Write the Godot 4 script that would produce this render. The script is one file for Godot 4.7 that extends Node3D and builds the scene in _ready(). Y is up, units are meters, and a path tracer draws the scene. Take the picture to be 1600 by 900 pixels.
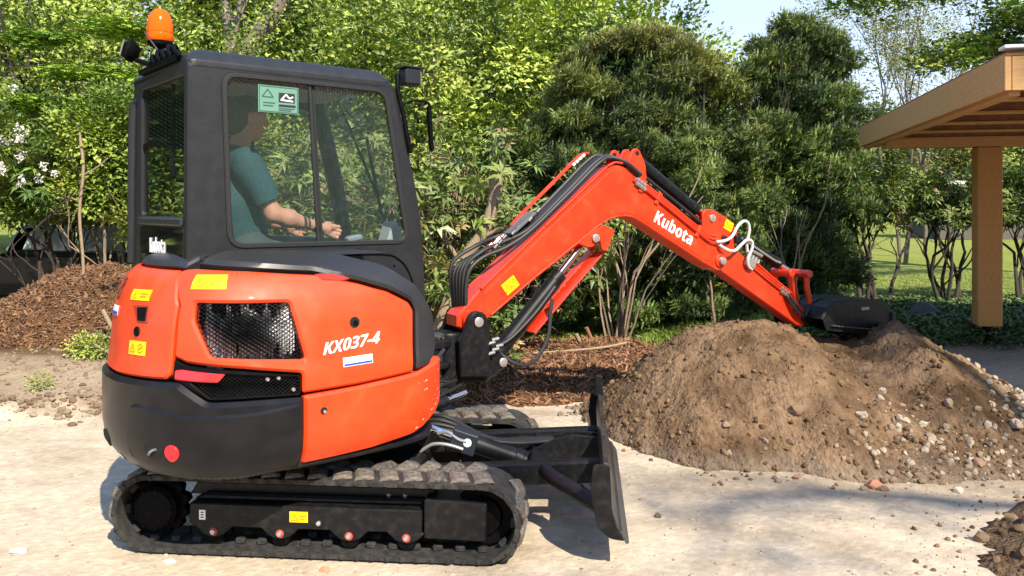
extends Node3D

var M := {}
var grit: NoiseTexture2D
func _ready() -> void:
	# camera: eye height 1.78 m, level, the lens shifted down
	var cam := Camera3D.new()
	cam.name = "camera"
	cam.projection = Camera3D.PROJECTION_FRUSTUM
	cam.near = 0.1
	cam.far = 400.0
	cam.size = 0.1 * 900.0 / 1280.0
	cam.frustum_offset = Vector2(0, -0.1 * 125.0 / 1280.0)
	cam.position = Vector3(0, 1.78, 0)
	add_child(cam)
	# sky and exposure
	var we := WorldEnvironment.new()
	we.name = "environment"
	var env := Environment.new()
	env.background_mode = Environment.BG_SKY
	var sky := ProceduralSkyMaterial.new()
	sky.sky_top_color = Color(0.50, 0.64, 0.85)
	sky.sky_horizon_color = Color(0.86, 0.91, 0.97)
	sky.sky_curve = 0.22
	sky.ground_bottom_color = Color(0.35, 0.36, 0.30)
	sky.ground_horizon_color = Color(0.6, 0.64, 0.6)
	sky.sky_energy_multiplier = 1.0
	env.sky = Sky.new()
	env.sky.sky_material = sky
	env.tonemap_mode = Environment.TONE_MAPPER_LINEAR
	env.tonemap_exposure = 1.75
	env.sdfgi_enabled = true
	env.ssao_enabled = true
	env.ssil_enabled = true
	we.environment = env
	add_child(we)
	# sun: high, behind the camera's right shoulder
	var sun := DirectionalLight3D.new()
	sun.name = "sun"
	sun.light_energy = 1.6
	sun.light_color = Color(1.0, 0.955, 0.88)
	sun.light_angular_distance = 0.53
	sun.shadow_enabled = true
	add_child(sun)
	sun.look_at_from_position(Vector3.ZERO, Vector3(-0.5, -1.0, -0.97))
	make_materials()
	build_ground()
	build_carport()
	build_excavator()
	build_driver()
	build_heaps()
	build_car()
	build_plants()
# ---------------------------------------------------------------- helpers
func fresh(seed_value: int) -> RandomNumberGenerator:
	var r := RandomNumberGenerator.new()
	r.seed = seed_value
	return r

func noise(seed_value: int, freq: float, octaves := 4) -> FastNoiseLite:
	var n := FastNoiseLite.new()
	n.noise_type = FastNoiseLite.TYPE_SIMPLEX_SMOOTH
	n.seed = seed_value
	n.frequency = freq
	n.fractal_octaves = octaves
	return n

func tag(o: Node, label: String, category := "", group := "", kind := "") -> void:
	if label: o.set_meta("label", label)
	if category: o.set_meta("category", category)
	if group: o.set_meta("group", group)
	if kind: o.set_meta("kind", kind)

func thing(called: String, label: String, category: String, at := Vector3.ZERO, turn := 0.0, group := "") -> Node3D:
	var o := Node3D.new()
	o.name = called
	o.position = at
	o.rotation.y = turn
	add_child(o, true)
	tag(o, label, category, group)
	return o

# one named mesh under a parent
func put(called: String, m: Mesh, material: Material, parent: Node, xf := Transform3D()) -> MeshInstance3D:
	var o := MeshInstance3D.new()
	o.name = called
	o.mesh = m
	o.material_override = material
	o.transform = xf
	parent.add_child(o, true)
	return o

# collects triangles; finish() smooths normals across edges flatter than the given angle
class Shape:
	var v := PackedVector3Array()
	var uv := PackedVector2Array()
	func tri(a: Vector3, b: Vector3, c: Vector3) -> void:   # counter-clockwise seen from outside
		v.append(a); v.append(b); v.append(c)
	func quad(a: Vector3, b: Vector3, c: Vector3, d: Vector3) -> void:
		tri(a, b, c); tri(a, c, d)
	func quad_uv(a: Vector3, b: Vector3, c: Vector3, d: Vector3) -> void:
		while uv.size() < v.size(): uv.append(Vector2.ZERO)
		quad(a, b, c, d)
		for p in [Vector2(0, 1), Vector2(1, 1), Vector2(1, 0), Vector2(0, 1), Vector2(1, 0), Vector2(0, 0)]: uv.append(p)
	func away(a: Vector3, b: Vector3, c: Vector3, from: Vector3) -> void:
		if (b - a).cross(c - a).dot((a + b + c) / 3.0 - from) >= 0.0: tri(a, b, c)
		else: tri(a, c, b)
	func finish(angle := 38.0) -> ArrayMesh:
		var n := v.size() / 3
		var fn := PackedVector3Array(); fn.resize(n)
		var un := PackedVector3Array(); un.resize(n)
		var near := {}
		for f in n:
			var c := (v[f * 3 + 1] - v[f * 3]).cross(v[f * 3 + 2] - v[f * 3])
			fn[f] = c
			un[f] = c.normalized()
		if angle > 0.0:
			for i in v.size():
				var key := Vector3i((v[i] * 8000.0).round())
				if near.has(key): near[key].append(i / 3)
				else: near[key] = PackedInt32Array([i / 3])
		var vv := PackedVector3Array(); var nn := PackedVector3Array(); var uu := PackedVector2Array()
		var limit := cos(deg_to_rad(angle))
		var has_uv := uv.size() > 0
		while has_uv and uv.size() < v.size(): uv.append(Vector2.ZERO)
		for f in n:
			if fn[f].length_squared() < 1e-20: continue
			for k in [0, 2, 1]:
				var i: int = f * 3 + k
				var s := un[f]
				if angle > 0.0:
					s = Vector3.ZERO
					for g in near[Vector3i((v[i] * 8000.0).round())]:
						if un[g].dot(un[f]) > limit: s += fn[g]
				vv.append(v[i]); nn.append(s.normalized())
				if has_uv: uu.append(uv[i])
		var a := []
		a.resize(Mesh.ARRAY_MAX)
		a[Mesh.ARRAY_VERTEX] = vv
		a[Mesh.ARRAY_NORMAL] = nn
		if has_uv: a[Mesh.ARRAY_TEX_UV] = uu
		var m := ArrayMesh.new()
		m.add_surface_from_arrays(Mesh.PRIMITIVE_TRIANGLES, a)
		return m

func box(s: Shape, c: Vector3, size: Vector3, bev := 0.004, b := Basis()) -> void:
	var h := size / 2.0
	bev = minf(bev, minf(h.x, minf(h.y, h.z)) * 0.9)
	var P := {}
	for sx in [-1, 1]:
		for sy in [-1, 1]:
			for sz in [-1, 1]:
				var q := Vector3(sx, sy, sz)
				for ax in 3:
					var p := Vector3(h.x - bev, h.y - bev, h.z - bev)
					p[ax] = h[ax]
					P[[sx, sy, sz, ax]] = c + b * (p * q)
	for ax in 3:
		var u := (ax + 1) % 3
		var w := (ax + 2) % 3
		for sg in [-1, 1]:
			var k := [0, 0, 0]
			k[ax] = sg
			var ring := []
			for d in [[-1, -1], [1, -1], [1, 1], [-1, 1]]:
				k[u] = d[0]; k[w] = d[1]
				ring.append(P[[k[0], k[1], k[2], ax]])
			s.away(ring[0], ring[1], ring[2], c); s.away(ring[0], ring[2], ring[3], c)
		for su in [-1, 1]:
			for sw in [-1, 1]:
				var k := [0, 0, 0]
				k[u] = su; k[w] = sw
				k[ax] = -1
				var a0 = P[[k[0], k[1], k[2], u]]; var a1 = P[[k[0], k[1], k[2], w]]
				k[ax] = 1
				var b0 = P[[k[0], k[1], k[2], u]]; var b1 = P[[k[0], k[1], k[2], w]]
				s.away(a0, a1, b1, c); s.away(a0, b1, b0, c)
	for sx in [-1, 1]:
		for sy in [-1, 1]:
			for sz in [-1, 1]:
				s.away(P[[sx, sy, sz, 0]], P[[sx, sy, sz, 1]], P[[sx, sy, sz, 2]], c)

func bar(s: Shape, a: Vector3, b: Vector3, w: float, h: float, bev := 0.004, up := Vector3.UP) -> void:
	var x := (b - a).normalized()
	var z := x.cross(up).normalized()
	var y := z.cross(x)
	box(s, (a + b) / 2.0, Vector3(a.distance_to(b), h, w), bev, Basis(x, y, z))

func area2(p: PackedVector2Array) -> float:
	var t := 0.0
	for i in p.size(): t += p[i].cross(p[(i + 1) % p.size()])
	return t / 2.0

func ccw(p: PackedVector2Array) -> PackedVector2Array:
	var q := p.duplicate()
	if area2(q) < 0.0: q.reverse()
	return q

func vec2s(list: Array) -> PackedVector2Array:
	var p := PackedVector2Array()
	for i in range(0, list.size(), 2): p.append(Vector2(list[i], list[i + 1]))
	return p

# rounds every corner of a polygon
func round_poly(p: PackedVector2Array, r: float, n := 4) -> PackedVector2Array:
	var q := PackedVector2Array()
	for i in p.size():
		var b := p[i]
		var a := p[(i + p.size() - 1) % p.size()]
		var c := p[(i + 1) % p.size()]
		var k := minf(r, minf(a.distance_to(b), b.distance_to(c)) * 0.45)
		var s := b + (a - b).normalized() * k
		var e := b + (c - b).normalized() * k
		if absf((a - b).normalized().dot((c - b).normalized())) > 0.985:
			q.append(b)
			continue
		for j in n + 1:
			var t := float(j) / n
			q.append(s.lerp(b, t).lerp(b.lerp(e, t), t))
	return q

func inset_poly(p: PackedVector2Array, d: float) -> PackedVector2Array:   # p counter-clockwise
	var q := PackedVector2Array()
	for i in p.size():
		var a := (p[i] - p[(i + p.size() - 1) % p.size()]).normalized()
		var b := (p[(i + 1) % p.size()] - p[i]).normalized()
		var m := Vector2(-a.y, a.x) + Vector2(-b.y, b.x)
		if m.length() < 0.1: m = Vector2(-b.y, b.x)
		m = m.normalized()
		q.append(p[i] + m * d / maxf(0.5, m.dot(Vector2(-b.y, b.x))))
	return q

func keyhole(p: PackedVector2Array, hole: PackedVector2Array) -> PackedVector2Array:
	var h := ccw(hole)
	h.reverse()
	var best := [INF, 0, 0]
	for i in p.size():
		for j in h.size():
			var d := p[i].distance_to(h[j])
			if d < best[0]: best = [d, i, j]
	var q := PackedVector2Array()
	for i in best[1] + 1: q.append(p[i])
	for j in h.size() + 1: q.append(h[(best[2] + j) % h.size()])
	for i in range(best[1], p.size()): q.append(p[i])
	return q

# a polygon in the xy plane of xf, extruded from z0 to z1, with chamfered rims
func prism(s: Shape, poly: PackedVector2Array, z0: float, z1: float, bev := 0.004, xf := Transform3D(), hole := PackedVector2Array()) -> void:
	var p := ccw(poly)
	var loops := [p]
	if hole.size():
		var h := ccw(hole)
		h.reverse()
		loops.append(h)
	var inner := []
	for l in loops: inner.append(inset_poly(l, bev))
	var cap: PackedVector2Array = inner[0] if loops.size() == 1 else keyhole(inner[0], inner[1])
	var t := Geometry2D.triangulate_polygon(cap)
	for i in range(0, t.size(), 3):
		var a := cap[t[i]]; var b := cap[t[i + 1]]; var c := cap[t[i + 2]]
		if (b - a).cross(c - a) < 0.0:
			var k := b
			b = c
			c = k
		s.tri(xf * Vector3(a.x, a.y, z1), xf * Vector3(b.x, b.y, z1), xf * Vector3(c.x, c.y, z1))
		s.tri(xf * Vector3(a.x, a.y, z0), xf * Vector3(c.x, c.y, z0), xf * Vector3(b.x, b.y, z0))
	for n in loops.size():
		var l: PackedVector2Array = loops[n]
		var k: PackedVector2Array = inner[n]
		for i in l.size():
			var j := (i + 1) % l.size()
			var a := l[i]; var b := l[j]; var c := k[i]; var d := k[j]
			s.quad(xf * Vector3(a.x, a.y, z0 + bev), xf * Vector3(b.x, b.y, z0 + bev), xf * Vector3(b.x, b.y, z1 - bev), xf * Vector3(a.x, a.y, z1 - bev))
			if bev > 0.0:
				s.quad(xf * Vector3(a.x, a.y, z1 - bev), xf * Vector3(b.x, b.y, z1 - bev), xf * Vector3(d.x, d.y, z1), xf * Vector3(c.x, c.y, z1))
				s.quad(xf * Vector3(c.x, c.y, z0), xf * Vector3(d.x, d.y, z0), xf * Vector3(b.x, b.y, z0 + bev), xf * Vector3(a.x, a.y, z0 + bev))

# a round tube along points; r is one radius or one per point
func tube(s: Shape, pts: PackedVector3Array, r, sides := 8, caps := true) -> void:
	var rings := []
	var side := Vector3.ZERO
	for i in pts.size():
		var dir := (pts[mini(i + 1, pts.size() - 1)] - pts[maxi(i - 1, 0)]).normalized()
		if i == 0:
			side = dir.cross(Vector3.UP if absf(dir.y) < 0.9 else Vector3.RIGHT).normalized()
		else:
			side = (side - dir * side.dot(dir)).normalized()
		var other := dir.cross(side)
		var rr: float = r if r is float else r[i]
		var ring := PackedVector3Array()
		for k in sides:
			var a := TAU * k / sides
			ring.append(pts[i] + (side * cos(a) + other * sin(a)) * rr)
		rings.append(ring)
	for i in pts.size() - 1:
		for k in sides:
			var j := (k + 1) % sides
			s.quad(rings[i][k], rings[i][j], rings[i + 1][j], rings[i + 1][k])
	if caps:
		for k in sides:
			var j := (k + 1) % sides
			s.tri(pts[0], rings[0][j], rings[0][k])
			s.tri(pts[-1], rings[-1][k], rings[-1][j])

func rod(s: Shape, a: Vector3, b: Vector3, r: float, sides := 14, bev := 0.0) -> void:
	if bev <= 0.0:
		tube(s, PackedVector3Array([a, b]), r, sides)
		return
	var d := (b - a).normalized() * bev
	tube(s, PackedVector3Array([a, a + d, b - d, b]), PackedFloat32Array([r - bev, r, r, r - bev]), sides)

func lathe(s: Shape, prof: Array, xf := Transform3D(), sides := 20) -> void:   # pairs of radius and height, from bottom to top, round xf's y axis
	for i in range(0, prof.size() - 2, 2):
		for k in sides:
			var a := TAU * k / sides
			var b := TAU * (k + 1) / sides
			var r0: float = prof[i]; var y0: float = prof[i + 1]; var r1: float = prof[i + 2]; var y1: float = prof[i + 3]
			s.quad(xf * Vector3(cos(a) * r0, y0, -sin(a) * r0), xf * Vector3(cos(b) * r0, y0, -sin(b) * r0), xf * Vector3(cos(b) * r1, y1, -sin(b) * r1), xf * Vector3(cos(a) * r1, y1, -sin(a) * r1))

func along(a: Vector3, dir: Vector3) -> Transform3D:   # an upright y axis turned to dir
	var y := dir.normalized()
	var x := y.cross(Vector3.FORWARD if absf(y.z) < 0.9 else Vector3.RIGHT).normalized()
	return Transform3D(Basis(x, y, x.cross(y)), a)

func smooth_path(list: Array, n := 6) -> PackedVector3Array:
	var out := PackedVector3Array()
	for i in list.size() - 1:
		var a: Vector3 = list[maxi(i - 1, 0)]
		var b: Vector3 = list[i]
		var c: Vector3 = list[i + 1]
		var d: Vector3 = list[mini(i + 2, list.size() - 1)]
		for k in n: out.append(b.cubic_interpolate(c, a, d, float(k) / n))
	out.append(list[-1])
	return out

# lettering as solid geometry: each vertex goes through place(x, y, depth)
func letters(text: String, height: float, depth: float, place: Callable, slant := 0.0, bold := true, stretch := 1.0) -> ArrayMesh:
	var tm := TextMesh.new()
	var f := SystemFont.new()
	f.font_names = PackedStringArray(["Droid Sans"])
	f.font_weight = 700 if bold else 400
	tm.font = f
	tm.text = text
	tm.font_size = 64
	tm.pixel_size = height / 46.0
	tm.depth = depth
	tm.curve_step = 1.0
	var st := SurfaceTool.new()
	st.create_from(tm, 0)
	var arr := st.commit_to_arrays()
	var v: PackedVector3Array = arr[Mesh.ARRAY_VERTEX]
	var idx: PackedInt32Array = arr[Mesh.ARRAY_INDEX] if arr[Mesh.ARRAY_INDEX] != null else PackedInt32Array(range(v.size()))
	var s := Shape.new()
	for i in range(0, idx.size(), 3):
		var q := []
		for k in 3:
			var p := v[idx[i + k]]
			q.append(place.call((p.x + p.y * slant) * stretch, p.y, p.z + depth / 2.0))
		s.tri(q[0], q[2], q[1])
	return s.finish(20.0)

# ---------------------------------------------------------------- materials
func ramp_texture(seed_value: int, freq: float, stops: Array, size := 512, octaves := 5) -> NoiseTexture2D:
	var t := NoiseTexture2D.new()
	t.width = size
	t.height = size
	t.seamless = true
	t.noise = noise(seed_value, freq, octaves)
	var g := Gradient.new()
	var o := PackedFloat32Array(); var c := PackedColorArray()
	for i in range(0, stops.size(), 2):
		o.append(stops[i]); c.append((stops[i + 1] as Color).linear_to_srgb())
	g.offsets = o
	g.colors = c
	t.color_ramp = g
	return t

func gray(x: float) -> Color: return Color(x, x, x)

func plain(c: Color, rough := 0.6, metal := 0.0) -> StandardMaterial3D:
	var m := StandardMaterial3D.new()
	m.albedo_color = c.linear_to_srgb()
	m.roughness = rough
	m.metallic = metal
	return m

# a colour with a grain: the texture's scale is in repeats per metre
func grained(c: Color, c2: Color, rough: float, scale: float, tex_seed: int, freq := 0.02, metal := 0.0, relief := 0.0, world := false) -> StandardMaterial3D:
	var m := plain(Color.WHITE, rough, metal)
	m.albedo_texture = ramp_texture(tex_seed, freq, [0.25, c, 0.75, c2])
	m.uv1_triplanar = true
	m.uv1_world_triplanar = world
	m.uv1_scale = Vector3.ONE * scale
	if relief > 0.0:
		m.heightmap_enabled = true
		m.heightmap_texture = grit
		m.heightmap_scale = relief
	return m

func make_materials() -> void:
	grit = ramp_texture(11, 0.05, [0.2, Color.BLACK, 0.8, Color.WHITE], 512, 5)
	var o := grained(Color(0.74, 0.066, 0.007), Color(0.80, 0.078, 0.009), 0.46, 0.9, 3, 0.008)
	o.albedo_texture = ramp_texture(3, 0.008, [0.2, Color(0.67, 0.046, 0.003), 0.55, Color(0.74, 0.054, 0.004), 0.74, Color(0.73, 0.060, 0.007), 0.92, Color(0.68, 0.082, 0.022)])
	o.roughness_texture = ramp_texture(25, 0.02, [0.2, gray(0.6), 0.8, gray(1.0)])
	o.roughness_texture_channel = BaseMaterial3D.TEXTURE_CHANNEL_RED
	o.roughness = 0.62
	o.clearcoat_enabled = true
	o.clearcoat = 0.3
	o.clearcoat_roughness = 0.05
	M.orange = o
	var red := grained(Color(0.62, 0.036, 0.006), Color(0.72, 0.048, 0.009), 0.45, 1.0, 4, 0.008)
	red.albedo_texture = ramp_texture(4, 0.01, [0.2, Color(0.59, 0.029, 0.003), 0.55, Color(0.68, 0.037, 0.004), 0.75, Color(0.65, 0.043, 0.008), 0.92, Color(0.58, 0.062, 0.022)])
	red.clearcoat_enabled = true
	red.clearcoat = 0.25
	red.clearcoat_roughness = 0.06
	M.boom = red
	M.bumper = grained(Color(0.006, 0.0065, 0.008), Color(0.012, 0.0115, 0.013), 0.36, 1.2, 5, 0.01)
	M.bumper.clearcoat_enabled = true
	M.bumper.metallic_specular = 0.32
	M.bumper.clearcoat = 0.12
	M.bumper.clearcoat_roughness = 0.1
	M.trim = grained(Color(0.018, 0.018, 0.020), Color(0.024, 0.024, 0.026), 0.42, 2.0, 6, 0.05)
	M.cab = grained(Color(0.009, 0.0097, 0.012), Color(0.014, 0.0147, 0.017), 0.5, 1.5, 7, 0.01)
	M.cab.heightmap_enabled = true
	M.cab.heightmap_texture = grit
	M.cab.heightmap_scale = 0.02
	M.black = grained(Color(0.002, 0.002, 0.0022), Color(0.005, 0.005, 0.0055), 0.6, 2.0, 8, 0.02)
	M.black.metallic_specular = 0.2
	M.void = plain(gray(0.004), 0.9)
	M.frame = grained(Color(0.010, 0.010, 0.012), Color(0.017, 0.0165, 0.017), 0.42, 1.5, 9, 0.015)
	M.frame.albedo_texture = ramp_texture(9, 0.02, [0.2, Color(0.006, 0.006, 0.0075), 0.6, Color(0.010, 0.010, 0.011), 0.85, Color(0.020, 0.018, 0.016)])
	M.frame.metallic_specular = 0.35
	M.worn = grained(Color(0.035, 0.033, 0.033), Color(0.15, 0.135, 0.12), 0.38, 2.5, 10, 0.02, 0.4)
	M.blade = grained(Color(0.022, 0.020, 0.020), Color(0.05, 0.046, 0.042), 0.36, 2.5, 24, 0.008)
	M.rubber = grained(Color(0.014, 0.0135, 0.0125), Color(0.042, 0.038, 0.034), 0.85, 2.2, 12, 0.012, 0.0, 0.1)
	M.dusty = grained(Color(0.06, 0.053, 0.046), Color(0.20, 0.165, 0.13), 0.95, 3.0, 13, 0.014, 0.0, 0.15)
	M.dusty_b = grained(Color(0.04, 0.036, 0.032), Color(0.15, 0.125, 0.10), 0.95, 3.6, 26, 0.02, 0.0, 0.15)
	M.hose = grained(Color(0.011, 0.011, 0.012), Color(0.02, 0.02, 0.02), 0.55, 6.0, 14, 0.03)
	M.chrome = plain(gray(0.75), 0.12, 1.0)
	M.steel = grained(gray(0.07), gray(0.16), 0.5, 6.0, 15, 0.03, 0.6)
	M.silver = plain(Color(0.34, 0.34, 0.33), 0.4, 0.5)
	M.bolt = plain(Color(0.55, 0.5, 0.47), 0.35, 0.7)
	M.red_cap = plain(Color(0.5, 0.05, 0.03), 0.5)
	M.yellow = plain(Color(0.9, 0.62, 0.0), 0.45)
	M.ink = plain(Color(0.35, 0.2, 0.0), 0.5)
	M.black_ink = plain(gray(0.02), 0.5)
	M.white = plain(gray(0.82), 0.45)
	M.blue = plain(Color(0.02, 0.06, 0.5), 0.45)
	M.redlens = plain(Color(0.75, 0.012, 0.015), 0.18)
	M.redlens.clearcoat_enabled = true
	M.reddot = plain(Color(0.75, 0.02, 0.03), 0.35)
	M.darkred = plain(Color(0.35, 0.03, 0.015), 0.3)
	M.amber = plain(Color(0.95, 0.22, 0.0), 0.12)
	M.amber.backlight_enabled = true
	M.amber.backlight = Color(1.0, 0.45, 0.02)
	M.lens = plain(Color(0.22, 0.22, 0.21), 0.1)
	M.glass = plain(Color(0.86, 0.92, 0.9), 0.02)
	M.glass.transparency = BaseMaterial3D.TRANSPARENCY_ALPHA
	M.glass.albedo_color = Color(0.3, 0.36, 0.34, 0.12)
	M.glass.metallic_specular = 0.3
	M.dark_glass = plain(Color(0.03, 0.05, 0.045), 0.04)
	M.dark_glass.transparency = BaseMaterial3D.TRANSPARENCY_ALPHA
	M.dark_glass.albedo_color = Color(0.06, 0.12, 0.09, 0.3)
	M.dark_glass.metallic_specular = 0.32
	M.gloss = plain(gray(0.012), 0.04)
	M.seat = grained(Color(0.018, 0.018, 0.02), Color(0.03, 0.03, 0.032), 0.8, 8.0, 16, 0.03)
	M.liner = plain(gray(0.03), 0.9)
	M.pale_leaf = plain(Color(0.42, 0.46, 0.26), 0.5)
	M.pale_grey = plain(Color(0.35, 0.42, 0.42), 0.5)
	var w := grained(Color(0.49, 0.265, 0.098), Color(0.58, 0.335, 0.13), 0.62, 1.0, 17, 0.012)
	w.uv1_scale = Vector3(1.2, 14.0, 14.0)
	M.timber = w
	var w2: StandardMaterial3D = w.duplicate()
	w2.uv1_scale = Vector3(14.0, 1.2, 14.0)
	w2.albedo_color = Color(1.0, 0.93, 0.82)
	M.timber_up = w2
	M.bark = grained(Color(0.10, 0.078, 0.058), Color(0.24, 0.20, 0.16), 0.9, 3.0, 18, 0.03, 0.0, 0.6)
	M.bark_dark = grained(Color(0.035, 0.026, 0.02), Color(0.10, 0.08, 0.062), 0.9, 4.0, 19, 0.03, 0.0, 0.5)
	M.bark_pale = grained(Color(0.24, 0.16, 0.095), Color(0.46, 0.36, 0.25), 0.85, 4.0, 20, 0.03, 0.0, 0.5)
	M.timber_z = w.duplicate()
	M.timber_z.uv1_scale = Vector3(14.0, 14.0, 1.2)
	M.timber_b = w.duplicate()
	M.timber_b.albedo_color = Color(0.92, 0.86, 0.80)
	M.timber_c = w.duplicate()
	M.timber_c.albedo_color = Color(0.85, 0.82, 0.78)
	M.timber_deck = grained(Color(0.17, 0.070, 0.028), Color(0.24, 0.105, 0.045), 0.65, 1.0, 22, 0.012)
	M.speck = plain(Color.WHITE, 0.95)
	M.speck.vertex_color_use_as_albedo = true
	M.speck.specular_mode = BaseMaterial3D.SPECULAR_DISABLED
	M.speck.albedo_texture = ramp_texture(23, 0.05, [0.2, gray(0.6), 0.8, gray(1.0)], 256)
	M.speck.uv1_triplanar = true
	M.speck.uv1_scale = Vector3.ONE * 0.7
	M.leaf = plain(Color.WHITE, 0.5)
	M.leaf.vertex_color_use_as_albedo = true
	M.leaf.backlight_enabled = true
	M.leaf.backlight = Color(0.36, 0.48, 0.09)
	M.leaf_gloss = plain(Color.WHITE, 0.55)
	M.leaf_gloss.vertex_color_use_as_albedo = true
	M.leaf_gloss.backlight_enabled = true
	M.leaf_gloss.backlight = Color(0.2, 0.28, 0.06)
	M.petal = plain(Color.WHITE, 0.7)
	M.petal.vertex_color_use_as_albedo = true
	M.petal.backlight_enabled = true
	M.petal.backlight = Color(0.4, 0.4, 0.4)
# ---------------------------------------------------------------- the excavator
# frames inside the excavator: lower carriage, turned upper house, boom
var LOW := Transform3D(Basis(Vector3.UP, deg_to_rad(-5.0)), Vector3.ZERO)
var UPP := Transform3D(Basis(Vector3.UP, deg_to_rad(40.0)), Vector3.ZERO)
var BMX := Transform3D(Basis(Vector3.UP, deg_to_rad(30.0)), Vector3(0.613, 0, -0.514))

var plan_p := PackedVector2Array()
var plan_n := PackedVector2Array()
var plan_lo := 0.0
var plan_step := 0.01
const PROFILE := [0.45, 0.20, 0.52, 0.10, 0.57, 0.045, 0.63, 0.012, 0.72, 0.0, 0.98, 0.0, 1.05, 0.012, 1.25, 0.03, 1.36, 0.055, 1.44, 0.10, 1.50, 0.17, 1.54, 0.26, 1.56, 0.36, 1.57, 0.47]

func make_plan() -> void:
	var right := vec2s([-1.33, 0, -1.31, 0.2, -1.25, 0.4, -1.14, 0.57, -0.99, 0.68, -0.8, 0.74, -0.6, 0.765, -0.3, 0.77, -0.08, 0.76, 0.05, 0.725, 0.16, 0.65, 0.24, 0.53, 0.27, 0.38, 0.28, 0.2])
	var all := PackedVector2Array()
	for i in range(right.size() - 1, 0, -1): all.append(Vector2(right[i].x, -right[i].y))
	all.append_array(right)
	var fine := PackedVector2Array()
	for i in range(1, all.size() - 2):
		for k in 24: fine.append(all[i].cubic_interpolate(all[i + 1], all[i - 1], all[i + 2], k / 24.0))
	fine.append(all[-2])
	var len := PackedFloat32Array([0.0])
	for i in range(1, fine.size()): len.append(len[-1] + fine[i].distance_to(fine[i - 1]))
	var mid := 0
	for i in fine.size():
		if fine[i].distance_to(Vector2(-1.33, 0)) < fine[mid].distance_to(Vector2(-1.33, 0)): mid = i
	plan_lo = -len[mid]
	var n := int(len[-1] / plan_step)
	var j := 0
	for i in n:
		var want := i * plan_step
		while j < len.size() - 2 and len[j + 1] < want: j += 1
		plan_p.append(fine[j].lerp(fine[j + 1], (want - len[j]) / (len[j + 1] - len[j])))
	for i in n:
		var t := (plan_p[mini(i + 2, n - 1)] - plan_p[maxi(i - 2, 0)]).normalized()
		plan_n.append(Vector2(-t.y, t.x))

func inset_at(y: float) -> float:
	for i in range(0, PROFILE.size() - 2, 2):
		if y <= PROFILE[i + 2]:
			return lerpf(PROFILE[i + 1], PROFILE[i + 3], clampf((y - PROFILE[i]) / (PROFILE[i + 2] - PROFILE[i]), 0, 1))
	return PROFILE[-1]

func hull(u: float, y: float, off := 0.0) -> Vector3:   # u runs along the bodywork from the middle of the tail, y is height
	var f := clampf((u - plan_lo) / plan_step, 0.0, plan_p.size() - 1.001)
	var i := int(f)
	var p := plan_p[i].lerp(plan_p[i + 1], f - i)
	var n := plan_n[i].lerp(plan_n[i + 1], f - i).normalized()
	var e := 0.012
	var slope := (inset_at(y + e) - inset_at(y - e)) / (2.0 * e)
	var k := 1.0 / sqrt(1.0 + slope * slope)
	p += n * (off * k - inset_at(y))
	return Vector3(p.x, y + off * slope * k, p.y)

func dense(p: PackedVector2Array, step: float) -> PackedVector2Array:
	var q := PackedVector2Array()
	for i in p.size():
		var a := p[i]
		var b := p[(i + 1) % p.size()]
		var n := maxi(1, ceili(a.distance_to(b) / step))
		for k in n: q.append(a.lerp(b, float(k) / n))
	return q

# a bodywork panel: a polygon in (u, y) laid on the hull, proud by off, as thick as depth
func panel(s: Shape, poly: PackedVector2Array, off: float, depth := 0.04, bev := 0.006, hole := PackedVector2Array(), cell := 0.03) -> void:
	var p := dense(ccw(poly), cell)
	var inner := inset_poly(p, bev)
	var h := PackedVector2Array()
	var hout := PackedVector2Array()
	if hole.size():
		h = dense(ccw(hole), cell)
		hout = inset_poly(h, -bev)
	var lo := Vector2(INF, INF); var hi := -lo
	for q in inner:
		lo = lo.min(q); hi = hi.max(q)
	var nx := ceili((hi.x - lo.x) / cell); var ny := ceili((hi.y - lo.y) / cell)
	for i in nx:
		for j in ny:
			var c := lo + Vector2(i, j) * cell
			var sq := PackedVector2Array([c, c + Vector2(cell, 0), c + Vector2(cell, cell), c + Vector2(0, cell)])
			var bits := Geometry2D.intersect_polygons(sq, inner)
			if hout.size():
				var cut := []
				for b in bits: cut.append_array(Geometry2D.clip_polygons(b, hout))
				bits.assign(cut)
			for b in bits:
				var t := Geometry2D.triangulate_polygon(b)
				for k in range(0, t.size(), 3):
					var x: Vector2 = b[t[k]]; var y: Vector2 = b[t[k + 1]]; var z: Vector2 = b[t[k + 2]]
					if (y - x).cross(z - x) < 0.0:
						var w := y
						y = z
						z = w
					s.tri(hull(x.x, x.y, off), hull(y.x, y.y, off), hull(z.x, z.y, off))
	for n in 2:
		var outer := p if n == 0 else h
		var top := inner if n == 0 else hout
		for i in outer.size():
			var j := (i + 1) % outer.size()
			var a := hull(outer[i].x, outer[i].y, off - bev); var b := hull(outer[j].x, outer[j].y, off - bev)
			var c := hull(top[i].x, top[i].y, off); var d := hull(top[j].x, top[j].y, off)
			var e := hull(outer[i].x, outer[i].y, off - depth); var f := hull(outer[j].x, outer[j].y, off - depth)
			if n == 0:
				s.quad(e, f, b, a); s.quad(a, b, d, c)
			else:
				s.quad(f, e, a, b); s.quad(b, a, c, d)

func panel_part(called: String, list: Array, material: Material, parent: Node, off := 0.0, depth := 0.04, bev := 0.006, round := 0.012, hole := PackedVector2Array(), xf := UPP) -> MeshInstance3D:
	var s := Shape.new()
	panel(s, round_poly(vec2s(list), round) if round > 0.0 else vec2s(list), off, depth, bev, hole)
	return put(called, s.finish(), material, parent, xf)

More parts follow.
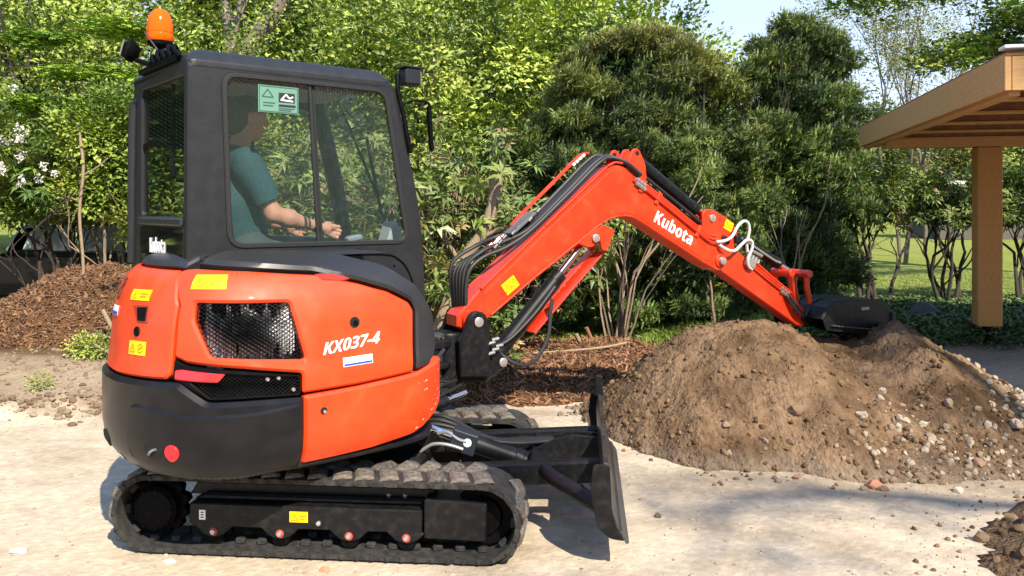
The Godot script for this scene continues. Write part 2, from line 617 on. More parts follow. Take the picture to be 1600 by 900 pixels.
# a lattice of thin wires laid on the hull inside a polygon
func lattice(s: Shape, poly: PackedVector2Array, off: float, dx: float, slope: float, w: float) -> void:
	var lo := Vector2(INF, INF); var hi := -lo
	for q in poly:
		lo = lo.min(q); hi = hi.max(q)
	var tall := hi.y - lo.y
	for dir in [-1, 1]:
		var x := lo.x - tall / slope
		while x < hi.x + tall / slope:
			var a := Vector2(x, lo.y)
			var b := Vector2(x + dir * tall / slope, hi.y)
			var strip := PackedVector2Array([a + Vector2(-w, 0), a + Vector2(w, 0), b + Vector2(w, 0), b + Vector2(-w, 0)])
			for bit in Geometry2D.intersect_polygons(strip, poly):
				var o: float = off + dir * 0.002
				var q := dense(ccw(bit), 0.1)
				var t := Geometry2D.triangulate_polygon(q)
				for k in range(0, t.size(), 3):
					var e := q[t[k]]; var f := q[t[k + 1]]; var g := q[t[k + 2]]
					if (f - e).cross(g - e) < 0.0:
						var hh := f
						f = g
						g = hh
					s.tri(hull(e.x, e.y, o), hull(f.x, f.y, o), hull(g.x, g.y, o))
				for i in q.size():
					var j := (i + 1) % q.size()
					s.quad(hull(q[i].x, q[i].y, o - 0.003), hull(q[j].x, q[j].y, o - 0.003), hull(q[j].x, q[j].y, o), hull(q[i].x, q[i].y, o))
			x += dx

# a yellow warning sticker with a triangle and a few dark marks
func sticker(called: String, parent: Node, place: Callable, w: float, h: float, xf: Transform3D, kind: int) -> void:
	var s := Shape.new()
	patch_of(s, place, Rect2(-w / 2, -h / 2, w, h), 0.0, 0.0015)
	var o := put(called, s.finish(), M.yellow, parent, xf)
	var k := Shape.new()
	var r := h * 0.33
	var c := Vector2(-w * 0.24, -h * 0.05)
	var tri := [c + Vector2(0, r), c + Vector2(-r, -r * 0.75), c + Vector2(r, -r * 0.75)]
	for i in 3:
		var a: Vector2 = tri[i]
		var b: Vector2 = tri[(i + 1) % 3]
		stroke(k, place, a, b, h * 0.05, 0.004)
	stroke(k, place, c + Vector2(0, r * 0.4), c + Vector2(0, -r * 0.25), h * 0.07, 0.004)
	if kind == 0:
		stroke(k, place, Vector2(w * 0.08, -h * 0.12), Vector2(w * 0.16, -h * 0.12), h * 0.1, 0.004)
		stroke(k, place, Vector2(w * 0.21, -h * 0.12), Vector2(w * 0.27, -h * 0.12), h * 0.1, 0.004)
		stroke(k, place, Vector2(w * 0.37, h * 0.12), Vector2(w * 0.37, -h * 0.2), h * 0.12, 0.004)
	elif kind == 1:
		for i in 12:
			var a := TAU * i / 12
			var b := TAU * (i + 1) / 12
			stroke(k, place, Vector2(w * 0.22 + cos(a) * h * 0.3, sin(a) * h * 0.3), Vector2(w * 0.22 + cos(b) * h * 0.3, sin(b) * h * 0.3), h * 0.05, 0.004)
		stroke(k, place, Vector2(w * 0.14, -h * 0.1), Vector2(w * 0.3, h * 0.12), h * 0.07, 0.004)
	else:
		stroke(k, place, Vector2(w * 0.05, h * 0.1), Vector2(w * 0.4, h * 0.1), h * 0.08, 0.004)
		stroke(k, place, Vector2(w * 0.05, -h * 0.14), Vector2(w * 0.35, -h * 0.14), h * 0.08, 0.004)
	put("sticker_print", k.finish(0.0), M.ink, o)

func patch_of(s: Shape, place: Callable, r: Rect2, z0: float, z1: float) -> void:
	var n := maxi(1, ceili(r.size.x / 0.03))
	for i in n:
		var a := r.position.x + r.size.x * i / n
		var b := r.position.x + r.size.x * (i + 1) / n
		var c := r.position.y
		var d := r.end.y
		for k in 4:
			var e := lerpf(c, d, k / 4.0)
			var f := lerpf(c, d, (k + 1) / 4.0)
			s.quad(place.call(a, e, z1), place.call(b, e, z1), place.call(b, f, z1), place.call(a, f, z1))
		s.quad(place.call(b, d, z0), place.call(a, d, z0), place.call(a, d, z1), place.call(b, d, z1))
		s.quad(place.call(a, c, z0), place.call(b, c, z0), place.call(b, c, z1), place.call(a, c, z1))
		if i == 0: s.quad(place.call(a, d, z0), place.call(a, c, z0), place.call(a, c, z1), place.call(a, d, z1))
		if i == n - 1: s.quad(place.call(b, c, z0), place.call(b, d, z0), place.call(b, d, z1), place.call(b, c, z1))

func stroke(s: Shape, place: Callable, a: Vector2, b: Vector2, w: float, z: float) -> void:
	var n := (b - a).orthogonal().normalized() * w / 2.0
	if a.distance_to(b) > 0.02:
		var m := a.lerp(b, 0.5)
		stroke(s, place, a, m, w, z)
		stroke(s, place, m, b, w, z)
		return
	s.quad(place.call(a.x - n.x, a.y - n.y, z), place.call(a.x + n.x, a.y + n.y, z), place.call(b.x + n.x, b.y + n.y, z), place.call(b.x - n.x, b.y - n.y, z))

func on_hull(u: float, y: float, off: float, lean := 0.0) -> Callable:
	return func(px: float, py: float, pz: float) -> Vector3: return hull(u + px, y + py + px * lean, off + pz)

func on_plane(xf: Transform3D) -> Callable:
	return func(px: float, py: float, pz: float) -> Vector3: return xf * Vector3(px, py, pz)

func build_excavator() -> void:
	make_plan()
	var ex := thing("mini_excavator", "orange tracked mini excavator with black cab, boom stretched out over the soil heap", "excavator", Vector3(-0.95, 0, -4.9))
	build_carriage(ex)
	build_house(ex)
	build_cab(ex)
	build_boom(ex)

# ---- tracks, frame, blade
func track_point(d: float, r: float, cx0: float, cx1: float, cy: float) -> Array:   # distance along a stadium of radius r -> [position, direction]
	var L := cx1 - cx0
	var total := 2.0 * L + TAU * r
	d = fposmod(d, total)
	if d < L: return [Vector2(cx1 - d, cy + r), Vector2(-1, 0)]
	d -= L
	if d < PI * r:
		var a := PI / 2 + d / r
		return [Vector2(cx0 + cos(a) * r, cy + sin(a) * r), Vector2(-sin(a), cos(a))]
	d -= PI * r
	if d < L: return [Vector2(cx0 + d, cy - r), Vector2(1, 0)]
	d -= L
	var b := -PI / 2 + d / r
	return [Vector2(cx1 + cos(b) * r, cy + sin(b) * r), Vector2(-sin(b), cos(b))]

func build_carriage(ex: Node3D) -> void:
	var rng := fresh(41)
	var cx0 := -0.855
	var cx1 := 0.865
	var r := 0.186     # middle of the belt
	var cy := 0.211
	var total := 2.0 * (cx1 - cx0) + TAU * r
	var lug := Shape.new()
	prism(lug, vec2s([-0.056, -0.014, 0.052, -0.014, 0.044, 0.004, 0.030, 0.014, -0.018, 0.014, -0.042, 0.004]), -0.072, 0.072, 0.010)
	var lug_mesh := lug.finish(30.0)
	for side in [1, -1]:
		var zc: float = 0.625 * side
		var s := Shape.new()
		var n := 120
		var prof := [[-0.15, -0.014], [-0.15, 0.010], [-0.135, 0.016], [0.135, 0.016], [0.15, 0.010], [0.15, -0.014]]
		for i in n:
			var a := track_point(total * i / n, r, cx0, cx1, cy)
			var b := track_point(total * (i + 1) / n, r, cx0, cx1, cy)
			var q := []
			for e in [a, b]:
				var nn := Vector2(e[1].y, -e[1].x)
				var ring := []
				for k in prof: ring.append(Vector3(e[0].x + nn.x * k[1], e[0].y + nn.y * k[1], zc + k[0]))
				q.append(ring)
			for k in prof.size():
				var j := (k + 1) % prof.size()
				s.quad(q[0][k], q[0][j], q[1][j], q[1][k])
			if i % 3 == 0:   # guide teeth on the inside of the belt
				var t := track_point(total * (i + 0.5) / n, r - 0.028, cx0, cx1, cy)
				var d: Vector2 = t[1]
				var bas := Basis(Vector3(d.x, d.y, 0), Vector3(-d.y, d.x, 0), Vector3(0, 0, 1))
				for o in [-0.055, 0.055]: box(s, Vector3(t[0].x, t[0].y, zc + o), Vector3(0.05, 0.03, 0.03), 0.006, bas)
			if i % 2 == 0:   # ribs on the outer lip
				var t := track_point(total * (i + 0.5) / n, r, cx0, cx1, cy)
				var d: Vector2 = t[1]
				box(s, Vector3(t[0].x, t[0].y, zc + 0.151 * side), Vector3(0.02, 0.022, 0.012), 0.003, Basis(Vector3(d.x, d.y, 0), Vector3(-d.y, d.x, 0), Vector3(0, 0, 1)))
		var belt := put("rubber_track", s.finish(), M.rubber, ex, LOW)
		var count := 38
		for i in count:
			for row in [0, 1]:
				var t := track_point(total * (i + 0.5 * row + rng.randf_range(-0.04, 0.04)) / count, r + 0.022, cx0, cx1, cy)
				var d: Vector2 = t[1]
				var nn := Vector2(d.y, -d.x)
				if t[0].y < 0.03: continue   # pressed into the sand
				var bas := Basis(Vector3(d.x, d.y, 0), Vector3(nn.x, nn.y, 0), Vector3(0, 0, -1)) * Basis(Vector3.UP, (0.30 if row == 0 else -0.30) + rng.randf_range(-0.05, 0.05))
				put("tread_lug", lug_mesh, (M.dusty if rng.randf() < 0.6 else M.dusty_b) if t[0].y > 0.12 else M.rubber, belt, Transform3D(bas, Vector3(t[0].x, t[0].y, zc + (0.069 if row == 0 else -0.069))))
		# the side frame and its wheels
		var f := Shape.new()
		var zf0: float = 0.53 if side > 0 else -0.72
		var zf1 := zf0 + 0.19
		var scallop := []
		var xs := [-0.53, -0.178, 0.183, 0.479]
		scallop.append_array([-0.66, 0.25, -0.66, 0.15])
		for x in xs:
			scallop.append_array([x - 0.10, 0.135, x - 0.055, 0.095, x - 0.02, 0.08, x + 0.02, 0.08, x + 0.055, 0.095, x + 0.10, 0.135])
		scallop.append_array([0.56, 0.14, 0.56, 0.25, -0.62, 0.255])
		prism(f, vec2s(scallop), zf0, zf1, 0.006)
		prism(f, vec2s([-0.66, 0.257, 0.56, 0.257, 0.56, 0.29, -0.6, 0.29]), zf0, zf1 - 0.05, 0.012)
		prism(f, vec2s([-0.7, 0.27, 0.6, 0.27, 0.62, 0.335, -0.66, 0.335]), zf0 + 0.03, zf1 - 0.09, 0.006)
		var fr := put("track_frame", f.finish(), M.frame, ex, LOW)
		var g := Shape.new()
		prism(g, round_poly(vec2s([0.573, 0.115, 0.885, 0.108, 0.89, 0.30, 0.573, 0.312]), 0.012), zf0 - 0.004, zf1 + 0.012, 0.006)
		put("tensioner_cover", g.finish(), M.frame, fr)
		for k in 3:
			var hole := Shape.new()
			rod(hole, Vector3(0.69 + 0.07 * k, 0.128, zf1 + 0.0125), Vector3(0.69 + 0.07 * k, 0.128, zf1 + 0.0145), 0.006)
			if side > 0: put("cover_hole", hole.finish(), M.void, fr)
		var outer := zf1 if side > 0 else zf0
		for x in xs:
			var w := Shape.new()
			lathe(w, [0.0, -0.085, 0.045, -0.085, 0.05, -0.08, 0.05, -0.05, 0.03, -0.045, 0.03, 0.045, 0.05, 0.05, 0.05, 0.08, 0.045, 0.085, 0.0, 0.085], Transform3D(Basis(Vector3.RIGHT, PI / 2), Vector3(x, 0.088, zc)))
			put("track_roller", w.finish(), M.black, fr)
			var b := Shape.new()
			lathe(b, [0.016, 0.0, 0.016, 0.008, 0.012, 0.016, 0.0, 0.018], along(Vector3(x, 0.112, outer), Vector3(0, 0, side)), 10)
			var bolt := put("roller_bolt", b.finish(), M.bolt, fr)
			var c := Shape.new()
			lathe(c, [0.022, 0.0, 0.021, 0.004, 0.012, 0.0045], along(Vector3(x, 0.110, outer), Vector3(0, 0, side)), 12)
			put("bolt_washer", c.finish(), M.red_cap, bolt)
		var sp := Shape.new()
		var teeth := PackedVector2Array()
		for i in 36:
			var a := TAU * i / 36
			var rr := 0.158 if (i % 3) != 0 else 0.132
			teeth.append(Vector2(cx0 + cos(a) * rr, cy + sin(a) * rr))
		prism(sp, teeth, zc - 0.03, zc + 0.03, 0.005)
		lathe(sp, [0.0, 0.0, 0.112, 0.0, 0.118, 0.012, 0.118, 0.05, 0.1, 0.07, 0.05, 0.078, 0.0, 0.078], along(Vector3(cx0, cy, zc + 0.03 * side), Vector3(0, 0, side)), 28)
		for i in 9:
			var a := TAU * i / 9
			rod(sp, Vector3(cx0 + cos(a) * 0.095, cy + sin(a) * 0.095, zc + 0.08 * side), Vector3(cx0 + cos(a) * 0.095, cy + sin(a) * 0.095, zc + 0.105 * side), 0.011, 6)
		put("drive_sprocket", sp.finish(), M.black, ex, LOW)
		var idl := Shape.new()
		lathe(idl, [0.0, -0.045, 0.09, -0.045, 0.1, -0.02, 0.15, -0.02, 0.158, -0.012, 0.158, 0.012, 0.15, 0.02, 0.1, 0.02, 0.09, 0.045, 0.0, 0.045], Transform3D(Basis(Vector3.RIGHT, PI / 2), Vector3(cx1, cy, zc)), 32)
		put("idler_wheel", idl.finish(), M.black, ex, LOW)
		if side > 0:
			var lab := Shape.new()
			box(lab, Vector3(-0.59, 0.195, zf1 + 0.001), Vector3(0.034, 0.05, 0.002), 0.0005)
			var lb := put("part_label", lab.finish(), M.white, fr)
			var ln := Shape.new()
			for k in 3: box(ln, Vector3(-0.59, 0.208 - 0.013 * k, zf1 + 0.0025), Vector3(0.016, 0.006, 0.001), 0.0002)
			put("label_print", ln.finish(), M.black_ink, lb)
			sticker("warning_sticker", fr, on_plane(Transform3D(Basis(), Vector3(-0.078, 0.2, zf1 + 0.001))), 0.096, 0.054, Transform3D(), 2)
			var gb := Shape.new()
			lathe(gb, [0.014, 0.0, 0.012, 0.012, 0.006, 0.015, 0.0, 0.018], along(Vector3(0.026, 0.171, zf1), Vector3(0, 0, 1)), 6)
			put("grease_bolt", gb.finish(), M.bolt, fr)
			for k in 2:
				var t := Shape.new()
				lathe(t, [0.014, 0.0, 0.012, 0.016, 0.0, 0.018], along(Vector3(0.37 + 0.085 * k, 0.29, zf1 - 0.09), Vector3(0, 1, 0.3)), 6)
				put("top_bolt", t.finish(), M.bolt, fr)
	# the middle of the carriage
	var mid := Shape.new()
	box(mid, Vector3(0.0, 0.33, 0), Vector3(0.95, 0.13, 0.7), 0.03)
	box(mid, Vector3(-0.35, 0.3, 0), Vector3(0.22, 0.1, 1.06), 0.02)
	box(mid, Vector3(0.35, 0.3, 0), Vector3(0.22, 0.1, 1.06), 0.02)
	put("carriage_frame", mid.finish(), M.frame, ex, LOW)
	var ring := Shape.new()
	lathe(ring, [0.0, 0.39, 0.42, 0.39, 0.42, 0.43, 0.36, 0.435, 0.36, 0.5, 0.4, 0.505, 0.4, 0.56, 0.0, 0.56], Transform3D(), 40)
	put("slewing_ring", ring.finish(), M.black, ex, LOW)
	# dozer blade
	var bl := Shape.new()
	var face := vec2s([1.585, 0.165, 1.545, 0.215, 1.512, 0.30, 1.50, 0.38, 1.492, 0.46, 1.495, 0.53, 1.47, 0.535, 1.455, 0.46, 1.46, 0.37, 1.478, 0.28, 1.515, 0.20, 1.565, 0.155])
	prism(bl, face, -0.775, 0.775, 0.004)
	var blade := put("dozer_blade", bl.finish(), M.blade, ex, LOW)
	var eg := Shape.new()
	prism(eg, vec2s([1.595, 0.148, 1.56, 0.205, 1.548, 0.2, 1.58, 0.143]), -0.777, 0.777, 0.002)
	put("cutting_edge", eg.finish(), M.steel, blade)
	for z in [0.777, -0.787]:
		var g := Shape.new()
		prism(g, round_poly(vec2s([1.575, 0.16, 1.53, 0.23, 1.51, 0.32, 1.50, 0.53, 1.42, 0.53, 1.405, 0.40, 1.44, 0.22, 1.50, 0.17]), 0.02), z, z + 0.012, 0.003)
		put("blade_end_plate", g.finish(), M.frame, blade)
	var post := Shape.new()
	prism(post, round_poly(vec2s([1.44, 0.52, 1.505, 0.52, 1.50, 0.66, 1.45, 0.66]), 0.015), -0.76, -0.70, 0.008)
	put("blade_post", post.finish(), M.frame, blade)
	var arms := Shape.new()
	for z in [0.33, -0.33]:
		bar(arms, Vector3(0.5, 0.30, z), Vector3(1.47, 0.36, z), 0.08, 0.12, 0.012)
	bar(arms, Vector3(1.14, 0.335, -0.33), Vector3(1.14, 0.335, 0.33), 0.14, 0.09, 0.012)
	put("blade_arm", arms.finish(), M.frame, ex, LOW)
	var br := Shape.new()
	tube(br, PackedVector3Array([Vector3(1.16, 0.36, 0.34), Vector3(1.2, 0.345, 0.42), Vector3(1.47, 0.275, 0.66)]), 0.042, 16)
	put("blade_brace", br.finish(), M.frame, ex, LOW)
	for z in [-0.05, 0.05]:
		var lg := Shape.new()
		prism(lg, round_poly(vec2s([1.0, 0.34, 1.04, 0.27, 1.47, 0.30, 1.47, 0.46, 1.30, 0.47, 1.20, 0.44]), 0.03), z - 0.012, z + 0.012, 0.003)
		put("cylinder_lug", lg.finish(), M.frame, ex, LOW)
	var a := Vector3(0.60, 0.47, 0.12)
	var b := Vector3(1.07, 0.325, 0.12)
	var d := (b - a).normalized()
	var cyl := Shape.new()
	rod(cyl, a + d * 0.10, b - d * 0.02, 0.052, 20, 0.006)
	rod(cyl, a + d * 0.40, a + d * 0.45, 0.058, 20, 0.004)
	var cm := put("blade_cylinder", cyl.finish(), M.frame, ex, LOW)
	var bk := Shape.new()
	bar(bk, a + d * 0.02, a + d * 0.17, 0.12, 0.12, 0.006)
	put("valve_block", bk.finish(), plain(Color(0.02, 0.025, 0.035), 0.4), cm)
	var cap := Shape.new()
	lathe(cap, [0.024, 0.0, 0.024, 0.003, 0.0, 0.003], along(a + d * 0.12 + Vector3(0, 0.01, 0.06), Vector3(0, 0, 1)), 16)
	put("round_sticker", cap.finish(), M.white, cm)
	var rd := Shape.new()
	rod(rd, a - d * 0.12, a + d * 0.03, 0.026, 14)
	put("piston_rod", rd.finish(), M.chrome, cm)
	var pin := Shape.new()
	lathe(pin, [0.0, -0.02, 0.034, -0.02, 0.034, 0.006, 0.026, 0.012, 0.014, 0.012, 0.012, 0.006, 0.0, 0.006], along(b + Vector3(0.04, -0.01, 0.06), Vector3(0, 0, 1)), 18)
	put("pivot_pin", pin.finish(), M.bolt, cm)
	var bs := Shape.new()
	lathe(bs, [0.0, -0.02, 0.04, -0.02, 0.04, 0.0, 0.02, 0.0, 0.018, -0.008, 0.0, -0.008], along(Vector3(0.46, 0.47, 0.2), Vector3(0, 0, 1)), 18)
	put("pivot_boss", bs.finish(), M.frame, ex, LOW)
	var pp := Shape.new()
	tube(pp, smooth_path([Vector3(0.33, 0.345, 0.2), Vector3(0.39, 0.352, 0.2), Vector3(0.455, 0.40, 0.2), Vector3(0.52, 0.437, 0.2), Vector3(0.60, 0.437, 0.2), Vector3(0.69, 0.41, 0.19)]), 0.0105, 10)
	put("steel_pipe", pp.finish(), M.silver, ex, LOW)
	var nut := Shape.new()
	rod(nut, Vector3(0.30, 0.343, 0.2), Vector3(0.345, 0.347, 0.2), 0.017, 8)
	put("pipe_nut", nut.finish(), M.black, ex, LOW)
	var pp2 := Shape.new()
	tube(pp2, smooth_path([Vector3(0.54, 0.487, 0.16), Vector3(0.60, 0.50, 0.17), Vector3(0.66, 0.465, 0.18), Vector3(0.71, 0.45, 0.18)]), 0.009, 8)
	put("steel_pipe", pp2.finish(), M.silver, ex, LOW)
	var hs := Shape.new()
	for k in 4:
		tube(hs, smooth_path([Vector3(0.30 + 0.03 * k, 0.50, 0.1 - 0.07 * k), Vector3(0.55, 0.49 + 0.015 * k, 0.08 - 0.04 * k), Vector3(0.8, 0.42 - 0.01 * k, 0.02 - 0.05 * k), Vector3(1.0, 0.40, -0.03 * k), Vector3(1.2, 0.42, -0.02 * k)]), 0.012, 8)
	put("hydraulic_hose", hs.finish(), M.hose, ex, LOW)
func build_house(ex: Node3D) -> void:
	# dark inner body
	var core := Shape.new()
	var ys := [0.53, 0.60, 0.75, 1.0, 1.25, 1.4, 1.46]
	var u0 := plan_lo + 0.02
	var u1 := plan_lo + plan_step * (plan_p.size() - 3)
	var n := 90
	for i in n:
		var a := lerpf(u0, u1, float(i) / n)
		var b := lerpf(u0, u1, float(i + 1) / n)
		for j in ys.size() - 1:
			core.quad(hull(a, ys[j], -0.15), hull(b, ys[j], -0.15), hull(b, ys[j + 1], -0.15), hull(a, ys[j + 1], -0.15))
		core.tri(Vector3(-0.4, 0.53, 0), hull(b, 0.53, -0.15), hull(a, 0.53, -0.15))
		core.tri(Vector3(-0.4, 1.46, 0), hull(a, 1.46, -0.15), hull(b, 1.46, -0.15))
	for j in ys.size() - 1:
		core.quad(hull(u1, ys[j], -0.15), hull(u0, ys[j], -0.15), hull(u0, ys[j + 1], -0.15), hull(u1, ys[j + 1], -0.15))
	put("house_core", core.finish(), M.void, ex, UPP)
	var floor := Shape.new()
	var base := PackedVector2Array()
	for i in range(4, plan_p.size() - 4, 6): base.append(Vector2(plan_p[i].x, -plan_p[i].y) * 0.93)
	prism(floor, base, 0.53, 0.565, 0.01, Transform3D(Basis(Vector3.RIGHT, -PI / 2), Vector3.ZERO))
	put("floor_plate", floor.finish(), M.frame, ex, UPP)

	# bodywork
	var door := panel_part("tail_door", [-0.55, 1.487, 0.395, 1.487, 0.432, 1.47, 0.498, 1.331, 0.49, 1.013, 0.467, 0.991, 0.313, 0.985, 0.05, 0.975, -0.5, 0.975, -0.55, 1.0], M.orange, ex, 0.0, 0.05, 0.010)
	panel_part("top_cover", [-0.62, 1.497, 0.36, 1.497, 0.43, 1.492, 0.47, 1.53, 0.44, 1.567, -0.62, 1.567], M.trim, ex, 0.012, 0.06, 0.012)
	var grille := vec2s([0.597, 1.345, 1.065, 1.335, 1.135, 1.06, 0.693, 1.095, 0.602, 1.259])
	var side := panel_part("side_panel", [0.413, 1.482, 0.44, 1.492, 0.512, 1.497, 0.864, 1.485, 1.216, 1.458, 1.451, 1.402, 1.604, 1.352, 1.74, 1.285, 1.764, 1.242, 1.738, 0.926, 1.406, 0.908, 1.115, 0.903, 1.115, 1.0, 0.846, 1.041, 0.575, 1.07, 0.508, 1.095, 0.512, 1.33], M.orange, ex, 0.002, 0.05, 0.012, 0.014, round_poly(grille, 0.02))
	panel_part("hood_trim", [0.49, 1.512, 0.864, 1.497, 1.216, 1.470, 1.451, 1.414, 1.612, 1.364, 1.75, 1.297, 1.776, 1.245, 1.750, 0.934, 1.84, 0.95, 1.90, 0.98, 1.95, 1.05, 1.94, 1.21, 1.81, 1.37, 1.63, 1.482, 1.37, 1.552, 1.0, 1.566, 0.6, 1.566, 0.55, 1.55], M.trim, ex, 0.014, 0.06, 0.012, 0.02)
	var roof := Shape.new()   # the shelf between the trim and the cab wall
	for i in 40:
		var a := lerpf(0.45, 2.0, i / 40.0)
		var b := lerpf(0.45, 2.0, (i + 1) / 40.0)
		roof.quad(hull(a, 1.545, -0.01), hull(b, 1.545, -0.01), hull(b, 1.569, -0.01), hull(a, 1.569, -0.01))
	put("hood_shelf", roof.finish(), M.trim, ex, UPP)
	panel_part("front_skirt", [1.120, 0.888, 1.406, 0.897, 1.713, 0.915, 1.75, 0.918, 1.84, 0.937, 2.0, 0.957, 2.10, 0.95, 2.14, 0.83, 2.08, 0.75, 1.95, 0.675, 1.75, 0.59, 1.5, 0.562, 1.3, 0.556, 1.122, 0.552], M.orange, ex, 0.008, 0.05, 0.014, 0.014)
	var chips := Shape.new()   # pale scuffs along the front edge of the skirt
	var cr := fresh(78)
	for k in 90:
		var t := cr.randf()
		var cu := lerpf(1.75, 2.13, sqrt(t)) - 0.05 * cr.randf()
		var cy := clampf(lerpf(0.61, 0.93, pow(cr.randf(), 1.6)), 0.58 + 0.28 * maxf(0.0, (cu - 1.72) / 0.4), 0.94)
		var rr := 0.0015 + 0.005 * pow(cr.randf(), 3.0)
		stroke(chips, on_hull(cu, cy, 0.008), Vector2(-rr, 0), Vector2(rr * 1.5, rr * cr.randf()), rr * 1.3, 0.0012)
	var cho := put("paint_scuffs", chips.finish(0.0), plain(Color(0.62, 0.42, 0.33), 0.8), ex, UPP)
	tag(cho, "", "", "", "stuff")
	panel_part("left_panel", [-0.57, 0.60, -0.57, 1.49, -1.5, 1.49, -1.9, 1.3, -2.0, 0.6], M.orange, ex, 0.0, 0.05)
	var bump := panel_part("counterweight", [-0.9, 0.962, 0.115, 0.966, 0.467, 0.978, 0.55, 0.982, 0.69, 0.893, 0.9, 0.893, 1.112, 0.886, 1.112, 0.552, 0.85, 0.516, 0.6, 0.52, 0.2, 0.515, -0.9, 0.515], M.bumper, ex, 0.022, 0.10, 0.02, 0.02)
	panel_part("counterweight_step", [0.255, 0.855, 0.32, 0.868, 0.62, 0.838, 0.9, 0.842, 1.108, 0.866, 1.108, 0.585, 0.85, 0.556, 0.62, 0.552, 0.3, 0.562, 0.225, 0.66], M.bumper, bump, 0.034, 0.03, 0.012, 0.03, PackedVector2Array(), Transform3D())
	# vent with red lens above the counterweight
	var vent := round_poly(vec2s([0.605, 0.985, 0.77, 1.018, 1.092, 0.982, 1.092, 0.905, 0.9, 0.914, 0.70, 0.914]), 0.012)
	var vf := panel_part("vent_frame", [0.512, 1.083, 0.575, 1.058, 0.846, 1.029, 1.104, 0.99, 1.104, 0.895, 0.9, 0.903, 0.69, 0.903, 0.56, 0.978, 0.512, 0.99], M.black, ex, 0.006, 0.05, 0.006, 0.01, vent)
	var lat := Shape.new()
	lattice(lat, vent, -0.012, 0.022, 0.75, 0.0022)
	put("vent_mesh", lat.finish(0.0), M.frame, vf)
	var vb := Shape.new()
	panel(vb, inset_poly(ccw(vent), -0.03), -0.06, 0.02, 0.004)
	put("vent_back", vb.finish(), M.black, vf)
	var vs := Shape.new()
	for k in 3: lathe(vs, [0.010, 0.0, 0.008, 0.01, 0.0, 0.012], along(hull([0.95, 1.0, 1.07][k], [0.985, 0.987, 0.925][k], -0.01), Vector3(0, 0, 1)), 8)
	put("vent_screw", vs.finish(), M.bolt, vf)
	panel_part("red_reflector", [0.528, 1.034, 0.56, 1.040, 0.765, 1.020, 0.735, 0.985, 0.56, 0.992, 0.530, 0.995], M.redlens, vf, 0.016, 0.02, 0.005, 0.008, PackedVector2Array(), Transform3D())
	# engine grille: expanded metal over dark machinery
	var gm := Shape.new()
	lattice(gm, inset_poly(ccw(grille), -0.008), -0.022, 0.030, 0.62, 0.0026)
	put("grille_mesh", gm.finish(0.0), M.frame, side)
	var eng := Shape.new()
	var r := fresh(77)
	for k in 26:
		var u := r.randf_range(0.62, 1.1)
		var y := r.randf_range(1.06, 1.32)
		var p := hull(u, y, -0.075 - r.randf() * 0.03)
		if k % 3 == 0: rod(eng, p, p + Vector3(0, r.randf_range(0.06, 0.2), 0.0), r.randf_range(0.008, 0.02), 10)
		else: box(eng, p, Vector3(r.randf_range(0.02, 0.09), r.randf_range(0.02, 0.14), 0.03), 0.006)
	var fin := Shape.new()
	for k in 34: box(fin, hull(0.65 + 0.0135 * k, 1.19 + 0.03 * sin(k * 1.7), -0.062), Vector3(0.006, 0.20 + 0.05 * sin(k * 0.9), 0.012), 0.001)
	for k in 7: box(fin, hull(0.68 + 0.062 * k, 1.28 - 0.03 * (k % 3), -0.056), Vector3(0.035, 0.05, 0.012), 0.004)
	put("cooling_fins", fin.finish(), plain(gray(0.85), 0.4), side)
	put("engine_parts", eng.finish(), grained(Color(0.22, 0.22, 0.22), Color(0.85, 0.85, 0.83), 0.45, 5.0, 31, 0.02, 0.1), side)
	var pipe := Shape.new()
	tube(pipe, smooth_path([hull(0.86, 1.24, -0.07), hull(0.90, 1.265, -0.06), hull(0.98, 1.262, -0.06), hull(1.04, 1.25, -0.06), hull(1.075, 1.20, -0.07)]), 0.010, 8)
	put("engine_pipe", pipe.finish(), M.silver, side)
	# small fittings
	panel_part("handle_recess", [1.215, 1.452, 1.26, 1.456, 1.36, 1.445, 1.412, 1.425, 1.36, 1.414, 1.25, 1.424], M.darkred, side, 0.006, 0.02, 0.004, 0.01, PackedVector2Array(), Transform3D())
	for it in [[1.397, 1.212, 0.028, "round_socket"], [1.216, 0.807, 0.018, "bolt_socket"]]:
		var off := 0.004 if it[1] > 1.0 else 0.010
		var ring := PackedVector2Array()
		for k in 20: ring.append(Vector2(it[0] + cos(TAU * k / 20) * it[2], it[1] + sin(TAU * k / 20) * it[2]))
		var c := Shape.new()
		panel(c, ring, off, 0.004, 0.001)
		var o := put(it[3], c.finish(), M.void, ex, UPP)
		var d := Shape.new()
		var q := hull(it[0] + 0.003, it[1] - 0.004, off + 0.001)
		lathe(d, [it[2] * 0.5, 0.0, it[2] * 0.45, 0.004, 0.0, 0.004], along(q, Vector3(0, 0, 1)), 12)
		put("socket_bolt", d.finish(), M.black if it[1] > 1.0 else M.bolt, o)
	put("model_lettering", letters("KX037-4", 0.057, 0.003, on_hull(1.378, 1.112, 0.003, 0.09), 0.28, true, 1.05), M.white, side)
	var la := Shape.new()
	patch_of(la, on_hull(1.405, 1.025, 0.003, 0.02), Rect2(-0.082, -0.022, 0.164, 0.044), 0.0, 0.0015)
	var lab := put("white_label", la.finish(), M.white, side)
	var lb := Shape.new()
	patch_of(lb, on_hull(1.405, 1.025, 0.0048, 0.02), Rect2(-0.078, -0.019, 0.156, 0.010), 0.0, 0.0008)
	put("label_band", lb.finish(), M.blue, lab)
	sticker("warning_sticker", side, on_hull(0.655, 1.432, 0.003), 0.20, 0.062, Transform3D(), 0)
	sticker("warning_sticker", door, on_hull(0.20, 1.36, 0.002, 0.03), 0.185, 0.05, Transform3D(), 2)
	sticker("warning_sticker", door, on_hull(0.245, 1.115, 0.002, 0.03), 0.15, 0.066, Transform3D(), 1)
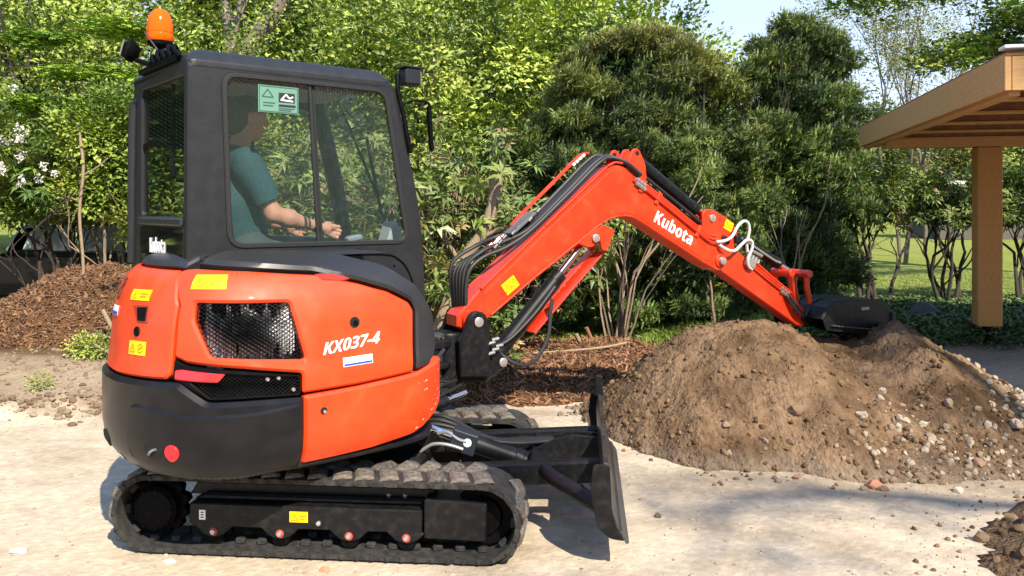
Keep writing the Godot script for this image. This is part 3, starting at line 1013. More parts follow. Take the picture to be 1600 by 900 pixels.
	panel_part("latch_frame", [0.15, 1.312, 0.312, 1.322, 0.32, 1.236, 0.23, 1.232], M.darkred, door, 0.004, 0.02, 0.004, 0.01, PackedVector2Array(), Transform3D())
	panel_part("latch_handle", [0.205, 1.303, 0.295, 1.310, 0.30, 1.245, 0.235, 1.243], M.black, door, 0.009, 0.02, 0.004, 0.006, PackedVector2Array(), Transform3D())
	var lk := Shape.new()
	lathe(lk, [0.024, 0.0, 0.022, 0.006, 0.012, 0.006, 0.010, 0.003, 0.0, 0.003], along(hull(0.232, 1.192, 0.002), hull(0.232, 1.192, 1.0) - hull(0.232, 1.192, 0.0)), 18)
	put("door_lock", lk.finish(), M.black, door)
	var em := Shape.new()   # round badge, dark ring with a pale face
	for k in 24:
		var a := TAU * k / 24
		var b := TAU * (k + 1) / 24
		stroke(em, on_hull(-0.13, 1.37, 0.0), Vector2(cos(a), sin(a)) * 0.05, Vector2(cos(b), sin(b)) * 0.05, 0.012, 0.003)
	stroke(em, on_hull(-0.13, 1.37, 0.0), Vector2(-0.03, -0.03), Vector2(0.03, 0.03), 0.016, 0.003)
	put("round_badge", em.finish(0.0), M.black_ink, door)
	var l4 := Shape.new()
	patch_of(l4, on_hull(-0.11, 1.265, 0.003, 0.03), Rect2(-0.075, -0.024, 0.15, 0.048), 0.0, 0.0015)
	var l4o := put("white_label", l4.finish(), M.white, door)
	var l5 := Shape.new()
	patch_of(l5, on_hull(-0.11, 1.265, 0.0048, 0.03), Rect2(-0.072, -0.022, 0.144, 0.016), 0.0, 0.0008)
	put("label_band", l5.finish(), M.blue, l4o)
	# counterweight fittings
	var tie := PackedVector2Array()
	for k in 18: tie.append(Vector2(0.43 + cos(TAU * k / 18) * 0.058, 0.68 + sin(TAU * k / 18) * 0.042))
	var tp := Shape.new()
	panel(tp, tie, 0.037, 0.004, 0.001)
	var to := put("tie_down_recess", tp.finish(), M.void, bump)
	var tr := Shape.new()
	var tc := hull(0.44, 0.672, 0.04)
	var arc := []
	for k in 9: arc.append(tc + Vector3(cos(PI * k / 8) * 0.026, -0.012 + sin(PI * k / 8) * 0.02, 0.004))
	tube(tr, smooth_path(arc, 2), 0.008, 8)
	put("tie_down_ring", tr.finish(), M.steel, to)
	var rdot := PackedVector2Array()
	for k in 24: rdot.append(Vector2(0.533 + cos(TAU * k / 24) * 0.036, 0.672 + sin(TAU * k / 24) * 0.037))
	var rs := Shape.new()
	panel(rs, rdot, 0.042, 0.010, 0.002)
	put("red_reflector", rs.finish(), M.reddot, bump)
	var exh := PackedVector2Array()
	for k in 18: exh.append(Vector2(-0.10 + cos(TAU * k / 18) * 0.055, 0.635 + sin(TAU * k / 18) * 0.04))
	var es := Shape.new()
	panel(es, exh, 0.030, 0.012, 0.003)
	put("exhaust_outlet", es.finish(), M.void, bump)
	var ws := Shape.new()
	patch_of(ws, on_hull(0.06, 0.57, 0.024), Rect2(-0.02, -0.02, 0.04, 0.04), 0.0, 0.001)
	put("small_label", ws.finish(), M.white, bump)
	# bracket that carries the boom
	var br := Shape.new()
	for y in [[0.885, 0.945], [0.755, 0.80]]:
		var poly := PackedVector2Array([Vector2(0.1, -0.2), Vector2(0.3, -0.2), Vector2(0.52, -0.13)])
		for k in 9: poly.append(Vector2(0.56 + sin(PI * k / 8) * 0.13, -cos(PI * k / 8) * 0.13))
		poly.append_array(PackedVector2Array([Vector2(0.52, 0.13), Vector2(0.3, 0.2), Vector2(0.1, 0.2)]))
		var flip := PackedVector2Array()
		for p in poly: flip.append(Vector2(p.x, -p.y))
		prism(br, flip, y[0], y[1], 0.012, Transform3D(Basis(Vector3.RIGHT, -PI / 2), Vector3.ZERO))
	box(br, Vector3(0.36, 0.76, 0), Vector3(0.12, 0.36, 0.24), 0.02)
	box(br, Vector3(0.2, 0.62, 0), Vector3(0.7, 0.1, 0.5), 0.02)
	var bro := put("swing_bracket", br.finish(), M.frame, ex, UPP)
	var pinb := Shape.new()
	lathe(pinb, [0.075, 0.70, 0.075, 0.95, 0.085, 0.955, 0.085, 0.97, 0.05, 0.975, 0.0, 0.975], Transform3D(Basis(), Vector3(0.56, 0, 0)), 24)
	for k in 4: rod(pinb, Vector3(0.5 + 0.035 * k, 0.945, 0.07), Vector3(0.5 + 0.035 * k, 0.965, 0.07), 0.011, 6)
	put("swing_pin", pinb.finish(), M.worn, bro)
	var sw := Shape.new()
	rod(sw, Vector3(0.18, 0.585, 0.33), Vector3(0.47, 0.612, 0.30), 0.034, 16, 0.004)
	var swc := put("swing_cylinder", sw.finish(), M.frame, ex, UPP)
	var swr := Shape.new()
	rod(swr, Vector3(0.45, 0.611, 0.30), Vector3(0.64, 0.63, 0.26), 0.019, 14)
	put("piston_rod", swr.finish(), M.chrome, swc)
	var hs := Shape.new()
	for k in 6:
		var z := 0.30 - 0.07 * k
		tube(hs, smooth_path([Vector3(0.22, 0.66 + 0.02 * k, z), Vector3(0.34, 0.60 + 0.012 * k, z * 0.9), Vector3(0.46, 0.63 + 0.03 * (k % 3), z * 0.8), Vector3(0.56, 0.70 + 0.02 * (k % 2), z * 0.7 + 0.12)]), 0.011, 8)
	tube(hs, smooth_path([Vector3(0.29, 0.86, 0.22), Vector3(0.40, 0.84, 0.24), Vector3(0.52, 0.90, 0.2)]), 0.014, 8)
	put("hydraulic_hose", hs.finish(), M.hose, ex, UPP)
	var ft := Shape.new()
	for k in 6: rod(ft, Vector3(0.30 + 0.045 * k, 0.60 + 0.03 * (k % 3), 0.24 - 0.02 * k), Vector3(0.33 + 0.045 * k, 0.615 + 0.03 * (k % 3), 0.25 - 0.02 * k), 0.014, 6)
	put("hose_fitting", ft.finish(), M.steel, ex, UPP)

# ---- cab
func build_cab(ex: Node3D) -> void:
	var wall := Shape.new()
	var frame := vec2s([-1.075, 1.2, -0.2, 1.0, 0.34, 1.0, 0.325, 1.2, 0.295, 1.52, 0.25, 1.86, 0.10, 2.44, 0.085, 2.50, -1.04, 2.50, -1.062, 2.42])
	var win := round_poly(vec2s([-0.902, 2.46, -0.87, 1.58, 0.20, 1.575, 0.05, 2.46]), 0.085, 6)
	prism(wall, round_poly(frame, 0.02, 3), 0.262, 0.302, 0.008, Transform3D(), win)
	var w := put("cab_side_wall", wall.finish(), M.cab, ex, UPP)
	var seal := Shape.new()
	var p := ccw(win)
	prism(seal, inset_poly(p, -0.006), 0.290, 0.309, 0.005, Transform3D(), inset_poly(p, 0.022))
	put("window_seal", seal.finish(), M.hose, w)
	var gl := Shape.new()
	prism(gl, inset_poly(p, 0.015), 0.278, 0.283, 0.0)
	var g := put("side_window", gl.finish(), M.glass, ex, UPP)
	var dv := Shape.new()
	bar(dv, Vector3(-0.425, 2.45, 0.288), Vector3(-0.372, 1.585, 0.288), 0.018, 0.016, 0.003, Vector3.BACK)
	bar(dv, Vector3(-0.40, 2.44, 0.276), Vector3(-0.345, 1.585, 0.276), 0.014, 0.014, 0.003, Vector3.BACK)
	put("window_divider", dv.finish(), M.hose, g)
	var la := Shape.new()
	box(la, Vector3(-0.365, 1.66, 0.272), Vector3(0.05, 0.03, 0.02), 0.006)
	put("window_latch", la.finish(), M.black, g)
	# pale green sticker on the pane, with an outline figure of a digger and dark caption bars
	var st := Shape.new()
	box(st, Vector3(-0.598, 2.348, 0.2855), Vector3(0.222, 0.142, 0.002), 0.0005)
	var so := put("window_sticker", st.finish(), plain(Color(0.13, 0.27, 0.21), 0.4), g)
	var sk := Shape.new()
	var pl := on_plane(Transform3D(Basis(), Vector3(-0.598, 2.348, 0.287)))
	for e in [[-0.105, -0.065, 0.105, -0.065], [0.105, -0.065, 0.105, 0.065], [0.105, 0.065, -0.105, 0.065], [-0.105, 0.065, -0.105, -0.065]]:
		stroke(sk, pl, Vector2(e[0], e[1]), Vector2(e[2], e[3]), 0.004, 0.001)
	for e in [[-0.09, 0.01, -0.06, 0.05], [-0.06, 0.05, -0.03, 0.01], [-0.03, 0.01, -0.09, 0.01], [-0.085, -0.02, -0.02, -0.02], [-0.085, -0.035, -0.03, -0.035], [0.0, -0.045, 0.09, -0.045], [0.0, -0.055, 0.07, -0.055]]:
		stroke(sk, pl, Vector2(e[0], e[1]), Vector2(e[2], e[3]), 0.006, 0.001)
	put("sticker_print", sk.finish(0.0), plain(Color(0.03, 0.09, 0.07)), so)
	var sb := Shape.new()
	stroke(sb, pl, Vector2(0.0, 0.012), Vector2(0.09, 0.012), 0.05, 0.001)
	put("sticker_print", sb.finish(0.0), M.black_ink, so)
	sb = Shape.new()
	stroke(sb, pl, Vector2(0.0, -0.03), Vector2(0.095, -0.03), 0.012, 0.001)
	put("sticker_print", sb.finish(0.0), M.black_ink, so)
	var sc := Shape.new()
	for e in [[0.015, 0.0, 0.04, 0.03], [0.04, 0.03, 0.06, 0.01], [0.06, 0.01, 0.08, 0.02], [0.01, 0.0, 0.08, -0.004]]:
		stroke(sc, pl, Vector2(e[0], e[1]), Vector2(e[2], e[3]), 0.008, 0.002)
	put("sticker_print", sc.finish(0.0), M.white, so)
	# recessed cover below the window, its edge a raised bead
	var bead := Shape.new()
	tube(bead, smooth_path([Vector3(-0.36, 1.52, 0.303), Vector3(0.02, 1.515, 0.303), Vector3(0.13, 1.48, 0.303), Vector3(0.20, 1.40, 0.303), Vector3(0.235, 1.28, 0.303), Vector3(0.245, 1.12, 0.303)]), 0.006, 6)
	put("cover_bead", bead.finish(), M.black, w)
	for k in 2:
		var b := Shape.new()
		lathe(b, [0.008, 0.0, 0.006, 0.004, 0.0, 0.005], along(Vector3([-0.12, 0.10][k], [1.49, 1.445][k], 0.302), Vector3(0, 0, 1)), 8)
		put("cover_screw", b.finish(), M.black, w)
	# roof
	var rf := Shape.new()
	var outline := ccw(round_poly(vec2s([-1.070, -0.3045, 0.06, -0.3045, 0.108, -0.25, 0.108, 0.59, 0.06, 0.644, -1.070, 0.644]), 0.045, 5))
	var levels := [[2.478, 0.0], [2.502, 0.0], [2.512, 0.003], [2.556, 0.040], [2.568, 0.060], [2.576, 0.14], [2.578, 0.3]]
	var mid := Vector2(-0.48, 0.17)
	var shrunk := func(d: float) -> PackedVector2Array:
		var q := PackedVector2Array()
		for e in outline: q.append(mid + (e - mid) * Vector2(1.0 - d / 0.59, 1.0 - d / 0.475))
		return q
	for i in levels.size() - 1:
		var p0: PackedVector2Array = shrunk.call(levels[i][1])
		var p1: PackedVector2Array = shrunk.call(levels[i + 1][1])
		for k in p0.size():
			var j := (k + 1) % p0.size()
			rf.quad(Vector3(p0[k].x, levels[i][0], -p0[k].y), Vector3(p0[j].x, levels[i][0], -p0[j].y), Vector3(p1[j].x, levels[i + 1][0], -p1[j].y), Vector3(p1[k].x, levels[i + 1][0], -p1[k].y))
	var cap: PackedVector2Array = shrunk.call(0.3)
	var ct := Geometry2D.triangulate_polygon(cap)
	for i in range(0, ct.size(), 3): rf.away(Vector3(cap[ct[i]].x, 2.578, -cap[ct[i]].y), Vector3(cap[ct[i + 1]].x, 2.578, -cap[ct[i + 1]].y), Vector3(cap[ct[i + 2]].x, 2.578, -cap[ct[i + 2]].y), Vector3.ZERO)
	var roof := put("cab_roof", rf.finish(30.0), M.cab, ex, UPP)
	var ln := Shape.new()
	box(ln, Vector3(-0.49, 2.473, -0.167), Vector3(1.08, 0.02, 0.86), 0.004)
	box(ln, Vector3(-0.70, 2.30, -0.585), Vector3(0.66, 0.34, 0.02), 0.004)
	box(ln, Vector3(-0.98, 2.2, -0.2), Vector3(0.02, 0.5, 0.02), 0.004)
	put("headliner", ln.finish(), M.liner, roof)
	var sl := Shape.new()
	for i in 30:
		for j in 14:
			box(sl, Vector3(-1.01 + 0.021 * i, 2.14 + 0.024 * j + 0.012 * (i % 2), -0.574), Vector3(0.018, 0.006, 0.003), 0.001, Basis(Vector3.BACK, -0.6))
	for i in 40:
		for j in 24:
			box(sl, Vector3(-1.0 + 0.027 * i, 2.462, -0.57 + 0.034 * j + 0.017 * (i % 2)), Vector3(0.02, 0.003, 0.008), 0.001, Basis(Vector3.UP, 0.6))
	var slo := put("liner_slots", sl.finish(0.0), plain(gray(0.55), 0.7), roof)
	tag(slo, "", "", "", "stuff")
	# rear wall: xf maps x to local z, y up, depth out of the tail
	var RW := Transform3D(Basis(Vector3(0, 0, 1), Vector3(0, 1, 0), Vector3(-1, 0, 0)), Vector3(-1.064, 0, 0))
	var rw := Shape.new()
	var hole := round_poly(vec2s([-0.46, 1.735, 0.235, 1.735, 0.245, 2.435, -0.46, 2.435]), 0.03)
	prism(rw, round_poly(vec2s([-0.64, 1.45, 0.30, 1.45, 0.30, 2.5, -0.60, 2.5]), 0.03), -0.03, 0.006, 0.006, RW, hole)
	var rwo := put("cab_rear_wall", rw.finish(), M.cab, ex, UPP)
	var rg := Shape.new()
	prism(rg, inset_poly(ccw(hole), -0.004), -0.016, -0.010, 0.0, RW)
	var rgo := put("rear_window", rg.finish(), M.dark_glass, ex, UPP)
	var rp := Shape.new()
	bar(rp, Vector3(-1.055, 2.12, -0.46), Vector3(-1.055, 2.14, -0.25), 0.012, 0.03, 0.003)
	put("window_hinge", rp.finish(), M.black, rgo)
	var sill := Shape.new()
	prism(sill, round_poly(vec2s([-0.47, 1.69, 0.25, 1.69, 0.25, 1.73, -0.47, 1.73]), 0.01), 0.004, 0.026, 0.008, RW)
	put("window_sill", sill.finish(), M.trim, rwo)
	var lo := Shape.new()
	prism(lo, round_poly(vec2s([-0.46, 1.47, 0.25, 1.47, 0.25, 1.68, -0.46, 1.68]), 0.02), 0.004, 0.012, 0.003, RW)
	var loo := put("rear_panel", lo.finish(), M.gloss, rwo)
	put("maker_lettering", letters("Kubota", 0.078, 0.003, on_plane(RW * Transform3D(Basis(), Vector3(-0.15, 1.58, 0.013))), 0.0, true, 0.72), M.white, loo)
	var pil := Shape.new()
	tube(pil, smooth_path([Vector3(-1.075, 1.47, -0.615), Vector3(-1.08, 1.9, -0.595), Vector3(-1.08, 2.3, -0.575), Vector3(-1.07, 2.36, -0.565), Vector3(-1.05, 2.38, -0.555)], 4), 0.026, 10)
	put("rear_corner_post", pil.finish(), M.cab, ex, UPP)
	# left side: a door frame with glass
	var lf := Shape.new()
	var lwin := round_poly(vec2s([-1.0, 2.42, -0.98, 1.25, 0.24, 1.25, 0.20, 1.75, 0.04, 2.42]), 0.07, 4)
	prism(lf, frame, -0.64, -0.60, 0.006, Transform3D(), lwin)
	var door := put("cab_door", lf.finish(), M.cab, ex, UPP)
	var lg := Shape.new()
	prism(lg, inset_poly(ccw(lwin), 0.004), -0.625, -0.620, 0.0)
	put("door_window", lg.finish(), M.glass, door)
	# front: corner posts and windscreen
	for z in [0.262, -0.60]:
		var fp := Shape.new()
		var zi: float = z
		tube(fp, smooth_path([Vector3(0.09, 2.47, zi), Vector3(0.17, 2.16, zi), Vector3(0.245, 1.83, zi), Vector3(0.285, 1.52, zi), Vector3(0.30, 1.05, zi)], 4), 0.033, 10)
		put("front_post", fp.finish(), M.cab, ex, UPP)
	var wl := Shape.new()
	var ws := [Vector2(0.10, 2.44), Vector2(0.18, 2.13), Vector2(0.262, 1.80), Vector2(0.30, 1.52), Vector2(0.312, 1.1)]
	for i in 4:
		bar(wl, Vector3(ws[i].x, ws[i].y, -0.17), Vector3(ws[i + 1].x, ws[i + 1].y, -0.17), 0.80, 0.005, 0.0005, Vector3.BACK.cross(Vector3(ws[i + 1].x - ws[i].x, ws[i + 1].y - ws[i].y, 0)).normalized())
	var ws_o := put("windscreen", wl.finish(), M.glass, ex, UPP)
	var wp := Shape.new()
	rod(wp, Vector3(0.085, 2.38, -0.28), Vector3(0.235, 1.86, -0.12), 0.008, 6)
	box(wp, Vector3(0.22, 1.98, -0.13), Vector3(0.02, 0.5, 0.015), 0.004, Basis(Vector3.BACK, 0.22))
	put("wiper", wp.finish(), M.black, ws_o)
	var fl := Shape.new()
	box(fl, Vector3(-0.38, 1.14, -0.17), Vector3(1.36, 0.06, 0.9), 0.01)
	box(fl, Vector3(0.30, 1.12, -0.17), Vector3(0.03, 0.2, 0.88), 0.008)
	put("cab_floor", fl.finish(), M.black, ex, UPP)
	# inside: seat, console, joystick, monitor
	var seat := thing_part("seat", ex)
	var s1 := Shape.new()
	box(s1, Vector3(-0.5, 1.40, -0.19), Vector3(0.46, 0.12, 0.46), 0.04)
	put("seat_cushion", s1.finish(60.0), M.seat, seat)
	var s2 := Shape.new()
	box(s2, Vector3(-0.79, 1.78, -0.19), Vector3(0.11, 0.66, 0.44), 0.045, Basis(Vector3.BACK, 0.10))
	put("seat_back", s2.finish(60.0), M.seat, seat)
	var s3 := Shape.new()
	box(s3, Vector3(-0.5, 1.25, -0.19), Vector3(0.36, 0.2, 0.36), 0.02)
	put("seat_base", s3.finish(), M.black, seat)
	var cn := Shape.new()
	box(cn, Vector3(-0.30, 1.42, 0.11), Vector3(0.5, 0.26, 0.18), 0.03)
	box(cn, Vector3(-0.30, 1.42, -0.49), Vector3(0.5, 0.26, 0.16), 0.03)
	put("console", cn.finish(50.0), M.black, ex, UPP)
	for z in [0.04, -0.44]:
		var js := Shape.new()
		lathe(js, [0.05, 0.0, 0.03, 0.03, 0.013, 0.05, 0.012, 0.09, 0.02, 0.11, 0.024, 0.16, 0.018, 0.19, 0.0, 0.195], along(Vector3(-0.11, 1.53, z), Vector3(0.1, 1, 0)), 14)
		put("joystick", js.finish(50.0), M.black, ex, UPP)
	var mo := Shape.new()
	prism(mo, round_poly(vec2s([0.12, 1.50, 0.27, 1.50, 0.265, 1.60, 0.21, 1.70, 0.185, 1.695]), 0.02), 0.03, 0.15, 0.01)
	put("monitor_housing", mo.finish(), M.pale_grey, ex, UPP)
	var lv := Shape.new()
	box(lv, Vector3(-0.03, 1.60, 0.06), Vector3(0.10, 0.04, 0.06), 0.012, Basis(Vector3.BACK, 0.15))
	put("lever_cover", lv.finish(), plain(Color(0.2, 0.26, 0.3), 0.4), ex, UPP)
	# work lights, mirror, beacon
	var wk := Shape.new()
	box(wk, Vector3(0.205, 2.545, 0.30), Vector3(0.105, 0.10, 0.10), 0.012)
	box(wk, Vector3(0.21, 2.600, 0.30), Vector3(0.13, 0.012, 0.11), 0.004)
	var wko := put("work_light", wk.finish(), M.cab, ex, UPP)
	var wk2 := Shape.new()
	box(wk2, Vector3(0.26, 2.54, 0.30), Vector3(0.006, 0.08, 0.08), 0.002)
	put("lamp_lens", wk2.finish(), M.lens, wko)
	var bk := Shape.new()
	tube(bk, smooth_path([Vector3(0.14, 2.56, 0.27), Vector3(0.135, 2.46, 0.285), Vector3(0.17, 2.30, 0.295), Vector3(0.21, 2.1, 0.30)], 4), 0.014, 8)
	tube(bk, smooth_path([Vector3(0.16, 2.38, 0.29), Vector3(0.22, 2.41, 0.31), Vector3(0.30, 2.405, 0.34), Vector3(0.325, 2.37, 0.35)], 4), 0.007, 8)
	put("mirror_bracket", bk.finish(), M.black, ex, UPP)
	var mi := Shape.new()
	box(mi, Vector3(0.33, 2.25, 0.33), Vector3(0.028, 0.27, 0.15), 0.013, Basis(Vector3.UP, -0.62) * Basis(Vector3.BACK, 0.06))
	put("side_mirror", mi.finish(50.0), M.black, ex, UPP)
	var bm := Shape.new()
	lathe(bm, [0.0, 2.56, 0.05, 2.56, 0.05, 2.575, 0.02, 2.585, 0.016, 2.665, 0.05, 2.672, 0.064, 2.68, 0.066, 2.70, 0.0, 2.70], Transform3D(Basis(), Vector3(-1.0, 0, -0.36)), 24)
	var bmo := put("beacon_base", bm.finish(), M.black, ex, UPP)
	var bd := Shape.new()
	lathe(bd, [0.062, 2.70, 0.070, 2.712, 0.071, 2.74, 0.066, 2.745, 0.070, 2.75, 0.067, 2.79, 0.062, 2.82, 0.050, 2.855, 0.030, 2.876, 0.0, 2.882], Transform3D(Basis(), Vector3(-1.0, 0, -0.36)), 28)
	put("beacon_dome", bd.finish(60.0), M.amber, bmo)
	var bl := Shape.new()
	lathe(bl, [0.0, 2.70, 0.02, 2.70, 0.03, 2.76, 0.022, 2.82, 0.0, 2.83], Transform3D(Basis(), Vector3(-1.0, 0, -0.36)), 14)
	put("beacon_reflector", bl.finish(), plain(Color(0.9, 0.5, 0.05), 0.3), bmo)
	var rwk := Shape.new()
	var RB := Basis(Vector3.UP, -0.55) * Basis(Vector3.BACK, -0.25)
	box(rwk, Vector3(-1.15, 2.63, -0.36), Vector3(0.07, 0.115, 0.14), 0.03, RB)
	var rwko := put("rear_work_light", rwk.finish(60.0), M.black, ex, UPP)
	var rl := Shape.new()
	box(rl, Vector3(-1.15, 2.63, -0.36) + RB * Vector3(-0.034, 0, 0), Vector3(0.008, 0.09, 0.11), 0.003, RB)
	put("lamp_lens", rl.finish(), M.lens, rwko)
	var clutter := Shape.new()
	rod(clutter, Vector3(-1.13, 2.58, -0.34), Vector3(-1.06, 2.545, -0.25), 0.014, 8)
	bar(clutter, Vector3(-1.075, 2.53, -0.45), Vector3(-1.075, 2.53, 0.18), 0.03, 0.03, 0.005)
	for k in 5:
		var z := -0.30 + 0.09 * k
		tube(clutter, smooth_path([Vector3(-1.03, 2.57, z), Vector3(-1.07, 2.60 + 0.012 * (k % 2), z + 0.05), Vector3(-1.09, 2.57, z + 0.10), Vector3(-1.075, 2.53, z + 0.15)], 4), 0.010, 7)
		box(clutter, Vector3(-1.06, 2.565, z + 0.04), Vector3(0.04, 0.035, 0.03), 0.006)
	put("lamp_wiring", clutter.finish(), M.black, ex, UPP)
	var ant := Shape.new()
	rod(ant, Vector3(-1.02, 2.56, -0.18), Vector3(-1.08, 2.74, -0.36), 0.004, 6)
	put("lamp_stay", ant.finish(), M.steel, ex, UPP)

func thing_part(called: String, ex: Node3D) -> Node3D:
	var o := Node3D.new()
	o.name = called
	o.transform = UPP
	ex.add_child(o, true)
	return o

# ---- boom, arm, bucket
func build_boom(ex: Node3D) -> void:
	var kn := Shape.new()
	for z in [0.155, -0.155]:
		var cheek := vec2s([-0.09, 0.70, 0.115, 0.68, 0.125, 0.98, 0.11, 1.05])
		for k in 7: cheek.append(Vector2(0.035 + cos(0.15 + PI * 0.9 * k / 6) * 0.07, 1.045 + sin(0.15 + PI * 0.9 * k / 6) * 0.07))
		cheek.append_array(vec2s([-0.06, 0.98, -0.10, 0.93]))
		prism(kn, cheek, z - 0.03, z + 0.03, 0.010)
	prism(kn, round_poly(vec2s([-0.10, 0.66, 0.12, 0.64, 0.26, 0.72, 0.27, 0.80, 0.13, 0.90, -0.05, 0.93]), 0.03), -0.14, 0.14, 0.015)
	lathe(kn, [0.0, 0.62, 0.10, 0.62, 0.11, 0.64, 0.11, 0.95, 0.10, 0.97, 0.0, 0.97], Transform3D(Basis(), Vector3(-0.10, 0, 0)), 24)
	var knuckle := put("swing_knuckle", kn.finish(), M.frame, ex, BMX)
	for it in [[0.035, 1.045, 0.032], [0.24, 0.76, 0.03]]:
		var pn := Shape.new()
		lathe(pn, [it[2], 0.0, it[2], 0.008, it[2] * 0.8, 0.012, 0.0, 0.012], along(Vector3(it[0], it[1], 0.185 if it[1] > 1.0 else 0.14), Vector3(0, 0, 1)), 18)
		put("pivot_pin", pn.finish(), M.bolt, knuckle)
	var fit := Shape.new()
	for k in 5: rod(fit, Vector3(0.11 + 0.03 * (k % 3), 0.83 + 0.022 * k, 0.17), Vector3(0.155 + 0.03 * (k % 3), 0.84 + 0.022 * k, 0.18), 0.016, 8)
	put("hose_fitting", fit.finish(), M.steel, knuckle)

	var bm := Shape.new()
	var low := vec2s([0.0, 0.975, 0.08, 0.985, 0.176, 1.062, 0.535, 1.297, 0.915, 1.536, 1.025, 1.615, 1.085, 1.665, 1.15, 1.695, 1.22, 1.713, 1.30, 1.718, 1.37, 1.705, 1.47, 1.657, 2.073, 1.342, 2.20, 1.285, 2.26, 1.285, 2.30, 1.33, 2.30, 1.40, 2.25, 1.45, 2.073, 1.545, 1.465, 1.94, 1.36, 2.035, 1.30, 2.075, 1.24, 2.095, 1.18, 2.09, 1.12, 2.065, 0.602, 1.65, 0.10, 1.25, -0.02, 1.13, -0.07, 1.08, -0.07, 1.01])
	prism(bm, low, -0.085, 0.085, 0.010)
	var boom := put("boom", bm.finish(32.0), M.boom, ex, BMX)
	var db := Shape.new()    # the side plates stand proud inside their welded rims
	prism(db, inset_poly(ccw(vec2s([0.12, 1.06, 0.176, 1.085, 0.529, 1.33, 0.906, 1.572, 1.02, 1.652, 1.10, 1.694, 1.20, 1.735, 1.30, 1.742, 1.38, 1.727, 1.47, 1.682, 2.073, 1.37, 2.12, 1.36, 2.12, 1.47, 1.465, 1.90, 1.36, 1.995, 1.30, 2.04, 1.24, 2.065, 1.16, 2.055, 0.602, 1.612, 0.12, 1.215])), 0.002), -0.0885, 0.0885, 0.003)
	put("side_plate", db.finish(32.0), M.boom, boom)
	var fg := Shape.new()    # weld flanges along the edges of the side plates
	for z in [0.085, -0.085]:
		var up := [Vector3(0.10, 1.245, z), Vector3(0.602, 1.655, z), Vector3(1.13, 2.08, z), Vector3(1.20, 2.112, z), Vector3(1.27, 2.105, z)]
		for i in up.size() - 1: bar(fg, up[i], up[i + 1], 0.016, 0.028, 0.005, Vector3.BACK)
		var dn := [Vector3(0.176, 1.07, z), Vector3(0.529, 1.313, z), Vector3(0.906, 1.556, z), Vector3(1.085, 1.672, z), Vector3(1.15, 1.702, z), Vector3(1.22, 1.72, z), Vector3(1.30, 1.724, z), Vector3(1.37, 1.712, z)]
		for i in dn.size() - 1: bar(fg, dn[i], dn[i + 1], 0.012, 0.02, 0.004, Vector3.BACK)
	put("boom_flange", fg.finish(), M.boom, boom)
	var bo := Shape.new()
	lathe(bo, [0.0, -0.115, 0.07, -0.115, 0.075, -0.105, 0.075, 0.105, 0.07, 0.115, 0.0, 0.115], Transform3D(Basis(Vector3.RIGHT, PI / 2), Vector3(0.035, 1.045, 0)), 24)
	put("pivot_boss", bo.finish(), M.boom, boom)
	bo = Shape.new()
	lathe(bo, [0.0, -0.10, 0.05, -0.10, 0.055, -0.095, 0.055, 0.095, 0.05, 0.10, 0.0, 0.10], Transform3D(Basis(Vector3.RIGHT, PI / 2), Vector3(2.235, 1.365, 0)), 24)
	put("pivot_boss", bo.finish(), M.boom, boom)
	for it in [[2.235, 1.365, 0.101], [1.02, 1.565, 0.10]]:
		var pn := Shape.new()
		lathe(pn, [0.03, 0.0, 0.03, 0.008, 0.02, 0.012, 0.0, 0.012], along(Vector3(it[0], it[1], it[2]), Vector3(0, 0, 1)), 16)
		put("pivot_pin", pn.finish(), M.bolt, boom)
	for z in [0.075, -0.075]:
		var lg := Shape.new()
		prism(lg, round_poly(vec2s([0.86, 1.535, 1.10, 1.66, 1.20, 1.62, 1.13, 1.47, 1.085, 1.475, 1.07, 1.55, 1.0, 1.50, 0.96, 1.50]), 0.018), z - 0.016, z + 0.016, 0.004)
		put("cylinder_lug", lg.finish(), M.boom, boom)
		var t2 := Shape.new()
		prism(t2, round_poly(vec2s([1.30, 2.03, 1.35, 2.15, 1.385, 2.215, 1.425, 2.225, 1.455, 2.19, 1.50, 2.10, 1.51, 2.0, 1.48, 1.93]), 0.02), z * 0.75 - 0.014, z * 0.75 + 0.014, 0.004)
		put("cylinder_lug", t2.finish(), M.boom, boom)
	var t3 := Shape.new()
	prism(t3, round_poly(vec2s([1.17, 2.08, 1.215, 2.17, 1.25, 2.21, 1.285, 2.20, 1.32, 2.15, 1.36, 2.07]), 0.02), -0.012, 0.012, 0.004)
	put("lifting_eye", t3.finish(), M.boom, boom)
	for e in [[1.252, 2.17, 0.014], [1.418, 2.185, 0.071]]:
		var hole := Shape.new()
		lathe(hole, [0.0, 0.0, 0.018, 0.0], along(Vector3(e[0], e[1], e[2] + 0.0005), Vector3(0, 0, 1)), 14)
		put("lug_hole", hole.finish(), M.void, boom)
	put("maker_lettering", letters("Kubota", 0.090, 0.003, on_plane(Transform3D(Basis(Vector3.BACK, atan2(1.545 - 1.70, 1.905 - 1.605)), Vector3(1.757, 1.625, 0.089))), 0.0), M.white, boom)
	sticker("warning_sticker", boom, on_plane(Transform3D(Basis(Vector3.BACK, 0.62), Vector3(0.325, 1.262, 0.089))), 0.115, 0.085, Transform3D(), 1)
	# boom cylinder and its guard
	var a := Vector3(0.24, 0.76, 0)
	var b := Vector3(1.02, 1.565, 0)
	var d := (b - a).normalized()
	var cy := Shape.new()
	rod(cy, a, a + d * 0.76, 0.054, 20, 0.006)
	rod(cy, a + d * 0.70, a + d * 0.775, 0.056, 20, 0.004)
	var cyl := put("boom_cylinder", cy.finish(), M.frame, ex, BMX)
	var rd := Shape.new()
	rod(rd, a + d * 0.77, b, 0.026, 16)
	put("piston_rod", rd.finish(), M.chrome, cyl)
	var ch := Shape.new()
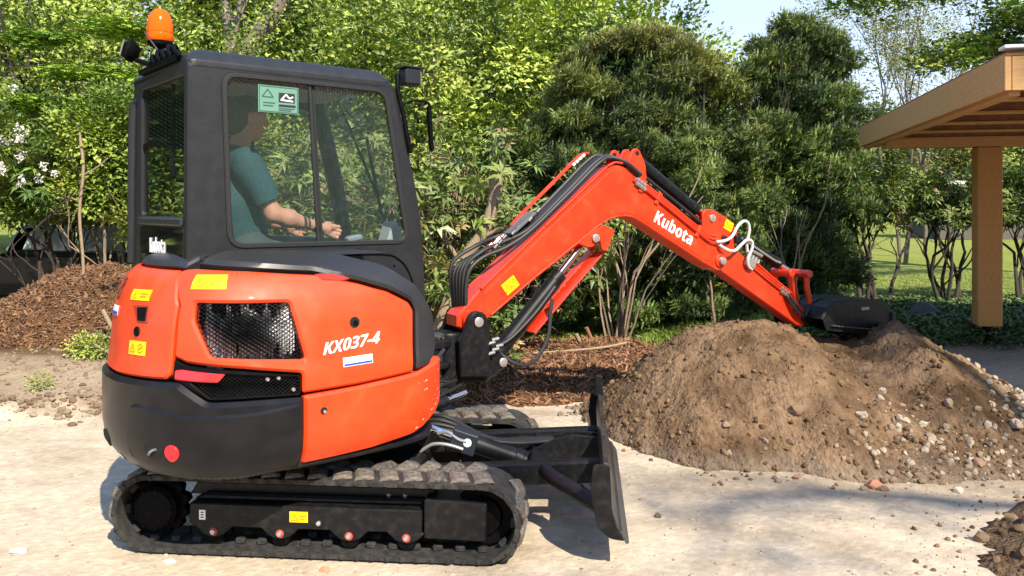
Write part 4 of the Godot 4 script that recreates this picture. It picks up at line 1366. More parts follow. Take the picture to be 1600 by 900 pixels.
	tube(ch, smooth_path([a + Vector3(0.0, 0.10, 0.07), a + d * 0.18 + Vector3(-0.02, 0.02, 0.075), a + d * 0.42 + Vector3(0, 0, 0.07), a + d * 0.66 + Vector3(0, 0, 0.06)]), 0.013, 8)
	tube(ch, smooth_path([a + Vector3(-0.02, 0.06, 0.12), a + Vector3(0.10, -0.02, 0.15), a + Vector3(0.25, -0.02, 0.12), a + Vector3(0.38, 0.12, 0.09), a + Vector3(0.43, 0.30, 0.05), a + Vector3(0.46, 0.38, 0.03)]), 0.014, 8)
	put("cylinder_hose", ch.finish(), M.hose, cyl)
	var gd := Shape.new()
	bar(gd, Vector3(0.52, 0.93, -0.075), Vector3(1.12, 1.485, -0.075), 0.012, 0.07, 0.003, Vector3.BACK)
	bar(gd, Vector3(0.545, 0.915, -0.01), Vector3(1.14, 1.465, -0.01), 0.12, 0.012, 0.003, Vector3(-0.68, 0.73, 0))
	put("cylinder_guard", gd.finish(), M.boom, ex, BMX)
	# hoses along the top of the boom
	for k in 6:
		var hs := Shape.new()
		var z := 0.068 - 0.027 * k
		var lift: float = 0.02 * (k % 3) + [0.0, 0.012, -0.015, 0.02, -0.008, 0.015][k]
		tube(hs, smooth_path([Vector3(0.02 - 0.005 * k, 1.0, z), Vector3(0.0 - 0.006 * k, 1.20, z), Vector3(0.025 - 0.012 * k, 1.365 + lift * 0.8, z), Vector3(0.13, 1.455 + lift * 1.2, z + 0.012 * (k % 2)), Vector3(0.30, 1.515 + lift * 1.1, z - 0.014 * (k % 3)), Vector3(0.50, 1.63 + lift * 0.3, z), Vector3(0.80, 1.875 + lift * 0.4, z), Vector3(1.06, 2.095 + lift * 0.5, z), Vector3(1.18, 2.145 + lift * 0.4, z * 0.9), Vector3(1.30, 2.11, z + 0.03), Vector3(1.42, 2.02 - 0.008 * k, z + 0.05 if k < 3 else z)], 6), 0.0145, 8)
		put("hydraulic_hose", hs.finish(), M.hose, ex, BMX)
	var cl := Shape.new()
	bar(cl, Vector3(0.36, 1.60, 0), Vector3(0.55, 1.75, 0), 0.12, 0.02, 0.005, Vector3(-0.62, 0.78, 0))
	var clamp := put("hose_clamp", cl.finish(), plain(gray(0.12), 0.35), boom)
	var cc := Shape.new()
	for k in 9: rod(cc, Vector3(0.22 + 0.045 * k, 1.51 + 0.03 * k, 0.05 - 0.02 * (k % 3)), Vector3(0.245 + 0.045 * k, 1.535 + 0.03 * k, 0.05 - 0.02 * (k % 3)), 0.015, 8)
	put("hose_fitting", cc.finish(), M.steel, clamp)
	var rc := Shape.new()
	for k in 5: rod(rc, Vector3(0.19 + 0.03 * k, 1.495 + 0.02 * k, -0.02 * (k % 2)), Vector3(0.215 + 0.03 * k, 1.515 + 0.02 * k, -0.02 * (k % 2)), 0.016, 6)
	put("red_fitting", rc.finish(), M.redlens, clamp)
	var pf := Shape.new()
	for z in [-0.07, -0.095]:
		tube(pf, smooth_path([Vector3(0.42, 1.655, z + 0.02), Vector3(0.5, 1.725, z), Vector3(0.75, 1.94, z), Vector3(1.0, 2.155, z), Vector3(1.08, 2.18, z)], 4), 0.009, 8)
	put("steel_pipe", pf.finish(), M.boom, ex, BMX)
	var ff := Shape.new()
	for k in 4: rod(ff, Vector3(0.93 + 0.028 * k, 2.085 + 0.022 * k, -0.06), Vector3(0.95 + 0.028 * k, 2.10 + 0.022 * k, -0.06), 0.014, 6)
	put("hose_fitting", ff.finish(), M.silver, clamp)
	# fixed pipes on the upper half of the boom
	for k in 3:
		var z := 0.10 - 0.016 * k
		var y := 0.028 * k
		var ps := Shape.new()
		tube(ps, smooth_path([Vector3(1.36, 1.985 + y, z), Vector3(1.46, 1.925 + y, z), Vector3(1.75, 1.745 + y, z), Vector3(2.02, 1.575 + y, z), Vector3(2.11, 1.52 + y, z), Vector3(2.20, 1.505 + y, z + 0.01)], 4), 0.0095, 8)
		put("steel_pipe", ps.finish(), M.boom, ex, BMX)
	for e in [[1.45, 1.94], [1.60, 1.85], [2.0, 1.60]]:
		var pc := Shape.new()
		box(pc, Vector3(e[0], e[1], 0.088), Vector3(0.035, 0.10, 0.03), 0.004, Basis(Vector3.BACK, -0.56))
		put("pipe_clamp", pc.finish(), M.boom, boom)
	var pn2 := Shape.new()
	for k in 6: rod(pn2, Vector3(1.38 + 0.03 * (k % 3), 1.965 + 0.03 * (k / 3) - 0.018 * (k % 3), 0.105), Vector3(1.405 + 0.03 * (k % 3), 1.95 + 0.03 * (k / 3) - 0.018 * (k % 3), 0.105), 0.015, 6)
	put("hose_fitting", pn2.finish(), M.silver, boom)
	var wl := Shape.new()
	tube(wl, smooth_path([Vector3(2.10, 1.64, 0.06), Vector3(1.80, 1.83, 0.05), Vector3(1.55, 1.985, 0.05), Vector3(1.42, 2.06, 0.05)], 4), 0.014, 8)
	tube(wl, smooth_path([Vector3(2.10, 1.615, 0.03), Vector3(1.80, 1.80, 0.03), Vector3(1.55, 1.955, 0.03), Vector3(1.42, 2.03, 0.03)], 4), 0.014, 8)
	put("hydraulic_hose", wl.finish(), M.hose, ex, BMX)
	# arm cylinder
	var e0 := Vector3(1.425, 2.165, 0)
	var e1 := Vector3(2.16, 1.70, 0)
	var ed := (e1 - e0).normalized()
	var ac := Shape.new()
	rod(ac, e0, e0 + ed * 0.74, 0.046, 20, 0.005)
	rod(ac, e0 + ed * 0.69, e0 + ed * 0.75, 0.052, 20, 0.004)
	var aco := put("arm_cylinder", ac.finish(), M.frame, ex, BMX)
	var ar := Shape.new()
	rod(ar, e0 + ed * 0.74, e1, 0.024, 14)
	rod(ar, e1 + Vector3(0, 0, -0.08), e1 + Vector3(0, 0, 0.085), 0.026, 14)
	put("piston_rod", ar.finish(), M.chrome, aco)
	# arm
	var am := Shape.new()
	prism(am, round_poly(vec2s([2.10, 1.44, 2.15, 1.31, 2.25, 1.285, 3.11, 0.80, 3.20, 0.765, 3.25, 0.80, 3.255, 0.88, 3.18, 0.96, 2.62, 1.315, 2.50, 1.40, 2.40, 1.47, 2.36, 1.60, 2.20, 1.66]), 0.03), -0.068, 0.068, 0.008)
	var arm := put("arm", am.finish(32.0), M.boom, ex, BMX)
	for z in [0.062, -0.062]:
		var hp := Shape.new()
		prism(hp, round_poly(vec2s([2.06, 1.52, 2.06, 1.735, 2.10, 1.775, 2.18, 1.765, 2.36, 1.68, 2.44, 1.59, 2.40, 1.46, 2.25, 1.42]), 0.03), z - 0.012, z + 0.012, 0.004)
		put("arm_head_plate", hp.finish(), M.boom, arm)
	sticker("warning_sticker", arm, on_plane(Transform3D(Basis(Vector3.BACK, -0.45), Vector3(2.335, 1.64, 0.075))), 0.09, 0.075, Transform3D(), 2)
	for it in [[2.16, 1.70, 0.075], [2.235, 1.365, 0.115], [3.22, 0.84, 0.07]]:
		var pn := Shape.new()
		lathe(pn, [0.03, 0.0, 0.03, 0.01, 0.02, 0.014, 0.0, 0.014], along(Vector3(it[0], it[1], it[2]), Vector3(0, 0, 1)), 14)
		put("pivot_pin", pn.finish(), M.bolt, arm)
	var fl := Shape.new()
	for z in [0.07, -0.07]: bar(fl, Vector3(2.55, 1.345, z), Vector3(3.1, 1.0, z), 0.01, 0.02, 0.003, Vector3.BACK)
	put("arm_flange", fl.finish(), M.boom, arm)
	# bucket cylinder, links, bucket
	var f0 := Vector3(2.44, 1.565, 0)
	var f1 := Vector3(3.14, 1.235, 0)
	var fd := (f1 - f0).normalized()
	var bc := Shape.new()
	rod(bc, f0, f0 + fd * 0.58, 0.041, 18, 0.005)
	rod(bc, f0 + fd * 0.54, f0 + fd * 0.6, 0.047, 18, 0.004)
	var bco := put("bucket_cylinder", bc.finish(), M.frame, ex, BMX)
	var brd := Shape.new()
	rod(brd, f0 + fd * 0.58, f1, 0.021, 14)
	put("piston_rod", brd.finish(), M.chrome, bco)
	var fh := Shape.new()
	tube(fh, smooth_path([f0 + fd * 0.06 + Vector3(0, 0.0, 0.055), f0 + fd * 0.25 + Vector3(0, -0.01, 0.06), f0 + fd * 0.48 + Vector3(0, -0.015, 0.055), f0 + fd * 0.57 + Vector3(0, 0, 0.045)]), 0.010, 8)
	put("cylinder_pipe", fh.finish(), M.silver, bco)
	for z in [0.085, -0.085]:
		var l1 := Shape.new()
		bar(l1, Vector3(3.03, 1.235, z), Vector3(3.07, 0.965, z), 0.018, 0.055, 0.006, Vector3.BACK)
		put("rocker_link", l1.finish(), M.boom, ex, BMX)
		var l2 := Shape.new()
		tube(l2, PackedVector3Array([Vector3(3.245, 1.22, z * 0.8), Vector3(3.25, 1.1, z * 0.8), Vector3(3.31, 0.9, z * 0.8)]), 0.024, 10)
		put("bucket_link", l2.finish(), M.boom, ex, BMX)
	for e in [[3.03, 1.235], [3.245, 1.22], [3.07, 0.965]]:
		var ln := Shape.new()
		rod(ln, Vector3(e[0], e[1], -0.11), Vector3(e[0], e[1], 0.11), 0.034, 16, 0.005)
		put("link_pin", ln.finish(), M.boom, ex, BMX)
	for z in [0.07, -0.07]:
		var ln := Shape.new()
		bar(ln, Vector3(3.03, 1.235, z), Vector3(3.245, 1.22, z), 0.016, 0.05, 0.006, Vector3.BACK)
		put("rocker_bar", ln.finish(), M.boom, ex, BMX)
	var ap := Shape.new()
	for k in 3:
		tube(ap, smooth_path([Vector3(2.58 + 0.02 * k, 1.31 + 0.02 * k, 0.076), Vector3(2.78, 1.185 + 0.026 * k, 0.08), Vector3(2.95, 1.08 + 0.025 * k, 0.08), Vector3(3.0 + 0.02 * k, 1.03 + 0.02 * k, 0.085), Vector3(3.05 + 0.03 * k, 0.94 + 0.015 * k, 0.09)]), 0.0095, 8)
	put("steel_pipe", ap.finish(), M.boom, ex, BMX)
	var ah := Shape.new()
	for k in 2:
		tube(ah, smooth_path([Vector3(2.97 + 0.03 * k, 1.05 + 0.01 * k, 0.09), Vector3(3.06 + 0.03 * k, 0.93, 0.12), Vector3(3.16, 0.87, 0.12), Vector3(3.24, 0.90 + 0.03 * k, 0.10)]), 0.012, 8)
	put("hydraulic_hose", ah.finish(), M.hose, ex, BMX)
	var af := Shape.new()
	for k in 6: rod(af, Vector3(2.92 + 0.035 * (k % 3), 1.09 - 0.02 * (k % 3) + 0.03 * (k / 3), 0.086), Vector3(2.94 + 0.035 * (k % 3), 1.078 - 0.02 * (k % 3) + 0.03 * (k / 3), 0.086), 0.014, 6)
	put("hose_fitting", af.finish(), M.silver, ex, BMX)
	# pale hose loops at the elbow
	for k in 2:
		var hs := Shape.new()
		var pts := [Vector3(2.17, 1.515, 0.11), Vector3(2.25, 1.525, 0.13), Vector3(2.31, 1.56, 0.14), Vector3(2.37, 1.635, 0.14), Vector3(2.44, 1.675, 0.135), Vector3(2.50, 1.655, 0.125), Vector3(2.515, 1.59, 0.12), Vector3(2.50, 1.50, 0.11), Vector3(2.515, 1.43, 0.10)]
		if k == 1: pts = [Vector3(2.20, 1.49, 0.11), Vector3(2.27, 1.45, 0.135), Vector3(2.34, 1.445, 0.14), Vector3(2.41, 1.49, 0.14), Vector3(2.47, 1.525, 0.14), Vector3(2.53, 1.51, 0.135), Vector3(2.535, 1.45, 0.13), Vector3(2.505, 1.375, 0.115), Vector3(2.53, 1.31, 0.10), Vector3(2.58, 1.285, 0.09)]
		tube(hs, smooth_path(pts), 0.0125, 10)
		put("looped_hose", hs.finish(), plain(Color(0.55, 0.56, 0.54), 0.5), ex, BMX)
	var vb := Shape.new()
	box(vb, Vector3(2.56, 1.335, 0.085), Vector3(0.10, 0.07, 0.05), 0.008, Basis(Vector3.BACK, -0.5))
	for k in 5: rod(vb, Vector3(2.53 + 0.03 * k, 1.40 - 0.018 * k, 0.08), Vector3(2.545 + 0.03 * k, 1.43 - 0.018 * k, 0.08), 0.013, 8)
	rod(vb, Vector3(2.61, 1.43, 0.06), Vector3(2.72, 1.385, 0.06), 0.015, 8)
	put("pipe_valve", vb.finish(), M.silver, ex, BMX)
	var bs := Shape.new()
	box(bs, Vector3(2.42, 1.53, 0.09), Vector3(0.06, 0.07, 0.04), 0.012)
	put("valve_body", bs.finish(), M.frame, ex, BMX)
	bs = Shape.new()
	box(bs, Vector3(2.30, 1.53, 0.08), Vector3(0.09, 0.05, 0.03), 0.01, Basis(Vector3.BACK, -0.4))
	put("valve_body", bs.finish(), M.frame, ex, BMX)
	# bucket: back shell and side plates, its mouth towards the soil
	var shell := vec2s([3.20, 0.86, 3.26, 0.955, 3.36, 0.995, 3.90, 0.985, 4.02, 0.96, 4.09, 0.90, 4.125, 0.80, 4.13, 0.60])
	var wall := PackedVector2Array(shell)
	for i in range(shell.size() - 1, -1, -1):
		var q := shell[i] - Vector2(3.7, 0.6)
		wall.append(Vector2(3.7, 0.6) + q * 0.955)
	var bk := Shape.new()
	prism(bk, wall, -0.26, 0.26, 0.003)
	var bucket := put("bucket", bk.finish(30.0), M.frame, ex, BMX)
	for z in [0.262, -0.274]:
		var sp := Shape.new()
		var q := PackedVector2Array(shell)
		q.append_array(vec2s([4.09, 0.58, 3.7, 0.70, 3.25, 0.76]))
		prism(sp, q, z, z + 0.012, 0.003)
		put("bucket_side_plate", sp.finish(), M.frame, bucket)
	for z in [0.09, -0.09]:
		var er := Shape.new()
		prism(er, round_poly(vec2s([3.15, 0.84, 3.22, 0.78, 3.40, 0.85, 3.46, 0.985, 3.40, 1.02, 3.31, 0.99]), 0.03), z - 0.014, z + 0.014, 0.004)
		put("bucket_ear", er.finish(), M.frame, bucket)
	var wr := Shape.new()
	bar(wr, Vector3(3.30, 0.80, 0.277), Vector3(4.06, 0.70, 0.277), 0.012, 0.05, 0.004, Vector3.BACK)
	bar(wr, Vector3(4.10, 0.86, 0.277), Vector3(4.12, 0.60, 0.277), 0.014, 0.05, 0.004, Vector3.BACK)
	put("wear_strip", wr.finish(), M.worn, bucket)
	for k in 4:
		var tt := Shape.new()
		prism(tt, vec2s([-0.03, 0.0, 0.03, 0.0, 0.018, -0.12, -0.018, -0.12]), -0.012, 0.012, 0.004)
		put("bucket_tooth", tt.finish(), M.worn, bucket, Transform3D(Basis(Vector3.UP, PI / 2), Vector3(4.115, 0.61, -0.2 + 0.133 * k)))
	var bl := Shape.new()
	box(bl, Vector3(3.74, 0.915, 0.2755), Vector3(0.10, 0.025, 0.003), 0.001)
	put("bucket_label", bl.finish(), plain(gray(0.3), 0.5), bucket)
# ---------------------------------------------------------------- ground and heaps (x right, d away from the camera)
var n_big := noise(101, 0.35, 4)
var n_mid := noise(102, 1.6, 4)
var n_fine := noise(103, 9.0, 3)

func rise(x: float, d: float) -> float:
	var h := 0.32 * smoothstep(7.3, 9.9, d) * smoothstep(0.8, 3.6, x)
	h += 0.12 * smoothstep(7.0, 9.5, d) * smoothstep(-2.0, -4.0, x)
	h += clampf(d - 14.0, 0.0, 80.0) * 0.009
	return h

func ground_y(x: float, d: float) -> float:
	var h := rise(x, d)
	var away := smoothstep(0.0, 1.5, maxf(absf(x + 0.7) - 1.6, absf(d - 4.7) - 1.0))
	h += n_big.get_noise_2d(x, d) * 0.03 * away + n_mid.get_noise_2d(x, d) * 0.012 * away + n_fine.get_noise_2d(x, d) * 0.005
	# a low ridge of broken earth on the left
	var rd := 7.15 + 0.25 * n_big.get_noise_2d(x * 2.0, 5.0)
	var ridge := exp(-pow((d - rd) / 0.22, 2.0)) * smoothstep(-3.0, -3.9, x)
	h += ridge * (0.09 + 0.14 * absf(n_mid.get_noise_2d(x * 2.2, d * 2.2)))
	# tracked-up sand by the near track
	h += 0.05 * exp(-(pow((x - 0.16) / 0.14, 2.0) + pow((d - 4.62) / 0.16, 2.0)))
	return h

func grid_lines(lo: float, hi: float, a: float, b: float, step: float, grow: float) -> PackedFloat32Array:
	var out := PackedFloat32Array()
	var x := a
	while x <= b:
		out.append(x)
		x += step
	var s := step
	var y := x
	while y < hi:
		out.append(y)
		s *= grow
		y += s
	out.append(hi)
	s = step
	y = a - s
	while y > lo:
		out.append(y)
		s *= grow
		y -= s
	out.append(lo)
	out.sort()
	return out

# a sheet over the lines xs and ds; height and colour are functions of (x, d)
func sheet(xs: PackedFloat32Array, ds: PackedFloat32Array, height: Callable, colour: Callable, keep = null) -> ArrayMesh:
	var nx := xs.size(); var nd := ds.size()
	var v := PackedVector3Array(); v.resize(nx * nd)
	var n := PackedVector3Array(); n.resize(nx * nd)
	var c := PackedColorArray(); c.resize(nx * nd)
	for j in nd:
		for i in nx:
			var k := j * nx + i
			v[k] = Vector3(xs[i], height.call(xs[i], ds[j]), -ds[j])
			c[k] = colour.call(xs[i], ds[j])
	for j in nd:
		for i in nx:
			var a := v[j * nx + mini(i + 1, nx - 1)] - v[j * nx + maxi(i - 1, 0)]
			var b := v[mini(j + 1, nd - 1) * nx + i] - v[maxi(j - 1, 0) * nx + i]
			n[j * nx + i] = a.cross(b).normalized()
	var idx := PackedInt32Array()
	for j in nd - 1:
		for i in nx - 1:
			var k := j * nx + i
			if keep != null and not keep.call(xs[i], ds[j]): continue
			idx.append_array(PackedInt32Array([k, k + nx, k + 1, k + 1, k + nx, k + nx + 1]))
	var a := []
	a.resize(Mesh.ARRAY_MAX)
	a[Mesh.ARRAY_VERTEX] = v
	a[Mesh.ARRAY_NORMAL] = n
	a[Mesh.ARRAY_COLOR] = c
	a[Mesh.ARRAY_INDEX] = idx
	var m := ArrayMesh.new()
	m.add_surface_from_arrays(Mesh.PRIMITIVE_TRIANGLES, a)
	return m

func earth_material(scale: float, lo: float, rough: float, relief: float, s: int) -> StandardMaterial3D:
	var m := plain(Color.WHITE, rough)
	m.specular_mode = BaseMaterial3D.SPECULAR_DISABLED
	m.vertex_color_use_as_albedo = true
	m.albedo_texture = ramp_texture(s, 0.018, [0.2, gray(lo), 0.5, gray(0.86), 0.8, gray(1.0)], 1024, 6)
	m.uv1_triplanar = true
	m.uv1_world_triplanar = true
	m.uv1_scale = Vector3.ONE * scale
	m.heightmap_enabled = true
	m.heightmap_texture = ramp_texture(s + 1, 0.03, [0.15, Color.BLACK, 0.85, Color.WHITE], 1024, 6)
	m.heightmap_scale = relief
	return m

const SAND := Color(0.580, 0.480, 0.355)
const SAND_DARK := Color(0.385, 0.305, 0.215)
const SOIL := Color(0.135, 0.088, 0.052)
const SOIL_PALE := Color(0.27, 0.185, 0.115)

func ground_colour(x: float, d: float) -> Color:
	var a := n_big.get_noise_2d(x * 1.3 + 40.0, d * 1.3)
	var b := n_mid.get_noise_2d(x * 0.9, d * 2.0 + 70.0)
	var c := SAND.lerp(SAND_DARK, clampf(0.22 + a * 0.6 + b * 0.75, 0.0, 1.0))
	# loam on the left behind the yard, garden soil at the back, soil spilled in the right corner
	var loam := smoothstep(6.75, 7.15, d + b * 0.35) * smoothstep(-2.2, -3.0, x)
	c = c.lerp(SOIL_PALE.lerp(SAND_DARK, clampf(0.45 + a * 0.8 + b * 0.5, 0.0, 1.0)), loam * 0.92)
	c = c.lerp(SOIL, smoothstep(9.0, 9.5, d + a * 0.5) * (1.0 - smoothstep(3.4, 4.2, x) * (1.0 - smoothstep(9.15, 9.4, d + 0.2 * a))))
	c = c.lerp(SOIL_PALE, clampf(smoothstep(2.4, 3.6, x + (4.6 - d) * 0.5 + a * 0.6) * smoothstep(5.4, 4.6, d), 0.0, 1.0) * 0.7)
	c = c.lerp(Color(0.27, 0.22, 0.17), 0.9 * smoothstep(7.7, 8.6, d + a * 0.6) * smoothstep(2.6, 3.6, x))
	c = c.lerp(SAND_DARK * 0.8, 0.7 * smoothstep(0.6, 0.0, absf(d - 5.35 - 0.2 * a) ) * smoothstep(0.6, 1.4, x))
	return c

func build_ground() -> void:
	M.earth = earth_material(0.55, 0.80, 0.95, 0.35, 61)
	var xs := grid_lines(-90.0, 110.0, -5.2, 4.8, 0.055, 1.13)
	var ds := grid_lines(-25.0, 180.0, 2.6, 9.4, 0.05, 1.13)
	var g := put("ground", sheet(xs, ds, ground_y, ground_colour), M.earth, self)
	tag(g, "", "", "", "structure")
	# lawn behind the shrubs
	M.lawn = earth_material(0.8, 0.6, 0.95, 2.0, 65)
	var lx := grid_lines(-60.0, 100.0, 2.0, 12.0, 0.35, 1.12)
	var ld := grid_lines(12.6, 75.0, 12.6, 18.0, 0.35, 1.12)
	var lawn := put("lawn", sheet(lx, ld, func(x, d): return ground_y(x, d) + 0.03, func(x, d): return Color(0.27, 0.32, 0.07).lerp(Color(0.36, 0.38, 0.11), clampf(0.5 + n_big.get_noise_2d(x * 0.5, d * 0.5), 0.0, 1.0))), M.lawn, self)
	tag(lawn, "", "", "", "structure")
	# loose grit and pebbles on the sand
	var r := fresh(5)
	var tr := []; var col := []
	for i in 3600:
		var d := 3.0 + 6.0 * pow(r.randf(), 1.6)
		var x := r.randf_range(-0.72, 0.72) * d
		if heap_y(x, d) > 0.02: continue
		var sz := 0.003 + 0.008 * pow(r.randf(), 5.0)
		if r.randf() < 0.02: sz *= 2.2
		tr.append(Transform3D(Basis.from_euler(Vector3(r.randf() * TAU, r.randf() * TAU, r.randf() * TAU)).scaled(Vector3(1.3, 0.8, 1.0) * sz), Vector3(x, ground_y(x, d) + sz * 0.3, -d)))
		col.append(SAND_DARK.lerp(Color(0.62, 0.54, 0.44), r.randf()) if r.randf() < 0.85 else Color(0.3, 0.22, 0.16))
	var peb := scatter("grit", pebble(1), M.speck, self, tr, col)
	tag(peb, "", "", "", "stuff")
	tr = []; col = []
	for i in 5200:      # crumbs of earth on the ridge and loam on the left
		var d := r.randf_range(6.85, 9.6) if r.randf() < 0.5 else 7.15 + 0.2 * r.randfn()
		var x := -r.randf_range(2.7, 6.2)
		var sz := 0.004 + 0.03 * pow(r.randf(), 7.0)
		tr.append(Transform3D(Basis.from_euler(Vector3(r.randf() * TAU, r.randf() * TAU, r.randf() * TAU)).scaled(Vector3(1.3, 0.8, 1.0) * sz), Vector3(x, ground_y(x, d) + sz * 0.25, -d)))
		col.append((SOIL_PALE * 0.7).lerp(SAND_DARK, r.randf() * 0.9))
	tag(scatter("earth_crumbs", pebble(2), M.speck, self, tr, col), "", "", "", "stuff")
	# single stones on the sand
	stone_thing("pale flat stone lying alone on the sand in the near left corner", Vector2(-2.55, 4.24), Vector3(0.05, 0.012, 0.035), Color(0.66, 0.58, 0.48), 3)
	stone_thing("reddish piece of broken brick on the sand before the soil heap", Vector2(2.31, 5.22), Vector3(0.055, 0.035, 0.04), Color(0.33, 0.15, 0.09), 4)
	stone_thing("small dark clod on the sand right of the dozer blade", Vector2(0.84, 4.72), Vector3(0.022, 0.016, 0.02), Color(0.12, 0.09, 0.06), 5)
	stone_thing("small rusty brown stone before the near track", Vector2(-0.92, 4.02), Vector3(0.028, 0.016, 0.02), Color(0.45, 0.22, 0.11), 6)
	stone_thing("small whitish stone at the rear foot of the near track", Vector2(-1.72, 4.12), Vector3(0.03, 0.014, 0.02), Color(0.7, 0.63, 0.55), 7)

func stone_thing(label: String, at: Vector2, size: Vector3, c: Color, s: int) -> void:
	var m := grained(c * 0.8, c * 1.15, 0.85, 12.0, 70 + s, 0.03)
	var o := put("stone", rock(s, 2, 0.35), m, self, Transform3D(Basis(Vector3.UP, s * 1.3).scaled(size), Vector3(at.x, ground_y(at.x, at.y) + size.y * 0.5, -at.y)))
	tag(o, label, "stone")

# an uneven stone of about unit radius
func rock(s: int, level := 2, rough := 0.3) -> ArrayMesh:
	var n := noise(900 + s, 0.9, 3)
	var sh := Shape.new()
	var t := (1.0 + sqrt(5.0)) / 2.0
	var p := [Vector3(-1, t, 0), Vector3(1, t, 0), Vector3(-1, -t, 0), Vector3(1, -t, 0), Vector3(0, -1, t), Vector3(0, 1, t), Vector3(0, -1, -t), Vector3(0, 1, -t), Vector3(t, 0, -1), Vector3(t, 0, 1), Vector3(-t, 0, -1), Vector3(-t, 0, 1)]
	var f := [0, 11, 5, 0, 5, 1, 0, 1, 7, 0, 7, 10, 0, 10, 11, 1, 5, 9, 5, 11, 4, 11, 10, 2, 10, 7, 6, 7, 1, 8, 3, 9, 4, 3, 4, 2, 3, 2, 6, 3, 6, 8, 3, 8, 9, 4, 9, 5, 2, 4, 11, 6, 2, 10, 8, 6, 7, 9, 8, 1]
	var tris := []
	for i in range(0, f.size(), 3): tris.append([p[f[i]].normalized(), p[f[i + 1]].normalized(), p[f[i + 2]].normalized()])
	for l in level:
		var more := []
		for q in tris:
			var a = (q[0] + q[1]).normalized(); var b = (q[1] + q[2]).normalized(); var c = (q[2] + q[0]).normalized()
			more.append_array([[q[0], a, c], [a, q[1], b], [c, b, q[2]], [a, b, c]])
		tris = more
	var move := func(v: Vector3) -> Vector3:
		var k := 1.0 + rough * n.get_noise_3dv(v * 1.2) + rough * 0.5 * n.get_noise_3dv(v * 3.0)
		var w := v * k
		for pl in [Vector3(0.7, 0.6, 0.2), Vector3(-0.5, 0.5, 0.7), Vector3(0.2, 0.3, -0.9), Vector3(-0.8, 0.2, -0.4)]:   # broken faces
			var pn: Vector3 = pl.normalized()
			var over := w.dot(pn) - 0.72
			if over > 0.0: w -= pn * over * 0.8
		return w
	for q in tris: sh.tri(move.call(q[0]), move.call(q[1]), move.call(q[2]))
	return sh.finish(32.0)

func pebble(s: int) -> ArrayMesh: return rock(20 + s, 1, 0.4)

# many copies of one mesh as one object
func scatter(called: String, m: Mesh, material: Material, parent: Node, tr: Array, col: Array) -> MultiMeshInstance3D:
	var mm := MultiMesh.new()
	mm.transform_format = MultiMesh.TRANSFORM_3D
	mm.use_colors = true
	mm.mesh = m
	mm.instance_count = tr.size()
	for i in tr.size():
		mm.set_instance_transform(i, tr[i])
		mm.set_instance_color(i, col[i])
	var o := MultiMeshInstance3D.new()
	o.name = called
	o.multimesh = mm
	o.material_override = material
	parent.add_child(o, true)
	return o

# ---- the soil heap
const CREST := [0.58, 0.0, 0.70, 0.10, 0.88, 0.31, 1.06, 0.45, 1.28, 0.64, 1.6, 0.80, 1.86, 0.875, 2.12, 0.845, 2.4, 0.74, 2.66, 0.65, 2.92, 0.62, 3.03, 0.66, 3.13, 0.75, 3.25, 0.80, 3.45, 0.69, 3.72, 0.53, 4.04, 0.33, 4.4, 0.12, 4.8, 0.0]
const FOOT := [0.45, 7.3, 0.6, 6.9, 0.78, 6.2, 0.92, 5.9, 1.3, 5.58, 1.7, 5.48, 2.08, 5.38, 2.47, 5.3, 2.86, 5.26, 3.4, 5.42, 4.0, 5.8, 4.8, 6.5]

func at_x(list: Array, x: float) -> float:
	if x <= list[0]: return list[1]
	for i in range(0, list.size() - 2, 2):
		if x <= list[i + 2]: return lerpf(list[i + 1], list[i + 3], (x - list[i]) / (list[i + 2] - list[i]))
	return list[-1]

func heap_y(x: float, d: float) -> float:   # height of the heap above the ground, 0 outside
	if x < 0.4 or x > 4.85 or d < 5.0 or d > 8.7: return 0.0
	var hc := at_x(CREST, x)
	var df := at_x(FOOT, x) + 0.10 * n_mid.get_noise_2d(x * 1.5, 3.0)
	var dc := 6.78 + 0.12 * n_big.get_noise_2d(x * 3.0, 9.0) + 0.34 * exp(-pow((x - 2.85) / 0.42, 2.0))
	var t := (d - df) / (dc - df) if d < dc else 1.0 - (d - dc) / (0.8 + hc * 1.3)
	if t <= 0.0: return 0.0
	t = minf(t, 1.0)
	var h := hc * (sin(t * PI / 2.0) * 0.6 + t * 0.4)
	var e := smoothstep(0.0, 0.25, t)
	h += e * (0.055 * n_mid.get_noise_2d(x * 1.3, d * 1.3) + 0.024 * n_fine.get_noise_2d(x * 0.8, d * 0.8) + 0.016 * n_fine.get_noise_2d(x * 2.6, d * 2.6) - 0.03 * maxf(0.0, n_mid.get_noise_2d(x * 0.8 + 20.0, d * 2.4)))
	return maxf(h, 0.0)

func corner_y(x: float, d: float) -> float:   # the low heap in the right corner
	var k := 1.0 - Vector2((x - 4.3) / 2.05, (d - 3.55) / 1.75).length() + 0.10 * n_mid.get_noise_2d(x, d)
	if k <= 0.0: return 0.0
	return 0.55 * k + smoothstep(0.0, 0.2, k) * (0.03 * n_mid.get_noise_2d(x * 2.0, d * 2.0) + 0.025 * n_fine.get_noise_2d(x, d))

func mulch_left_y(x: float, d: float) -> float:
	var hc := at_x([-8.6, 0.0, -7.6, 0.06, -6.9, 0.28, -6.36, 0.60, -5.93, 0.84, -5.4, 0.90, -4.8, 0.84, -4.1, 0.5, -3.4, 0.0], x)
	var t := (d - 9.55 - 0.15 * n_mid.get_noise_2d(x, 2.0)) / 1.35 if d < 10.9 else 1.0 - (d - 10.9) / 1.2
	if t <= 0.0 or hc <= 0.0: return 0.0
	return maxf(0.0, hc * sin(minf(t, 1.0) * PI / 2.0) + 0.05 * n_mid.get_noise_2d(x * 2.0, d * 2.0) * smoothstep(0, 0.3, t) + 0.03 * n_fine.get_noise_2d(x, d) * smoothstep(0, 0.3, t))

